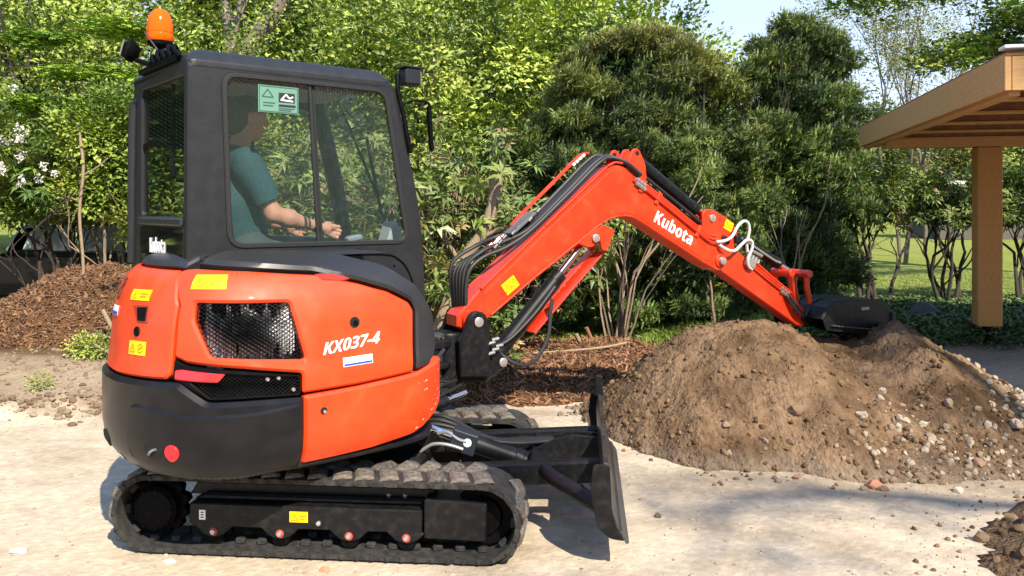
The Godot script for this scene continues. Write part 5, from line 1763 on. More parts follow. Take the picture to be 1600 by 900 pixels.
func mulch_mid_y(x: float, d: float) -> float:
	var front := 7.35 + 0.15 * n_mid.get_noise_2d(x, 4.0) + 0.25 * smoothstep(0.3, 1.4, x)
	var k := smoothstep(front, front + 0.7, d) * smoothstep(10.6, 9.6, d) * smoothstep(-3.4, -2.6, x) * smoothstep(1.9, 1.2, x)
	if k <= 0.001: return 0.0
	return 0.22 * k + k * (0.05 * n_mid.get_noise_2d(x * 1.5, d * 1.5) + 0.025 * n_fine.get_noise_2d(x, d))

func heap(called: String, label: String, category: String, x0: float, x1: float, d0: float, d1: float, step: float, f: Callable, colour: Callable, part: String, material: Material) -> Node3D:
	var o := thing(called, label, category)
	var xs := PackedFloat32Array(); var ds := PackedFloat32Array()
	for i in int((x1 - x0) / step) + 1: xs.append(x0 + i * step)
	for i in int((d1 - d0) / step) + 1: ds.append(d0 + i * step)
	var hy := func(x, d): return ground_y(x, d) + (f.call(x, d) if f.call(x, d) > 0.004 else -0.06)
	put(part, sheet(xs, ds, hy, colour, func(x, d): return f.call(x, d) > 0.0 or f.call(x + step, d + step) > 0.0 or f.call(x + step, d) > 0.0 or f.call(x, d + step) > 0.0), material, o)
	return o

func scatter_on(f: Callable, parent: Node, called: String, m: Mesh, material: Material, count: int, rect: Rect2, size: Vector2, c0: Color, c1: Color, s: int, flat := 0.8, power := 3.0, weight = null) -> void:
	var r := fresh(s)
	var tr := []; var col := []
	var tries := 0
	while tr.size() < count and tries < count * 8:
		tries += 1
		var x := r.randf_range(rect.position.x, rect.end.x)
		var d := r.randf_range(rect.position.y, rect.end.y)
		var h: float = f.call(x, d)
		if h < 0.008: continue
		if weight != null and r.randf() > weight.call(x, d): continue
		var sz := lerpf(size.x, size.y, pow(r.randf(), power))
		tr.append(Transform3D(Basis.from_euler(Vector3(r.randf() * TAU, r.randf() * TAU, r.randf() * TAU)).scaled_local(Vector3(1.25, flat, 1.0) * sz), Vector3(x, ground_y(x, d) + h + sz * 0.15, -d)))
		col.append(c0.lerp(c1, r.randf()))
	var o := scatter(called, m, material, parent, tr, col)
	tag(o, "", "", "", "stuff")

func build_heaps() -> void:
	M.soil = earth_material(0.9, 0.55, 0.97, 1.6, 75)
	var soil_colour := func(x, d):
		var a := n_big.get_noise_2d(x * 2.0, d * 2.0)
		var b := n_mid.get_noise_2d(x * 1.4 + 9.0, d * 1.4)
		var c := Color(0.104, 0.065, 0.038).lerp(Color(0.245, 0.160, 0.096), clampf(0.5 + a * 0.9 + b * 0.9, 0.0, 1.0))
		var h := heap_y(x, d)
		c = c.lerp(Color(0.40, 0.33, 0.25), 0.75 * smoothstep(3.55, 4.3, x + b * 0.2) * smoothstep(5.9, 6.5, d))
		return c.lerp(Color(0.30, 0.24, 0.18), 0.5 * smoothstep(0.14, 0.0, h))
	var hp := heap("soil_heap", "large heap of loose brown soil with pale stones at its right foot, under the bucket", "soil heap", 0.4, 4.86, 5.0, 8.6, 0.020, heap_y, soil_colour, "soil", M.soil)
	scatter_on(heap_y, hp, "soil_clods", pebble(3), M.speck, 5200, Rect2(0.45, 5.05, 4.3, 2.3), Vector2(0.003, 0.026), Color(0.12, 0.074, 0.042), Color(0.27, 0.18, 0.105), 81, 0.85, 8.0, func(x, d): return 0.35 + 0.65 * smoothstep(0.5, 0.05, heap_y(x, d)))
	scatter_on(heap_y, hp, "gravel", pebble(4), M.speck, 520, Rect2(1.6, 5.15, 3.1, 1.5), Vector2(0.006, 0.028), Color(0.26, 0.19, 0.125), Color(0.52, 0.44, 0.34), 82, 0.8, 3.0, func(x, d): return smoothstep(1.8, 3.4, x) * smoothstep(0.42, 0.05, heap_y(x, d)))
	scatter_on(heap_y, hp, "gravel", pebble(5), M.speck, 520, Rect2(3.4, 6.0, 1.3, 1.6), Vector2(0.008, 0.035), Color(0.30, 0.235, 0.17), Color(0.54, 0.46, 0.36), 83, 0.8, 2.5, func(x, d): return smoothstep(3.5, 4.1, x))
	# single stones, largest at the foot
	var meshes := [rock(31), rock(32), rock(33, 2, 0.5), rock(34, 2, 0.45)]
	var mats := []
	for c in [Color(0.36, 0.29, 0.21), Color(0.44, 0.37, 0.28), Color(0.28, 0.21, 0.145), Color(0.20, 0.135, 0.085), Color(0.26, 0.155, 0.10)]: mats.append(grained(c * 0.75, c * 1.1, 0.9, 14.0, 85 + mats.size(), 0.03))
	var r := fresh(84)
	var made := 0
	while made < 64:
		var x := 0.9 + 3.7 * sqrt(r.randf())
		var d := r.randf_range(5.15, 6.3)
		var h := heap_y(x, d)
		var out := h <= 0.0
		if out and (heap_y(x, d + 0.22) <= 0.01 or r.randf() < 0.3): continue
		if h > 0.36 and r.randf() < 0.9: continue
		var pale := smoothstep(2.0, 3.2, x) * 0.85
		var sz := r.randf_range(0.012, 0.029) * (1.25 if pale > 0.5 and h < 0.25 else 1.0)
		if made < 5: sz = r.randf_range(0.038, 0.05)
		var mat: Material = mats[r.randi() % 3] if r.randf() < pale else mats[2 + r.randi() % 3]
		put("stone", meshes[r.randi() % 4], mat, hp, Transform3D(Basis.from_euler(Vector3(r.randf() * TAU, r.randf() * TAU, r.randf() * TAU)).scaled_local(Vector3(1.25, 0.75, 1.0) * sz), Vector3(x, ground_y(x, d) + h + sz * 0.3, -d)))
		made += 1
	var cp := heap("soil_heap", "low heap of brown soil in the near right corner of the yard", "soil heap", 2.0, 6.4, 1.7, 5.5, 0.03, corner_y, func(x, d): return Color(0.11, 0.07, 0.042).lerp(Color(0.24, 0.165, 0.10), clampf(0.45 + n_mid.get_noise_2d(x * 2.0, d * 2.0), 0.0, 1.0)), "soil", M.soil)
	scatter_on(corner_y, cp, "soil_clods", pebble(6), M.speck, 1800, Rect2(2.1, 2.6, 2.4, 2.8), Vector2(0.004, 0.04), Color(0.13, 0.082, 0.05), Color(0.27, 0.185, 0.115), 86, 0.85, 7.0)
	var cr := fresh(89)
	var ct := []; var cc := []
	for i in 2600:      # crumbs trodden out round the two heaps
		var x := cr.randf_range(0.7, 4.4)
		var d := cr.randf_range(3.2, 6.4)
		if corner_y(x, d) > 0.0 or heap_y(x, d) > 0.0: continue
		var g := 0.10 + 0.35 * pow(cr.randf(), 2.0)
		if corner_y(x + g, d - g * 0.7) <= 0.0 and heap_y(x, d + g) <= 0.0: continue
		var sz := 0.003 + 0.014 * pow(cr.randf(), 4.0)
		ct.append(Transform3D(Basis.from_euler(Vector3(cr.randf() * TAU, cr.randf() * TAU, cr.randf() * TAU)).scaled_local(Vector3(1.2, 0.8, 1.0) * sz), Vector3(x, ground_y(x, d) + sz * 0.3, -d)))
		cc.append(Color(0.13, 0.085, 0.05).lerp(Color(0.30, 0.21, 0.13), cr.randf()))
	tag(scatter("soil_crumbs", pebble(7), M.speck, self, ct, cc), "", "", "", "stuff")
	# bark mulch
	M.chip = plain(Color.WHITE, 0.9)
	M.chip.vertex_color_use_as_albedo = true
	var chip := Shape.new()
	prism(chip, vec2s([-1.0, -0.22, 0.1, -0.30, 1.0, -0.12, 0.85, 0.2, -0.2, 0.28, -0.9, 0.15]), -0.07, 0.07, 0.02)
	var cm := chip.finish(20.0)
	M.mulch = earth_material(1.2, 0.45, 0.97, 2.0, 79)
	var mulch_colour := func(x, d): return Color(0.085, 0.042, 0.022).lerp(Color(0.19, 0.10, 0.05), clampf(0.5 + n_mid.get_noise_2d(x * 2.0, d * 2.0), 0.0, 1.0))
	var ml := heap("mulch_heap", "heap of reddish brown bark chips before the parked black car", "mulch heap", -8.6, -3.3, 9.3, 12.2, 0.05, mulch_left_y, mulch_colour, "bark_bed", M.mulch)
	scatter_on(mulch_left_y, ml, "bark_chips", cm, M.chip, 20000, Rect2(-8.0, 9.3, 4.6, 2.2), Vector2(0.016, 0.048), Color(0.06, 0.031, 0.018), Color(0.30, 0.165, 0.085), 87, 1.0, 1.6)
	var mm := heap("mulch_bed", "bed of bark chips under the boom, before the bare shrubs", "mulch bed", -3.5, 2.0, 7.0, 10.7, 0.05, mulch_mid_y, mulch_colour, "bark_bed", M.mulch)
	scatter_on(mulch_mid_y, mm, "bark_chips", cm, M.chip, 15000, Rect2(-3.0, 7.1, 4.8, 3.2), Vector2(0.015, 0.05), Color(0.075, 0.036, 0.02), Color(0.34, 0.175, 0.085), 88, 1.0, 1.6)
	# end of a drain pipe in the mulch
	var dp := thing("drain_pipe", "open end of a brown drain pipe in the mulch beside the soil heap", "pipe", Vector3(1.07, ground_y(1.07, 7.75) + 0.16, -7.75))
	var ps := Shape.new()
	lathe(ps, [0.045, -0.18, 0.055, -0.18, 0.055, 0.05, 0.062, 0.05, 0.062, 0.09, 0.05, 0.09, 0.045, 0.05, 0.045, -0.18], along(Vector3.ZERO, Vector3(0.1, 0.25, 1)), 22)
	put("pipe_end", ps.finish(), plain(Color(0.13, 0.04, 0.025), 0.6), dp)

# ---------------------------------------------------------------- carport: a flat roof of beams on a post
func build_carport() -> void:
	var yaw := atan2(1.136, 4.9)           # its long side runs away from the camera and a little right
	var o := thing("carport", "new open carport of pale orange timber at the right, flat roof on a thick post", "carport", Vector3(3.17, 0.055, -5.27), -yaw)
	var r := fresh(90)                     # x right along the front, z towards the camera, origin at the near left corner
	var W := 4.6
	var L := 5.03
	for k in 25:
		var rf := Shape.new()
		box(rf, Vector3(W / 2, 2.715 + r.randf() * 0.003, -0.045 - 0.2015 * k - 0.05), Vector3(W - 0.002, 0.028, 0.195), 0.003)
		put("roof_board", rf.finish(), M.timber_deck, o)
	var top := Shape.new()
	box(top, Vector3(W / 2, 2.739, -L / 2), Vector3(W - 0.3, 0.012, L - 0.3), 0.002)
	put("roof_felt", top.finish(), M.black, o)
	var up := Shape.new()
	box(up, Vector3(W / 2, 2.760, -0.03), Vector3(W + 0.02, 0.022, 0.12), 0.003)
	put("roof_edge_trim", up.finish(), M.white, o)
	var s := Shape.new()
	box(s, Vector3(0.02, 2.60, -L / 2), Vector3(0.04, 0.24, L - 0.004), 0.004)
	put("fascia_board", s.finish(), M.timber_z, o)
	s = Shape.new()
	box(s, Vector3(W / 2 + 0.02, 2.60, -0.022), Vector3(W - 0.045, 0.24, 0.04), 0.004)
	put("fascia_board", s.finish(), M.timber, o)
	s = Shape.new()
	box(s, Vector3(W / 2 + 0.02, 2.60, -L + 0.022), Vector3(W - 0.045, 0.24, 0.04), 0.004)
	put("fascia_board", s.finish(), M.timber, o)
	s = Shape.new()
	box(s, Vector3(0.075, 2.50, -L / 2), Vector3(0.066, 0.10, L - 0.1), 0.004)
	put("edge_batten", s.finish(), M.timber_z, o)
	for k in 5:
		s = Shape.new()
		box(s, Vector3(W / 2 + 0.03, 2.605, -0.62 - 0.86 * k), Vector3(W - 0.16, 0.19, 0.075), 0.004)
		var raf := put("rafter", s.finish(), M.timber_deck, o)
		s = Shape.new()
		box(s, Vector3(W / 2 + 0.03, 2.497, -0.62 - 0.86 * k), Vector3(W - 0.17, 0.022, 0.10), 0.003)
		put("rafter_batten", s.finish(), M.timber, raf)
	s = Shape.new()
	box(s, Vector3(W / 2 + 0.03, 2.46, -4.2), Vector3(W - 0.2, 0.115, 0.22), 0.006)
	put("main_beam", s.finish(), M.timber, o)
	for x in [1.185, W - 0.3]:
		s = Shape.new()
		box(s, Vector3(x, 1.41, -4.2), Vector3(0.25, 1.98, 0.22), 0.012)
		var post := put("post", s.finish(), M.timber_up, o)
		var f := Shape.new()
		box(f, Vector3(x, 0.33, -4.2), Vector3(0.07, 0.20, 0.07), 0.01)
		put("post_foot", f.finish(), M.black, post)
# ---------------------------------------------------------------- plants
func leaf(s: Shape, at: Vector3, dir: Vector3, up: Vector3, l: float, w: float, bend := 0.15) -> void:   # a folded leaf of four faces
	var side := dir.cross(up).normalized()
	var n := side.cross(dir).normalized()
	var mid := at + dir * l * 0.5 + n * l * 0.06
	var tip := at + dir * l - n * l * bend
	var a := at + dir * l * 0.42 + side * w * 0.5 + n * l * 0.10
	var b := at + dir * l * 0.42 - side * w * 0.5 + n * l * 0.10
	s.tri(at, a, mid); s.tri(a, tip, mid); s.tri(at, mid, b); s.tri(mid, tip, b)

func ball(r: RandomNumberGenerator) -> Vector3:
	var v := Vector3(r.randfn(), r.randfn(), r.randfn())
	return v.normalized() if v.length() > 0.01 else Vector3.UP

# a spray of broad leaves on short twigs, about 0.3 m wide
func broad_spray(s: int, count: int, l: float, w: float, radius: float, flat := 0.6) -> ArrayMesh:
	var r := fresh(s)
	var sh := Shape.new()
	for i in count:
		var p := ball(r) * radius * pow(r.randf(), 0.5)
		p.y *= flat
		var d := (Vector3(p.x, p.y * 0.4, p.z).normalized() + ball(r) * 0.7 + Vector3(0, 0.1, 0.5)).normalized()
		leaf(sh, p, d, (Vector3(0, 0.9, 0.5) + ball(r) * 0.5).normalized(), l * r.randf_range(0.7, 1.2), w * r.randf_range(0.7, 1.2))
	return sh.finish(0.0)

# flat layered spray of a fresh maple: leaves of five lobes lying level
func maple_spray(s: int) -> ArrayMesh:
	var r := fresh(s)
	var sh := Shape.new()
	for i in 12:
		var p := ball(r) * 0.24 * sqrt(r.randf())
		p.y *= 0.16
		var turn := r.randf() * TAU
		var up := (Vector3.UP + ball(r) * 0.35).normalized()
		var x := up.cross(Vector3.RIGHT).normalized()
		var z := x.cross(up)
		for k in 5:
			var a := turn + (k - 2) * 0.62
			var d := x * cos(a) + z * sin(a)
			leaf(sh, p, d, up, 0.075 * (1.0 - 0.12 * absf(k - 2)), 0.032)
	return sh.finish(0.0)

# feathery yew sprig: a stem with two rows of needles
func yew_spray(s: int) -> ArrayMesh:
	var r := fresh(s)
	var sh := Shape.new()
	for j in 11:
		var d := (Vector3(0, 0.15, 0.8) + ball(r) * 0.9).normalized()
		var at := ball(r) * 0.07
		var side := d.cross((Vector3.UP + ball(r) * 0.5)).normalized()
		var up := side.cross(d)
		var len := r.randf_range(0.07, 0.15)
		for k in 9:
			var t := (k + 0.5) / 9.0
			var p := at + d * len * t - up * len * t * t * 0.25
			for e in [-1, 1]:
				var nd: Vector3 = (side * e + d * 0.6 + up * r.randf_range(-0.1, 0.25)).normalized()
				var nl := 0.036 * (1.0 - 0.5 * t)
				var wv := d * 0.0085
				sh.tri(p - wv, p + nd * nl, p + wv)
	return sh.finish(0.0)

# whorl of long drooping leaves round a shoot
func whorl(s: int, count := 9, l := 0.13, w := 0.036) -> ArrayMesh:
	var r := fresh(s)
	var sh := Shape.new()
	for i in count:
		var a := TAU * i / count + r.randf() * 0.5
		var d := Vector3(cos(a), r.randf_range(-0.35, 0.35), sin(a)).normalized()
		leaf(sh, d * 0.01, d, Vector3.UP, l * r.randf_range(0.7, 1.1), w, 0.3)
	return sh.finish(0.0)

func tuft(s: int, blades: int, h: float) -> ArrayMesh:
	var r := fresh(s)
	var sh := Shape.new()
	for i in blades:
		var at := Vector3(r.randf_range(-0.08, 0.08), 0, r.randf_range(-0.08, 0.08))
		var d := (Vector3.UP + ball(r) * 0.5).normalized()
		var side := d.cross(ball(r)).normalized() * 0.005
		var l := h * r.randf_range(0.5, 1.1)
		var m := at + d * l * 0.6
		var t := m + (d + ball(r) * 0.6).normalized() * l * 0.4
		sh.tri(at - side, at + side, m + side * 0.7); sh.tri(at - side, m + side * 0.7, m - side * 0.7); sh.tri(m - side * 0.7, m + side * 0.7, t)
	return sh.finish(0.0)

# wood that forks and tapers; returns the tips
func grow(s: Shape, r: RandomNumberGenerator, at: Vector3, dir: Vector3, len: float, rad: float, depth: int, wander: float, spread: float, up: float, tips: Array, fork := 2.6) -> void:
	var pts := PackedVector3Array([at]); var rr := PackedFloat32Array([rad])
	var p := at
	var d := dir
	var n := 4
	for i in n:
		d = (d + ball(r) * wander + Vector3.UP * up).normalized()
		p += d * len / n
		pts.append(p)
		rr.append(rad * lerpf(1.0, 0.62, (i + 1.0) / n))
	tube(s, pts, rr, 8 if rad > 0.03 else 5, depth == 0)
	if depth == 0:
		tips.append(p)
		return
	tips.append(p)
	var kids := int(fork) + (1 if r.randf() < fork - int(fork) else 0)
	for k in kids:
		var nd := (d + ball(r) * spread).normalized()
		var from := p if k == 0 else pts[n - (k % 3)].lerp(pts[n - (k % 3) - 1] if n - (k % 3) > 0 else p, r.randf() * 0.5)
		grow(s, r, from, nd, len * r.randf_range(0.6, 0.85), rad * (0.62 if k == 0 else r.randf_range(0.4, 0.58)), depth - 1, wander, spread, up, tips, fork)

# fills an ellipsoid with sprays, thinned by noise so that clumps and gaps form
func fill(tr: Array, col: Array, r: RandomNumberGenerator, c: Vector3, rad: Vector3, count: int, size: Vector2, c0: Color, c1: Color, gap := -0.05, freq := 1.0, shell := 0.35, outward := 1.0) -> void:
	var nz := noise(r.randi() % 9999, freq, 2)
	var nc := noise(r.randi() % 9999, freq * 0.7, 2)
	var made := 0
	var tries := 0
	while made < count and tries < count * 12:
		tries += 1
		var u := ball(r)
		var k := lerpf(shell, 1.0, pow(r.randf(), 0.6)) * (1.0 + 0.16 * nc.get_noise_3dv(u * 1.6 / freq))
		var p := c + u * rad * k
		if nz.get_noise_3dv(p) < gap: continue
		var f := (u + Vector3(0, 0.35, 0) + ball(r) * 0.45).normalized() if outward > 0.0 else Vector3(ball(r).x, 0.15, ball(r).z).normalized()
		var b := Basis.looking_at(-f, Vector3.UP if absf(f.y) < 0.95 else Vector3.RIGHT) * Basis(Vector3.BACK, r.randf_range(-0.6, 0.6))
		if outward <= 0.0: b = Basis(Vector3.UP, r.randf() * TAU) * Basis(Vector3.RIGHT, r.randf_range(-0.3, 0.3))
		var sz := r.randf_range(size.x, size.y)
		tr.append(Transform3D(b.scaled(Vector3.ONE * sz), p))
		var mixed := clampf(0.5 + nc.get_noise_3dv(p) * 1.0 + r.randf_range(-0.35, 0.35), 0.0, 1.0)
		var tint := c0.lerp(c1, mixed)
		var luck := r.randf()
		if luck < 0.10: tint *= 1.45
		elif luck < 0.2: tint = tint.lerp(Color(tint.g * 1.05, tint.g, tint.b), 0.6)
		col.append(tint)
		made += 1

func foliage(o: Node3D, called: String, m: Mesh, material: Material, tr: Array, col: Array) -> void:
	if tr.is_empty(): return
	var f := scatter(called, m, material, o, tr, col)
	f.set_meta("kind", "stuff")

func plant(called: String, label: String, category: String, at: Vector2, group := "") -> Node3D:
	return thing(called, label, category, Vector3(at.x, ground_y(at.x, at.y) - 0.02, -at.y), 0.0, group)

# a broadleaved tree: trunk with limbs, crown of sprays round the limb tips and in given ellipsoids
func leafy_tree(label: String, at: Vector2, s: int, trunk_len: float, rad: float, depth: int, spread: float, mesh: Mesh, c0: Color, c1: Color, blobs: Array, size: Vector2, tip_count: int, bark: Material, lean := Vector3.UP, fork := 2.6, called := "tree", category := "tree") -> Node3D:
	var o := plant(called, label, category, at)
	var r := fresh(s)
	var w := Shape.new()
	var tips := []
	grow(w, r, Vector3.ZERO, lean.normalized(), trunk_len, rad, depth, 0.12, spread, 0.08, tips, fork)
	put("trunk", w.finish(60.0), bark, o)
	var tr := []; var col := []
	for p in tips:
		if tip_count > 0: fill(tr, col, r, p, Vector3(0.55, 0.35, 0.55) * size.y * 1.3, tip_count, size, c0, c1, -0.3, 1.0, 0.0)
	for b in blobs:
		fill(tr, col, r, b[0], b[1], b[2], size, c0, c1, b[3] if b.size() > 3 else -0.05, b[4] if b.size() > 4 else 1.0)
	foliage(o, "foliage", mesh, M.leaf, tr, col)
	return o

const FRESH0 := Color(0.125, 0.20, 0.026)
const FRESH1 := Color(0.44, 0.52, 0.085)
const MID0 := Color(0.06, 0.11, 0.018)
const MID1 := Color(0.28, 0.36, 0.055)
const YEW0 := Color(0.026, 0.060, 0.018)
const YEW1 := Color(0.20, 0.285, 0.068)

func build_plants() -> void:
	var r := fresh(300)
	var b1 := broad_spray(1, 16, 0.085, 0.05, 0.20)
	var b2 := broad_spray(2, 14, 0.11, 0.06, 0.24)
	var b3 := broad_spray(3, 18, 0.15, 0.09, 0.42)
	var b4 := broad_spray(4, 22, 0.24, 0.15, 0.8)
	var mp := maple_spray(5)
	var yw := yew_spray(6)
	var wh := whorl(7)
	# --- far woodland, one tree after another
	var far := [[-21, 30, 12], [-15, 27, 13], [-9.5, 30, 14], [-4, 28, 13], [1, 30, 12.5], [6, 33, 9.5], [-12, 38, 16], [-1, 40, 15], [-26, 24, 11]]
	var words := ["woodland tree far behind the near left edge of the hedge", "second woodland tree behind the parked car", "woodland tree behind the amber beacon", "woodland tree behind the cab roof", "woodland tree behind the boom's peak", "woodland tree behind the broad yew", "tall pale tree far behind the beacon", "tall woodland tree far behind the mirror", "woodland tree at the far left"]
	for i in far.size():
		var f = far[i]
		var h: float = f[2]
		leafy_tree(words[i], Vector2(f[0], f[1]), 400 + i, h * 0.3, 0.24, 3, 0.55, b4, (MID0 * 0.8).lerp(FRESH0, r.randf() * 0.6), (MID1 * 0.75).lerp(FRESH1, r.randf() * 0.7), [[Vector3(0, h * 0.6, 0), Vector3(3.6, h * 0.4, 3.0), 600, 0.05, 0.5], [Vector3(0, h * 0.25, 0), Vector3(3.2, h * 0.22, 2.4), 260, -0.1, 0.5]], Vector2(0.8, 1.3), 5, M.bark_dark)
	# trees beyond the lawn
	var beyond := [[17, 62, 8.6], [23, 60, 8.4], [29, 64, 9.5], [35, 60, 11], [41, 63, 12], [48, 60, 12], [12, 58, 9.5], [31, 58, 7.2]]
	var words2 := ["rounded tree beyond the lawn, behind the right yew", "tree beyond the lawn in the gap left of the carport", "tree beyond the lawn, behind the carport roof edge", "tree beyond the lawn, behind the carport beam", "tall tree beyond the lawn, right of the carport post", "tree beyond the lawn at the far right", "tree beyond the lawn, hidden mostly by the yews", "low olive green tree beyond the lawn beside the carport"]
	for i in beyond.size():
		var f = beyond[i]
		var h: float = f[2]
		var olive := i == 7 or i == 1
		leafy_tree(words2[i], Vector2(f[0], f[1]), 450 + i, h * 0.3, 0.26, 3, 0.5, b4, MID0.lerp(Color(0.11, 0.11, 0.03), 0.8 if olive else 0.0), MID1.lerp(Color(0.24, 0.22, 0.07), 0.8 if olive else 0.2), [[Vector3(0, h * 0.58, 0), Vector3(3.7, h * 0.42, 3.0), 520, 0.0, 0.4], [Vector3(0, h * 0.16, 0), Vector3(3.4, h * 0.16, 2.0), 190, -0.1, 0.5]], Vector2(0.8, 1.35), 4, M.bark_dark)
	# --- grey trunk that forks above the beacon
	leafy_tree("big grey forked tree rising behind the cab roof", Vector2(-6.15, 17.0), 501, 4.9, 0.30, 4, 0.55, b3, MID0, FRESH1, [[Vector3(-2.6, 6.4, 0.5), Vector3(2.4, 1.6, 1.6), 150, 0.05, 0.8], [Vector3(2.4, 6.0, 0.0), Vector3(2.0, 1.3, 1.5), 110, 0.05, 0.8], [Vector3(0, 9.5, 0), Vector3(4.5, 2.5, 3.0), 200, 0.0, 0.6]], Vector2(0.7, 1.1), 2, M.bark, Vector3(0.04, 1, 0))
	# --- broadleaved trees behind the cab and boom
	leafy_tree("bright green leafy tree behind the cab window", Vector2(-2.9, 14.5), 502, 1.9, 0.10, 4, 0.5, b3, MID0 * 0.8, MID1, [[Vector3(0, 3.7, 0), Vector3(2.0, 1.7, 1.4), 260, 0.08, 1.0], [Vector3(0.4, 1.6, 0), Vector3(1.9, 1.3, 1.2), 130, 0.1, 0.9]], Vector2(0.6, 1.0), 3, M.bark_dark)
	leafy_tree("tall leafy tree between the mirror and the broad yew", Vector2(-0.75, 13.2), 503, 1.8, 0.09, 4, 0.5, b2, MID0, FRESH1, [[Vector3(-0.2, 4.3, 0), Vector3(2.2, 1.35, 1.4), 560, 0.06, 1.1], [Vector3(-0.6, 2.6, 0.3), Vector3(1.5, 1.0, 1.0), 120, 0.12, 1.1]], Vector2(0.8, 1.3), 3, M.bark_dark)
	leafy_tree("leafy tree above the boom's first half, its top against the sky", Vector2(0.9, 14.0), 504, 2.2, 0.10, 4, 0.5, b2, MID0, FRESH1, [[Vector3(0.0, 4.7, 0), Vector3(2.0, 1.3, 1.3), 480, -0.02, 1.0], [Vector3(-0.4, 2.6, 0), Vector3(1.4, 1.3, 1.0), 160, 0.05, 1.0]], Vector2(0.8, 1.3), 3, M.bark_dark)
	leafy_tree("leafy tree left of the beacon with sky between its leaves", Vector2(-8.0, 15.0), 505, 2.2, 0.12, 4, 0.55, b2, MID0, FRESH1, [[Vector3(0, 4.6, 0), Vector3(2.2, 1.7, 1.4), 330, 0.04, 1.0], [Vector3(0.8, 2.4, 0), Vector3(2.0, 1.4, 1.0), 330, 0.0, 1.0]], Vector2(0.8, 1.3), 3, M.bark_dark)
	leafy_tree("leafy tree between the beacon and the cab roof", Vector2(-4.9, 13.6), 506, 1.7, 0.08, 4, 0.55, b2, MID0, FRESH1.lerp(MID1, 0.5), [[Vector3(0, 3.1, 0), Vector3(1.5, 1.5, 1.1), 360, 0.06, 1.1], [Vector3(0.2, 1.4, 0), Vector3(1.4, 1.0, 0.9), 260, -0.05, 1.1]], Vector2(0.8, 1.2), 3, M.bark_dark)
	# --- maple with level layers of fresh leaves
	var m := plant("maple_tree", "fresh green maple with level tiers of leaves left of the beacon", "tree", Vector2(-6.1, 12.6))
	var w := Shape.new()
	var tips := []
	grow(w, fresh(61), Vector3.ZERO, Vector3(-0.05, 1, 0), 2.1, 0.09, 3, 0.12, 0.6, 0.05, tips, 3.0)
	put("trunk", w.finish(60.0), M.bark, m)
	var tr := []; var col := []
	for b in [[-0.9, 4.35, 0.75], [-0.2, 3.85, 0.8], [0.35, 3.35, 0.95], [-1.1, 3.4, 0.8], [0.9, 3.0, 0.7], [-0.4, 2.9, 0.9], [0.2, 4.5, 0.6], [-1.5, 2.9, 0.7]]:
		fill(tr, col, r, Vector3(b[0], b[1] - 0.15, 0.3), Vector3(b[2], 0.13, 0.6), 95, Vector2(0.8, 1.15), Color(0.14, 0.25, 0.025), Color(0.30, 0.43, 0.05), -0.2, 1.2, 0.0, 0.0)
	foliage(m, "foliage", mp, M.leaf, tr, col)
	# --- shrubs on the left, before the car
	tr = []; col = []
	var rh := plant("rhododendron", "rhododendron with white flower heads at the far left", "shrub", Vector2(-6.45, 11.1))
	w = Shape.new()
	tips = []
	for k in 4: grow(w, r, Vector3(r.randf_range(-0.4, 0.4), 0, r.randf_range(-0.2, 0.2)), (Vector3.UP + ball(r) * 0.35).normalized(), 1.0, 0.035, 3, 0.2, 0.6, 0.05, tips)
	put("stem", w.finish(60.0), M.bark_dark, rh)
	for b in [[-0.4, 2.7, 0.9, 0.70, 420], [0.4, 2.15, 0.85, 0.62, 380], [-0.6, 2.0, 0.75, 0.55, 260]]: fill(tr, col, r, Vector3(b[0], b[1], 0.1), Vector3(b[2], b[3], 0.7), b[4], Vector2(0.7, 1.1), Color(0.07, 0.13, 0.022), Color(0.24, 0.31, 0.05), 0.0, 1.6)
	foliage(rh, "foliage", wh, M.leaf, tr, col)
	tr = []; col = []
	for b in [[-0.45, 2.85, 0.4], [-0.2, 2.55, 0.35], [-0.5, 2.3, 0.4], [0.1, 2.2, 0.5], [-0.3, 3.1, 0.3]]:
		for k in 12:
			var c := Vector3(b[0] + r.randf_range(-0.3, 0.3), b[1] + r.randf_range(-0.12, 0.12), 0.66) + ball(r) * Vector3(b[2], 0.16, 0.12)
			fill(tr, col, r, c, Vector3.ONE * 0.045, 8, Vector2(0.45, 0.75), Color(0.8, 0.78, 0.68), Color(0.9, 0.88, 0.84), -1.0, 1.0, 0.6)
	foliage(rh, "flowers", broad_spray(9, 6, 0.045, 0.04, 0.03, 1.0), M.petal, tr, col)
	tr = []; col = []
	var lr := plant("laurel_shrub", "bright green laurel hanging over the roof of the black car", "shrub", Vector2(-5.25, 11.3))
	w = Shape.new()
	tips = []
	for k in 6: grow(w, r, Vector3(r.randf_range(-0.5, 0.5), 0, r.randf_range(-0.2, 0.3)), (Vector3.UP + ball(r) * 0.4).normalized(), 1.1, 0.032, 3, 0.22, 0.6, 0.05, tips)
	put("stem", w.finish(60.0), M.bark_pale, lr)
	for b in [[-0.2, 2.65, 0.8, 0.65, 380], [0.5, 2.15, 0.7, 0.68, 330], [-0.5, 1.95, 0.75, 0.42, 260], [0.45, 1.62, 0.55, 0.25, 110], [-1.2, 1.72, 0.5, 0.22, 90]]: fill(tr, col, r, Vector3(b[0], b[1], 0.1), Vector3(b[2], b[3], 0.6), b[4], Vector2(0.75, 1.15), Color(0.075, 0.14, 0.018), Color(0.27, 0.35, 0.045), 0.0, 1.7)
	foliage(lr, "foliage", b1, M.leaf, tr, col)
	tr = []; col = []
	var lh := plant("laurel_shrub", "laurel shrub behind the cab's rear window", "shrub", Vector2(-3.7, 11.2))
	w = Shape.new()
	tips = []
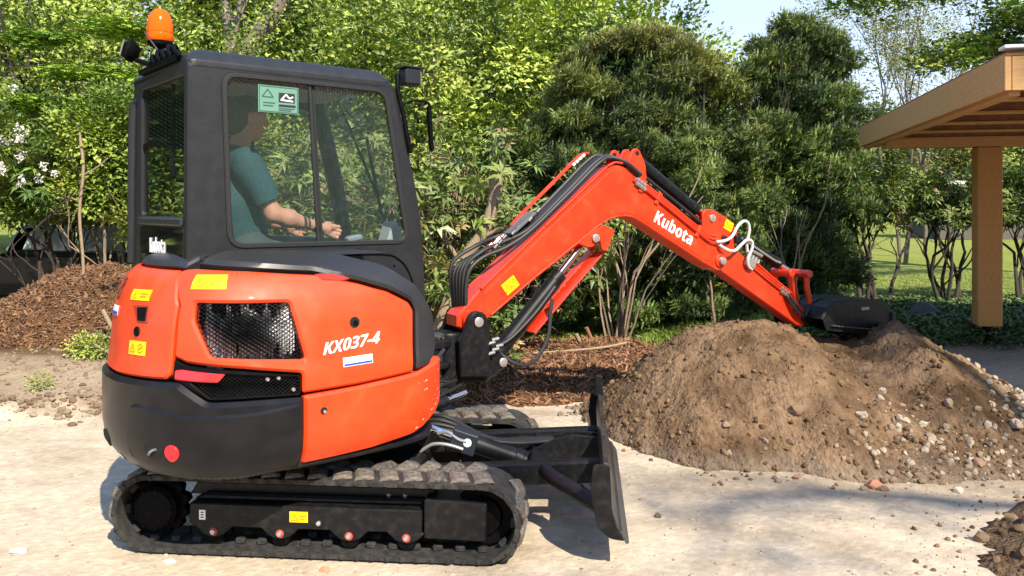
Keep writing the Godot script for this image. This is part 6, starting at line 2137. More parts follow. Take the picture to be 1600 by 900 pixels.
	for k in 6: grow(w, r, Vector3(r.randf_range(-0.7, 0.7), 0, r.randf_range(-0.2, 0.3)), (Vector3.UP + ball(r) * 0.4).normalized(), 1.0, 0.03, 3, 0.22, 0.6, 0.05, tips)
	put("stem", w.finish(60.0), M.bark_dark, lh)
	for b in [[-0.2, 2.5, 0.9, 0.7, 420], [0.6, 1.9, 0.9, 0.8, 420], [-0.5, 1.5, 0.9, 0.6, 420], [0.3, 0.8, 1.1, 0.6, 360]]: fill(tr, col, r, Vector3(b[0], b[1], 0.1), Vector3(b[2], b[3], 0.6), b[4], Vector2(0.75, 1.15), MID0, FRESH1, 0.0, 1.7)
	foliage(lh, "foliage", b1, M.leaf, tr, col)
	var sp := plant("sapling", "thin pale forked stem standing before the laurel over the black car", "sapling", Vector2(-5.55, 10.55))
	w = Shape.new()
	tube(w, smooth_path([Vector3(0.0, 0, 0), Vector3(0.03, 0.9, 0), Vector3(-0.02, 1.6, 0), Vector3(0.03, 2.2, 0), Vector3(-0.04, 2.75, 0)], 4), 0.02, 8)
	tube(w, smooth_path([Vector3(0.02, 2.1, 0), Vector3(0.2, 2.2, 0), Vector3(0.36, 2.32, 0.03)], 4), 0.010, 6)
	tube(w, smooth_path([Vector3(-0.01, 1.75, 0), Vector3(-0.16, 1.82, 0), Vector3(-0.3, 1.8, 0.03)], 4), 0.010, 6)
	put("stem", w.finish(60.0), M.bark_pale, sp)
	# --- leggy rhododendrons behind the cab, with bare bleached twigs
	for it in [["half bare rhododendron seen through the cab window", -2.0, 9.0, 1.2, 71], ["half bare rhododendron with bleached twigs right of the cab door frame", -0.72, 8.8, 0.75, 72]]:
		var o := plant("rhododendron", it[0], "shrub", Vector2(it[1], it[2]))
		var q := fresh(it[4])
		w = Shape.new()
		tips = []
		for k in 16: grow(w, q, Vector3(q.randf_range(-0.8, 0.8) * it[3], 0, q.randf_range(-0.3, 0.2)), (Vector3.UP + ball(q) * 0.45).normalized(), 1.0, 0.026, 4, 0.28, 0.75, 0.04, tips, 2.4)
		put("stem", w.finish(60.0), M.bark_pale, o)
		tr = []; col = []
		for p in tips:
			if q.randf() < 0.5: fill(tr, col, q, p, Vector3.ONE * 0.09, 1 + q.randi() % 2, Vector2(0.95, 1.5), Color(0.07, 0.12, 0.022), Color(0.21, 0.26, 0.06), -1.0, 1.0, 0.0)
			if q.randf() < 0.14: fill(tr, col, q, p, Vector3.ONE * 0.1, 1, Vector2(0.5, 0.9), Color(0.26, 0.16, 0.07), Color(0.42, 0.30, 0.14), -1.0, 1.0, 0.0)
		fill(tr, col, q, Vector3(0, 1.3, -0.2), Vector3(0.8 * it[3], 1.15, 0.5), 190 if it[4] == 71 else 90, Vector2(1.0, 1.5), Color(0.06, 0.11, 0.02), Color(0.20, 0.25, 0.05), 0.08, 1.8)
		foliage(o, "foliage", wh, M.leaf, tr, col)
		if it[4] == 72:      # the big near rosette of pale leaves
			for k in 9:
				var a := TAU * k / 9
				var ls := Shape.new()
				var d := Vector3(cos(a), -0.25 + 0.2 * sin(a * 2.0), sin(a) * 0.7).normalized()
				leaf(ls, Vector3(-0.02, 1.60, 0.62) + d * 0.012, d, Vector3(0, 0.8, 0.6), 0.22, 0.055, 0.2)
				put("leaf", ls.finish(0.0), M.pale_leaf, o)
	# thick pale branch lying against the shrub
	var lg := plant("fallen_branch", "thick pale branch leaning up beside the boom foot", "branch", Vector2(-0.75, 8.35))
	w = Shape.new()
	tube(w, smooth_path([Vector3(-0.12, 0.35, 0.05), Vector3(0.02, 0.62, 0.05), Vector3(0.14, 0.95, 0.03), Vector3(0.22, 1.22, 0.0), Vector3(0.46, 1.55, 0.0), Vector3(0.56, 1.85, -0.02), Vector3(0.60, 2.12, 0.0)], 4), 0.062, 12)
	tube(w, smooth_path([Vector3(0.40, 1.47, 0.0), Vector3(0.62, 1.58, 0.06), Vector3(0.85, 1.66, 0.08)], 4), 0.02, 8)
	tube(w, smooth_path([Vector3(0.22, 1.22, 0.0), Vector3(0.10, 1.45, 0.04), Vector3(-0.02, 1.60, 0.05)], 4), 0.022, 8)
	tube(w, smooth_path([Vector3(0.60, 2.1, 0.0), Vector3(0.72, 2.2, 0.02), Vector3(0.75, 2.08, 0.03)], 4), 0.012, 6)
	put("branch", w.finish(60.0), M.bark_pale, lg)
	# --- dark shrub in the shade between the rhododendron and the yew
	tr = []; col = []
	var ds := plant("holly_shrub", "dark shaded shrub between the bare rhododendron and the broad yew", "shrub", Vector2(-0.35, 10.8))
	w = Shape.new()
	tips = []
	for k in 4: grow(w, r, Vector3(r.randf_range(-0.4, 0.4), 0, 0), (Vector3.UP + ball(r) * 0.3).normalized(), 0.9, 0.03, 3, 0.2, 0.6, 0.05, tips)
	put("stem", w.finish(60.0), M.bark_dark, ds)
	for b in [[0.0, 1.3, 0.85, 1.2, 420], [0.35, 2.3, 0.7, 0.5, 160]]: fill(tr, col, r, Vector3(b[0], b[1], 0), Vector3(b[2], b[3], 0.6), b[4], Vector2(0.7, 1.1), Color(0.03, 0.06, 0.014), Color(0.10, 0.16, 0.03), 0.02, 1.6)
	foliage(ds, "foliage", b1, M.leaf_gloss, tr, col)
	# --- two yews
	for it in [["broad bushy yew behind the boom's peak, brownish new tips at its top", 1.75, 11.2, 81], ["tall dark narrow yew right of the broad one, behind the bucket arm", 4.12, 11.8, 82]]:
		var o := plant("yew_tree", it[0], "yew", Vector2(it[1], it[2]))
		var q := fresh(it[3])
		w = Shape.new()
		tips = []
		for k in 5: grow(w, q, Vector3(q.randf_range(-0.3, 0.3), 0, q.randf_range(-0.2, 0.2)), (Vector3.UP + ball(q) * 0.3).normalized(), 1.5, 0.06, 3, 0.15, 0.5, 0.1, tips)
		put("trunk", w.finish(60.0), M.bark_dark, o)
		tr = []; col = []
		var wide := 1.04 if it[3] == 81 else 0.56
		var top := 4.05 if it[3] == 81 else 4.15
		for k in (170 if it[3] == 81 else 130):    # boughs: each a flattened, drooping cluster of sprigs
			var t := q.randf()
			var y := 0.35 + (top - 0.35) * t
			var a := q.randf() * TAU
			var reach := (1.55 * sqrt(maxf(0.0, 1.0 - pow(t, 3.2))) + 0.1) * wide * q.randf_range(0.72, 1.08)
			if t < 0.25: reach *= 0.88 + t * 0.5
			var c := Vector3(cos(a) * reach, y, sin(a) * reach * 0.8)
			var tipc := pow(t, 2.6) * (0.85 if it[3] == 81 else 0.25)
			fill(tr, col, q, c, Vector3(0.31, 0.17, 0.31), 120, Vector2(0.34, 0.62), YEW0.lerp(Color(0.085, 0.095, 0.020), tipc), YEW1.lerp(Color(0.30, 0.28, 0.065), tipc), -0.5, 1.5, 0.1)
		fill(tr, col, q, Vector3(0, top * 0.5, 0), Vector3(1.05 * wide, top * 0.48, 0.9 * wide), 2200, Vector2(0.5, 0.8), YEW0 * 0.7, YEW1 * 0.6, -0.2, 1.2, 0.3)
		fill(tr, col, q, Vector3(0, top * 0.80, 0), Vector3(0.95 * wide, 0.75, 0.75 * wide), 1100, Vector2(0.4, 0.65), YEW0, YEW1 * 0.8, -0.3, 1.4, 0.3)
		fill(tr, col, q, Vector3(0, top * 0.52, 0), Vector3(1.35 * wide, 1.0, 0.95 * wide), 1500, Vector2(0.4, 0.65), YEW0, YEW1 * 0.8, -0.25, 1.4, 0.5)
		fill(tr, col, q, Vector3(0, 0.75, 0.1), Vector3(1.35 * wide, 0.7, 0.9), 1400, Vector2(0.45, 0.75), YEW0, YEW1 * 0.8, -0.1, 1.4, 0.4)
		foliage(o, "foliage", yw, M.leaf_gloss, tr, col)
	# --- slender bare shrubs under the boom
	for it in [["many stemmed bare shrub under the boom, left of the soil heap", 1.28, 9.7, 10, 91, 1.0], ["thin bare shrub with two stems behind the crest of the soil heap", 2.5, 10.2, 2, 92, 0.8], ["dead pale sapling before the dark yew", 3.45, 10.3, 3, 93, 0.85]]:
		var o := plant("bare_shrub", it[0], "shrub", Vector2(it[1], it[2]))
		var q := fresh(it[4])
		for k in it[3]:
			w = Shape.new()
			tips = []
			var lean := Vector3(q.randf_range(-0.34, 0.34), 1, q.randf_range(-0.2, 0.2)).normalized()
			grow(w, q, Vector3(q.randf_range(-0.10, 0.10), 0, q.randf_range(-0.08, 0.08)), lean, it[5] * q.randf_range(0.8, 1.15), q.randf_range(0.016, 0.028), 2, 0.14, 0.4, 0.05, tips, 2.0)
			put("stem", w.finish(60.0), M.bark_pale if k % 3 else M.bark, o)
		if it[4] == 91:
			tr = []; col = []
			fill(tr, col, q, Vector3(0, 1.9, 0), Vector3(0.7, 0.4, 0.4), 60, Vector2(0.6, 0.9), MID0, MID1, -0.1, 1.5)
			foliage(o, "foliage", b1, M.leaf, tr, col)
	for it in [["sawn pale stump of a shrub left of the bare stems", 0.86, 9.5, Vector3(-0.12, 0.34, 0.02)], ["second sawn stump, reddish, beside the bare stems", 1.0, 9.45, Vector3(-0.15, 0.42, 0.05)]]:
		var o := plant("tree_stump", it[0], "stump", Vector2(it[1], it[2]))
		w = Shape.new()
		tube(w, PackedVector3Array([Vector3(0, -0.05, 0), it[3] * 0.5 + Vector3(0.02, 0, 0), it[3]]), 0.024, 8)
		put("stump", w.finish(50.0), M.bark_pale if it[1] < 0.9 else plain(Color(0.25, 0.11, 0.06), 0.9), o)
	var sk := plant("stick", "long pale stick lying across the bark mulch", "stick", Vector2(0.5, 8.7))
	w = Shape.new()
	tube(w, smooth_path([Vector3(-0.55, 0.26, 0.05), Vector3(-0.1, 0.27, 0.0), Vector3(0.45, 0.30, -0.1), Vector3(0.75, 0.33, -0.25)], 4), 0.014, 7)
	put("stick", w.finish(60.0), M.bark_pale, sk)
	# --- leggy shrubs between the yard and the lawn
	var hedge := [["dark leggy rhododendron left of the carport post, lawn showing between its stems", 5.35, 12.0, 0.62, 95], ["leggy rhododendron close to the left side of the carport post", 6.55, 12.3, 0.5, 96], ["leggy rhododendron right of the carport post", 7.75, 12.4, 0.6, 97]]
	for it in hedge:
		var o := plant("rhododendron", it[0], "shrub", Vector2(it[1], it[2]))
		var q := fresh(it[4])
		w = Shape.new()
		tips = []
		for k in 6: grow(w, q, Vector3(q.randf_range(-0.28, 0.28), 0, q.randf_range(-0.1, 0.1)), Vector3(q.randf_range(-0.35, 0.35), 1, q.randf_range(-0.2, 0.2)).normalized(), 0.85, 0.033, 3, 0.26, 0.6, 0.08, tips, 2.2)
		put("stem", w.finish(60.0), M.bark_dark, o)
		tr = []; col = []
		for p in tips:
			if p.y > 1.25: fill(tr, col, q, p, Vector3.ONE * 0.14, 5, Vector2(0.7, 1.1), Color(0.05, 0.08, 0.018), Color(0.17, 0.22, 0.045), -1.0, 1.0, 0.0)
			if p.y > 1.25 and q.randf() < 0.35: fill(tr, col, q, p, Vector3.ONE * 0.12, 2, Vector2(0.5, 0.8), Color(0.24, 0.15, 0.08), Color(0.40, 0.28, 0.16), -1.0, 1.0, 0.0)
		fill(tr, col, q, Vector3(0, 1.75, 0), Vector3(it[3] * 1.25, 0.36, 0.5), 200, Vector2(0.7, 1.1), Color(0.05, 0.085, 0.018), Color(0.19, 0.24, 0.045), 0.0, 1.6)
		foliage(o, "foliage", wh, M.leaf, tr, col)
	# --- tree whose boughs hang in from the right, over the carport
	var o := plant("overhanging_tree", "tree whose leafy boughs hang in above the carport roof", "tree", Vector2(12.5, 15.5))
	w = Shape.new()
	tube(w, smooth_path([Vector3(0, 0, 0), Vector3(-0.1, 2.5, 0), Vector3(-0.3, 5.0, 0), Vector3(-0.3, 8.0, 0)], 4), 0.24, 12)
	var boughs := [[Vector3(-0.2, 3.8, 0), Vector3(-1.8, 4.6, 0.3), Vector3(-3.2, 4.35, 0.5), Vector3(-4.0, 4.5, 0.6), Vector3(-5.0, 4.2, 0.8)], [Vector3(-0.3, 4.6, 0), Vector3(-2.2, 5.8, 0.2), Vector3(-4.2, 5.55, 0.6), Vector3(-6.4, 5.2, 0.8)], [Vector3(-0.25, 3.2, 0), Vector3(-1.6, 3.5, 0.6), Vector3(-3.2, 3.2, 1.0)], [Vector3(-0.3, 5.2, 0), Vector3(-1.6, 5.3, 0.5), Vector3(-3.0, 4.9, 1.0), Vector3(-3.8, 4.95, 1.2)]]
	for b in boughs:
		var pp := smooth_path(b, 5)
		var rr := PackedFloat32Array()
		for k in pp.size(): rr.append(lerpf(0.10, 0.018, float(k) / pp.size()))
		tube(w, pp, rr, 8)
		for k in range(4, pp.size(), 2):
			tips = []
			grow(w, r, pp[k], (pp[k] - pp[k - 1] + ball(r) * 0.25).normalized(), 0.5, rr[k] * 0.6, 2, 0.25, 0.6, 0.0, tips, 2.0)
	put("trunk", w.finish(60.0), M.bark_dark, o)
	tr = []; col = []
	for b in boughs:
		var pp := smooth_path(b, 6)
		for k in range(5, pp.size()): fill(tr, col, r, pp[k] + Vector3(0, -0.05, 0), Vector3(0.75, 0.24, 0.75), 20, Vector2(0.8, 1.3), Color(0.05, 0.095, 0.016), Color(0.23, 0.32, 0.04), -0.15, 1.3, 0.0, 0.0)
	foliage(o, "foliage", b2, M.leaf, tr, col)
	# --- thin young trees against the sky
	for it in [["thin young birch with sparse leaves against the sky", 10.9, 23.0, 701], ["second thin birch beside the carport roof, almost leafless", 12.1, 24.0, 702], ["slender tree with brownish young leaves right of the narrow yew", 9.6, 20.0, 703]]:
		leafy_tree(it[0], Vector2(it[1], it[2]), it[3], 3.0, 0.06, 4, 0.38, b1, Color(0.15, 0.17, 0.05), Color(0.30, 0.30, 0.10), [], Vector2(0.7, 1.1), 4, M.bark, Vector3.UP, 2.7, "birch_tree", "birch")
	# --- big tree outside the frame on the right: its shade falls on the yard
	var bt := plant("large_tree", "large tree at the right of the yard, outside the view, its boughs reaching over", "tree", Vector2(11.0, -6.3))
	w = Shape.new()
	tube(w, smooth_path([Vector3(0, 0, 0), Vector3(0.1, 5.0, 0), Vector3(0, 10.0, 0.1), Vector3(0.2, 14.0, 0)], 4), 0.26, 12)
	tr = []; col = []
	for b in [[Vector3(0, 8.8, 0), Vector3(-1.6, 10.9, -0.2), Vector3(-3.0, 12.0, 0.2), Vector3(-3.7, 12.4, 0.9)], [Vector3(0, 9.6, 0), Vector3(-1.2, 11.4, -1.2), Vector3(-2.2, 12.4, -2.2), Vector3(-2.5, 12.8, -3.0)], [Vector3(0, 10.4, 0), Vector3(1.5, 12.0, -0.5), Vector3(3.0, 12.6, -1.0)], [Vector3(0, 9.0, 0), Vector3(-0.6, 10.8, 1.5), Vector3(-1.4, 11.6, 2.8)]]:
		var pp := smooth_path(b, 6)
		var rr := PackedFloat32Array()
		for k in pp.size(): rr.append(lerpf(0.11, 0.03, float(k) / pp.size()))
		tube(w, pp, rr, 8)
		for k in range(6, pp.size(), 2):
			tips = []
			grow(w, r, pp[k], (pp[k] - pp[k - 1]).normalized() + ball(r) * 0.6, 0.8, rr[k] * 0.5, 2, 0.25, 0.6, 0.0, tips, 2.0)
			for p in tips:
				if r.randf() < 0.5: fill(tr, col, r, p, Vector3(0.3, 0.15, 0.3), 3, Vector2(0.6, 1.0), MID0, FRESH1, -1.0, 1.0, 0.0)
	put("trunk", w.finish(60.0), M.bark, bt)
	foliage(bt, "foliage", b2, M.leaf, tr, col)
	for it in [["first bushy tree at the right of the yard, outside the view", 12.5, 1.5, 6.5, 811], ["second bushy tree at the right of the yard, outside the view", 14.0, -4.0, 7.0, 812], ["third bushy tree to the right behind the camera, outside the view", 11.0, -10.0, 7.0, 813], ["fourth bushy tree behind the camera, outside the view", 3.0, -14.0, 8.0, 814], ["bushy tree at the left of the yard, outside the view", -9.5, 6.0, 6.5, 816], ["second bushy tree at the left of the yard, outside the view", -11.0, 10.5, 7.0, 817], ["fifth bushy tree behind the camera to the left, outside the view", -5.0, -14.0, 8.0, 815]]:
		var h: float = it[3]
		leafy_tree(it[0], Vector2(it[1], it[2]), it[4], h * 0.3, 0.18, 3, 0.5, b4, MID0, MID1, [[Vector3(0, h * 0.5, 0), Vector3(2.6, h * 0.46, 2.6), 520, -0.1, 0.5]], Vector2(0.8, 1.2), 3, M.bark_dark)
	# --- ground cover
	tr = []; col = []
	var tf := tuft(11, 26, 0.16)
	for k in 1500:
		var x := r.randf_range(-0.9, 3.4)
		var d := r.randf_range(9.9, 11.6)
		tr.append(Transform3D(Basis(Vector3.UP, r.randf() * TAU).scaled(Vector3.ONE * r.randf_range(0.6, 1.4)), Vector3(x, ground_y(x, d), -d)))
		col.append(FRESH0.lerp(FRESH1, r.randf()))
	tag(scatter("ground_cover", tf, M.leaf, self, tr, col), "", "", "", "stuff")
	tr = []; col = []
	for k in 3600:
		var x := r.randf_range(-0.6, 9.5)
		var d := r.randf_range(9.3, 12.6)
		if x < 3.0 and d < 9.95: continue
		var sz := r.randf_range(0.5, 1.0)
		tr.append(Transform3D(Basis(Vector3.UP, r.randf() * TAU).scaled(Vector3.ONE * sz), Vector3(x, ground_y(x, d) + 0.06 * sz, -d)))
		col.append(Color(0.035, 0.07, 0.016).lerp(Color(0.13, 0.20, 0.035), r.randf() * (1.0 if x < 3.0 else 0.7)))
	for k in 500:
		var x := r.randf_range(4.3, 7.4)
		var d := r.randf_range(9.05, 10.1)
		var sz := r.randf_range(0.5, 1.0)
		tr.append(Transform3D(Basis(Vector3.UP, r.randf() * TAU).scaled(Vector3.ONE * sz), Vector3(x, ground_y(x, d) + 0.07 * sz, -d)))
		col.append(Color(0.03, 0.06, 0.014).lerp(Color(0.09, 0.14, 0.026), r.randf()))
	tag(scatter("ivy", b1, M.leaf, self, tr, col), "", "", "", "stuff")
	tr = []; col = []
	for k in 5200:      # lawn grass at its near edge
		var d := 12.5 + 5.0 * pow(r.randf(), 1.5)
		var x := r.randf_range(3.6, 14.0)
		tr.append(Transform3D(Basis(Vector3.UP, r.randf() * TAU).scaled(Vector3(0.8, 0.4, 0.8)), Vector3(x, ground_y(x, d) + 0.02, -d)))
		col.append(Color(0.20, 0.26, 0.05).lerp(Color(0.34, 0.37, 0.10), r.randf()))
	tag(scatter("lawn_grass", tf, M.leaf, self, tr, col), "", "", "", "stuff")
	# --- weeds and cut branches on the left, behind the counterweight
	for it in [["pale cut branch sticking up out of the mulch behind the counterweight", Vector2(-4.55, 9.55), [Vector3(0.05, 0.0, 0), Vector3(-0.08, 0.28, 0.05), Vector3(-0.20, 0.5, 0.05)], 0.026], ["thin curved twig lying before the mulch heap", Vector2(-4.75, 9.3), [Vector3(-0.25, 0.10, 0.1), Vector3(0.0, 0.26, 0.1), Vector3(0.25, 0.22, 0.1), Vector3(0.4, 0.05, 0.1)], 0.011], ["short straight twig on the loam behind the counterweight", Vector2(-4.35, 9.0), [Vector3(-0.25, 0.2, 0), Vector3(0.2, -0.02, 0.1)], 0.013]]:
		var br := plant("cut_branch", it[0], "branch", it[1])
		w = Shape.new()
		tube(w, smooth_path(it[2], 4), it[3], 8)
		put("branch", w.finish(60.0), M.bark_pale, br)
	for it in [["leafy weed with bright green leaves behind the counterweight", Vector2(-4.6, 9.05), 40, 0.16, 111], ["smaller weed at the foot of the mulch heap", Vector2(-4.85, 9.25), 18, 0.10, 112], ["sparse weed on the loam at the far left", Vector2(-4.55, 7.9), 10, 0.07, 113]]:
		var wd := plant("weed", it[0], "weed", it[1])
		tr = []; col = []
		var q := fresh(it[4])
		fill(tr, col, q, Vector3(0, it[3], 0), Vector3(it[3] * 1.6, it[3] * 0.9, it[3]), it[2], Vector2(0.35, 0.6), MID0, FRESH1, -1.0, 1.0, 0.0)
		foliage(wd, "leaves", b1, M.leaf, tr, col)
	# grey boulder in the undergrowth before the lawn
	var bo := put("boulder", rock(41, 3, 0.25), grained(gray(0.05), gray(0.11), 0.9, 3.0, 95, 0.03), self, Transform3D(Basis().scaled(Vector3(0.26, 0.17, 0.2)), Vector3(5.35, ground_y(5.35, 10.6) + 0.08, -10.6)))
	tag(bo, "dark grey boulder in the undergrowth left of the carport post", "boulder")
	# far shed roof beyond the shrubs
	var sh := thing("shed", "low shed with a pale flat roof far behind the leggy shrubs", "shed", Vector3(18.8, ground_y(18.8, 34.0), -34.0))
	var s1 := Shape.new()
	box(s1, Vector3(0, 1.1, 0), Vector3(3.6, 2.2, 2.6), 0.02)
	put("wall", s1.finish(), plain(Color(0.10, 0.09, 0.07), 0.9), sh)
	var s2 := Shape.new()
	box(s2, Vector3(0, 2.28, 0), Vector3(4.0, 0.14, 3.0), 0.02)
	put("roof", s2.finish(), plain(Color(0.6, 0.6, 0.62), 0.6), sh)
# ---------------------------------------------------------------- the driver
# skin over bones [from, to, radius, radius (, flat end)]: a smooth union of tapered capsules, meshed as surface nets
func skin(bones: Array, cell: float, k: float) -> Shape:
	var lo := Vector3.ONE * INF
	var hi := -lo
	for b in bones:
		var m := maxf(b[2], b[3]) + k + cell * 2.0
		lo = lo.min(b[0].min(b[1]) - Vector3.ONE * m)
		hi = hi.max(b[0].max(b[1]) + Vector3.ONE * m)
	var n := Vector3i(((hi - lo) / cell).ceil()) + Vector3i.ONE
	var g := PackedFloat32Array()
	g.resize(n.x * n.y * n.z)
	g.fill(1.0)
	for b in bones:
		var p0: Vector3 = b[0]; var p1: Vector3 = b[1]
		var r0: float = b[2]; var r1: float = b[3]
		var flat: bool = b.size() > 4
		var d := p1 - p0
		var dd := maxf(d.length_squared(), 1e-9)
		var dn := d / sqrt(dd)
		var m := maxf(r0, r1) + k + cell * 2.0
		var a := Vector3i(((p0.min(p1) - Vector3.ONE * m - lo) / cell).floor()).max(Vector3i.ZERO)
		var e := Vector3i(((p0.max(p1) + Vector3.ONE * m - lo) / cell).ceil()).min(n - Vector3i.ONE)
		for z in range(a.z, e.z + 1):
			for y in range(a.y, e.y + 1):
				var row := (z * n.y + y) * n.x
				for x in range(a.x, e.x + 1):
					var p := lo + Vector3(x, y, z) * cell
					var t := clampf((p - p0).dot(d) / dd, 0.0, 1.0)
					var v := (p - p0 - d * t).length() - lerpf(r0, r1, t)
					if flat: v = maxf(v, (p - p1).dot(dn))
					var old := g[row + x]
					var h := maxf(k - absf(old - v), 0.0) / k
					g[row + x] = minf(old, v) - h * h * k * 0.25
	var s := Shape.new()
	var at := {}
	var step := [1, n.x, n.x * n.y]
	for z in n.z - 1:
		for y in n.y - 1:
			for x in n.x - 1:
				var i := (z * n.y + y) * n.x + x
				var sum := Vector3.ZERO
				var cnt := 0
				var c := [g[i], g[i + 1], g[i + step[1]], g[i + step[1] + 1], g[i + step[2]], g[i + step[2] + 1], g[i + step[2] + step[1]], g[i + step[2] + step[1] + 1]]
				var inside := 0
				for q in 8: if c[q] < 0.0: inside += 1
				if inside == 0 or inside == 8: continue
				for e in [[0, 1], [2, 3], [4, 5], [6, 7], [0, 2], [1, 3], [4, 6], [5, 7], [0, 4], [1, 5], [2, 6], [3, 7]]:
					var u: float = c[e[0]]; var w: float = c[e[1]]
					if (u < 0.0) != (w < 0.0):
						var t := u / (u - w)
						sum += Vector3(e[0] & 1, (e[0] >> 1) & 1, e[0] >> 2).lerp(Vector3(e[1] & 1, (e[1] >> 1) & 1, e[1] >> 2), t)
						cnt += 1
				at[i] = lo + (Vector3(x, y, z) + sum / cnt) * cell
	for i in at:
		for ax in 3:
			var j: int = i + step[ax]
			if (g[i] < 0.0) == (g[j] < 0.0): continue
			var u: int = step[(ax + 1) % 3]
			var w: int = step[(ax + 2) % 3]
			if not (at.has(i - u) and at.has(i - w) and at.has(i - u - w)): continue
			if g[i] < 0.0: s.quad(at[i - u - w], at[i - w], at[i], at[i - u])
			else: s.quad(at[i - u - w], at[i - u], at[i], at[i - w])
	return s

func hand_bones(wrist: Vector3, fwd: Vector3, up: Vector3, side: float) -> Array:   # curled round an upright lever; side +1 right hand
	var z := fwd.cross(up).normalized() * side      # away from the body
	var b := [[wrist, wrist + fwd * 0.04, 0.026, 0.030], [wrist + fwd * 0.035 + up * 0.018, wrist + fwd * 0.085 + up * 0.022, 0.021, 0.018], [wrist + fwd * 0.035 - up * 0.018, wrist + fwd * 0.078 - up * 0.030, 0.021, 0.017]]
	for k in 4:
		var base := wrist + fwd * (0.092 - 0.006 * absf(k - 1)) + up * (0.032 - 0.022 * k)
		var l: float = [0.040, 0.044, 0.041, 0.033][k]
		var p1 := base + (fwd * 0.85 + z * 0.25).normalized() * l * 0.8
		var p2 := p1 + (fwd * 0.35 - z * 0.9).normalized() * l * 0.7
		var p3 := p2 + (-fwd * 0.5 - z * 0.8).normalized() * l * 0.5
		b.append_array([[base, p1, 0.0095, 0.009], [p1, p2, 0.009, 0.0085], [p2, p3, 0.0085, 0.0075]])
	var t0 := wrist + fwd * 0.035 - z * 0.018 + up * 0.018
	var t1 := t0 + (fwd * 0.6 - z * 0.6 + up * 0.45).normalized() * 0.042
	var t2 := t1 + (fwd * 0.95 + up * 0.25 - z * 0.1).normalized() * 0.030
	b.append_array([[t0, t1, 0.014, 0.011], [t1, t2, 0.011, 0.009]])
	return b

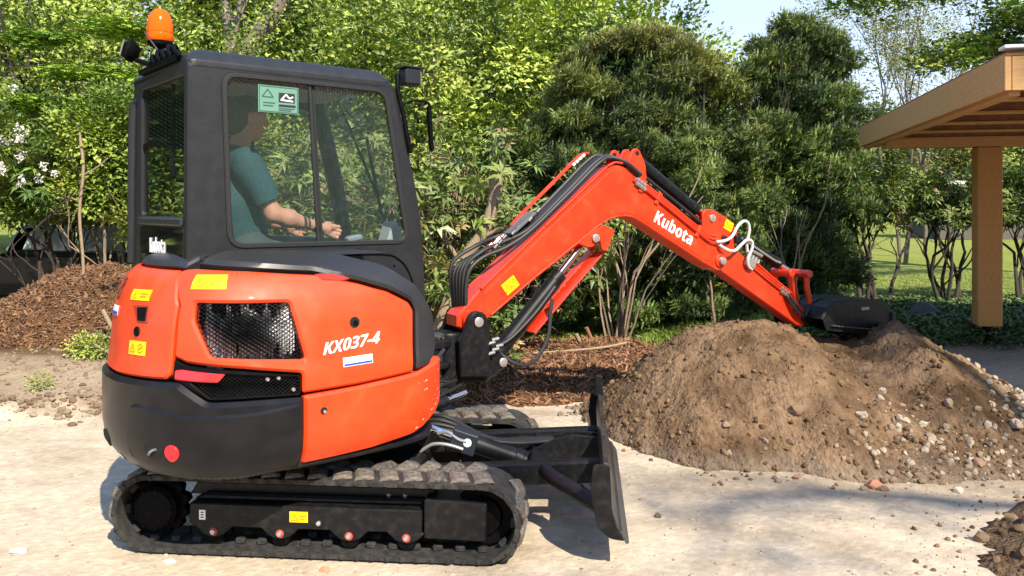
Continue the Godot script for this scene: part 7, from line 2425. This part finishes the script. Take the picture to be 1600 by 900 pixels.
func build_driver() -> void:
	var o := thing("person", "driver sitting in the cab in a teal t-shirt, right hand on the control lever", "person", Vector3(-0.95, 0, -4.9))
	o.transform = o.transform * UPP
	var zc := -0.19
	var flesh := grained(Color(0.46, 0.25, 0.165), Color(0.52, 0.29, 0.20), 0.55, 8.0, 51, 0.03)
	flesh.subsurf_scatter_enabled = true
	flesh.subsurf_scatter_strength = 0.1
	var sh := [Vector3(-0.655, 2.035, zc + 0.20), Vector3(-0.655, 2.035, zc - 0.20)]
	var el := [Vector3(-0.525, 1.745, zc + 0.245), Vector3(-0.525, 1.745, zc - 0.27)]
	var wr := [Vector3(-0.235, 1.668, zc + 0.235), Vector3(-0.235, 1.668, zc - 0.25)]
	var bones := [[Vector3(-0.60, 1.54, zc), Vector3(-0.67, 1.80, zc), 0.135, 0.145], [Vector3(-0.67, 1.80, zc), Vector3(-0.66, 1.98, zc), 0.145, 0.12], [Vector3(-0.655, 2.02, zc - 0.13), Vector3(-0.655, 2.02, zc + 0.13), 0.075, 0.075], [Vector3(-0.65, 2.05, zc), Vector3(-0.605, 2.19, zc), 0.06, 0.056], [Vector3(-0.60, 1.54, zc - 0.09), Vector3(-0.60, 1.54, zc + 0.09), 0.12, 0.12]]
	for i in 2:
		bones.append([sh[i], el[i], 0.062, 0.043])
		bones.append([el[i], el[i].lerp(wr[i], 0.3), 0.043, 0.046])
		bones.append([el[i].lerp(wr[i], 0.3), wr[i], 0.046, 0.027])
		var z: float = zc + (0.10 if i == 0 else -0.10)
		bones.append([Vector3(-0.55, 1.53, z), Vector3(-0.12, 1.53, z * 1.0), 0.088, 0.062])
		bones.append([Vector3(-0.12, 1.53, z), Vector3(-0.02, 1.24, z), 0.060, 0.042])
		bones.append([Vector3(-0.03, 1.215, z), Vector3(0.12, 1.205, z), 0.042, 0.034])
	var body := skin(bones, 0.013, 0.035)
	for i in 2:
		body.v.append_array(skin(hand_bones(wr[i], (wr[i] - el[i]).normalized(), Vector3.UP, 1.0 if i == 0 else -1.0), 0.0036, 0.008).v)
	# head: skull, face, jaw, nose, ears, looking ahead
	var hc := Vector3(-0.575, 2.29, zc)
	var head := [[hc + Vector3(-0.03, 0.02, 0), hc + Vector3(0.01, 0.025, 0), 0.092, 0.088], [hc + Vector3(0.02, -0.02, 0), hc + Vector3(0.04, -0.065, 0), 0.068, 0.052], [hc + Vector3(0.045, -0.09, 0), hc + Vector3(0.055, -0.095, 0), 0.035, 0.030], [hc + Vector3(0.095, 0.012, 0), hc + Vector3(0.117, -0.028, 0), 0.009, 0.014], [hc + Vector3(0.085, 0.03, -0.035), hc + Vector3(0.085, 0.03, 0.035), 0.014, 0.014], [hc + Vector3(0.088, -0.062, -0.018), hc + Vector3(0.088, -0.062, 0.018), 0.010, 0.010], [Vector3(-0.63, 2.10, zc), hc + Vector3(-0.02, -0.06, 0), 0.058, 0.058]]
	for e in [-1, 1]:
		head.append([hc + Vector3(-0.012, 0.015, 0.088 * e), hc + Vector3(-0.006, -0.03, 0.086 * e), 0.014, 0.009])
		head.append([hc + Vector3(0.06, -0.02, 0.045 * e), hc + Vector3(0.05, -0.03, 0.05 * e), 0.022, 0.022])
	body.v.append_array(skin(head, 0.005, 0.02).v)
	put("body", body.finish(70.0), flesh, o)
	for e in [-1, 1]:
		var ey := Shape.new()
		lathe(ey, [0.0, -0.011, 0.008, -0.008, 0.011, 0.0, 0.008, 0.008, 0.0, 0.011], Transform3D(Basis(), hc + Vector3(0.084, 0.012, 0.032 * e)), 12)
		put("eye", ey.finish(80.0), plain(Color(0.5, 0.48, 0.45), 0.2), o)
	var hair := skin([[hc + Vector3(-0.04, 0.03, 0), hc + Vector3(0.0, 0.045, 0), 0.097, 0.090], [hc + Vector3(-0.06, -0.02, 0), hc + Vector3(-0.055, -0.06, 0), 0.075, 0.055]], 0.006, 0.03)
	put("hair", hair.finish(70.0), grained(Color(0.05, 0.032, 0.022), Color(0.11, 0.075, 0.05), 0.8, 20.0, 52, 0.05), o)
	# t-shirt, trousers
	var shirt := [[Vector3(-0.60, 1.56, zc), Vector3(-0.67, 1.80, zc), 0.155, 0.162], [Vector3(-0.67, 1.80, zc), Vector3(-0.66, 1.98, zc), 0.162, 0.137], [Vector3(-0.655, 2.02, zc - 0.13), Vector3(-0.655, 2.02, zc + 0.13), 0.090, 0.090], [Vector3(-0.65, 2.05, zc), Vector3(-0.632, 2.12, zc), 0.077, 0.072, true]]
	for i in 2:
		shirt.append([sh[i], sh[i].lerp(el[i], 0.78), 0.080, 0.070, true])
		shirt.append([sh[i] + Vector3(0.01, -0.05, 0), sh[i].lerp(el[i], 0.5) + Vector3(0.012, 0, 0), 0.078, 0.066])
	var so := put("t_shirt", skin(shirt, 0.010, 0.03).finish(60.0), grained(Color(0.013, 0.062, 0.075), Color(0.020, 0.080, 0.094), 0.85, 3.0, 53, 0.02, 0.0, 0.12), o)
	so.name = "t_shirt"
	var legs := [[Vector3(-0.60, 1.53, zc - 0.09), Vector3(-0.60, 1.53, zc + 0.09), 0.135, 0.135]]
	for i in 2:
		var z: float = zc + (0.10 if i == 0 else -0.10)
		legs.append([Vector3(-0.55, 1.53, z), Vector3(-0.12, 1.53, z), 0.098, 0.075])
		legs.append([Vector3(-0.12, 1.53, z), Vector3(-0.025, 1.26, z), 0.072, 0.060, true])
	put("trousers", skin(legs, 0.014, 0.03).finish(60.0), grained(Color(0.03, 0.05, 0.06), Color(0.05, 0.075, 0.085), 0.85, 10.0, 54, 0.04), o)
	for i in 2:
		var z: float = zc + (0.10 if i == 0 else -0.10)
		put("shoe", skin([[Vector3(-0.04, 1.215, z), Vector3(0.11, 1.205, z), 0.052, 0.044]], 0.010, 0.02).finish(60.0), M.black, o)
	var wt := Shape.new()
	var f: Vector3 = (wr[0] - el[0]).normalized()
	lathe(wt, [0.030, -0.012, 0.036, -0.012, 0.036, 0.012, 0.030, 0.012], along(wr[0] - f * 0.03, f), 18)
	put("wristwatch", wt.finish(), M.black, o)

# ---------------------------------------------------------------- the parked car behind the mulch
func build_car() -> void:
	var o := thing("parked_car", "black car parked behind the bark mulch heap, half hidden by leaves", "car", Vector3(-7.95, ground_y(-6.0, 12.9), -12.5))
	var paint := plain(Color(0.006, 0.007, 0.009), 0.3)
	paint.clearcoat_enabled = true
	paint.clearcoat = 0.4
	paint.clearcoat_roughness = 0.04
	var s := Shape.new()
	prism(s, round_poly(vec2s([0.0, 0.28, 4.15, 0.26, 4.2, 0.62, 3.05, 0.94, 0.5, 1.0, 0.0, 0.97]), 0.16, 4), -1.72, 0.0, 0.05)
	put("body", s.finish(45.0), paint, o)
	s = Shape.new()
	var roofline := round_poly(vec2s([0.06, 0.94, 0.34, 1.40, 1.9, 1.47, 2.4, 1.38, 3.1, 0.93]), 0.16, 4)
	prism(s, roofline, -1.58, -0.14, 0.05)
	put("cabin", s.finish(45.0), paint, o)
	var glass := plain(Color(0.40, 0.52, 0.60), 0.05, 0.15)
	for q in [[0.40, 1.02, 0.52, 1.30, 0.70, 1.36, 0.80, 1.02], [0.87, 1.0, 0.77, 1.365, 1.16, 1.38, 1.22, 1.0], [1.29, 1.0, 1.22, 1.37, 1.88, 1.39, 1.98, 1.0], [2.05, 1.0, 1.96, 1.385, 2.28, 1.34, 2.85, 1.0]]:
		s = Shape.new()
		prism(s, round_poly(vec2s(q), 0.03), -0.145, -0.128, 0.004)
		put("side_window", s.finish(), glass, o)
	s = Shape.new()
	bar(s, Vector3(0.06, 1.0, -0.86), Vector3(0.27, 1.32, -0.86), 1.2, 0.02, 0.004, Vector3.BACK.cross(Vector3(0.21, 0.32, 0)).normalized())
	put("rear_window", s.finish(), glass, o)
	for x in [0.78, 3.4]:
		s = Shape.new()
		lathe(s, [0.0, -0.1, 0.28, -0.1, 0.32, -0.08, 0.325, 0.0, 0.32, 0.09, 0.25, 0.10, 0.0, 0.10], Transform3D(Basis(Vector3.RIGHT, PI / 2), Vector3(x, 0.32, -0.11)), 28)
		var wh := put("wheel", s.finish(), M.hose, o)
		var rm := Shape.new()
		lathe(rm, [0.21, 0.0, 0.2, 0.012, 0.08, 0.02, 0.0, 0.024], along(Vector3(x, 0.32, -0.008), Vector3(0, 0, 1)), 24)
		put("rim", rm.finish(), M.steel, wh)
	s = Shape.new()
	box(s, Vector3(0.05, 0.82, -0.03), Vector3(0.14, 0.17, 0.10), 0.03)
	box(s, Vector3(0.0, 0.82, -0.16), Vector3(0.05, 0.16, 0.28), 0.02)
	put("tail_light", s.finish(50.0), M.redlens, o)
	s = Shape.new()
	box(s, Vector3(2.42, 1.02, 0.06), Vector3(0.12, 0.11, 0.16), 0.035)
	put("wing_mirror", s.finish(50.0), paint, o)
	for x in [1.18, 1.98]:
		s = Shape.new()
		box(s, Vector3(x - 0.12, 0.87, 0.004), Vector3(0.18, 0.025, 0.02), 0.008)
		put("door_handle", s.finish(), paint, o)
	s = Shape.new()
	bar(s, Vector3(0.6, 0.985, -0.125), Vector3(2.9, 0.965, -0.125), 0.012, 0.014, 0.003)
	put("window_trim", s.finish(), M.silver, o)
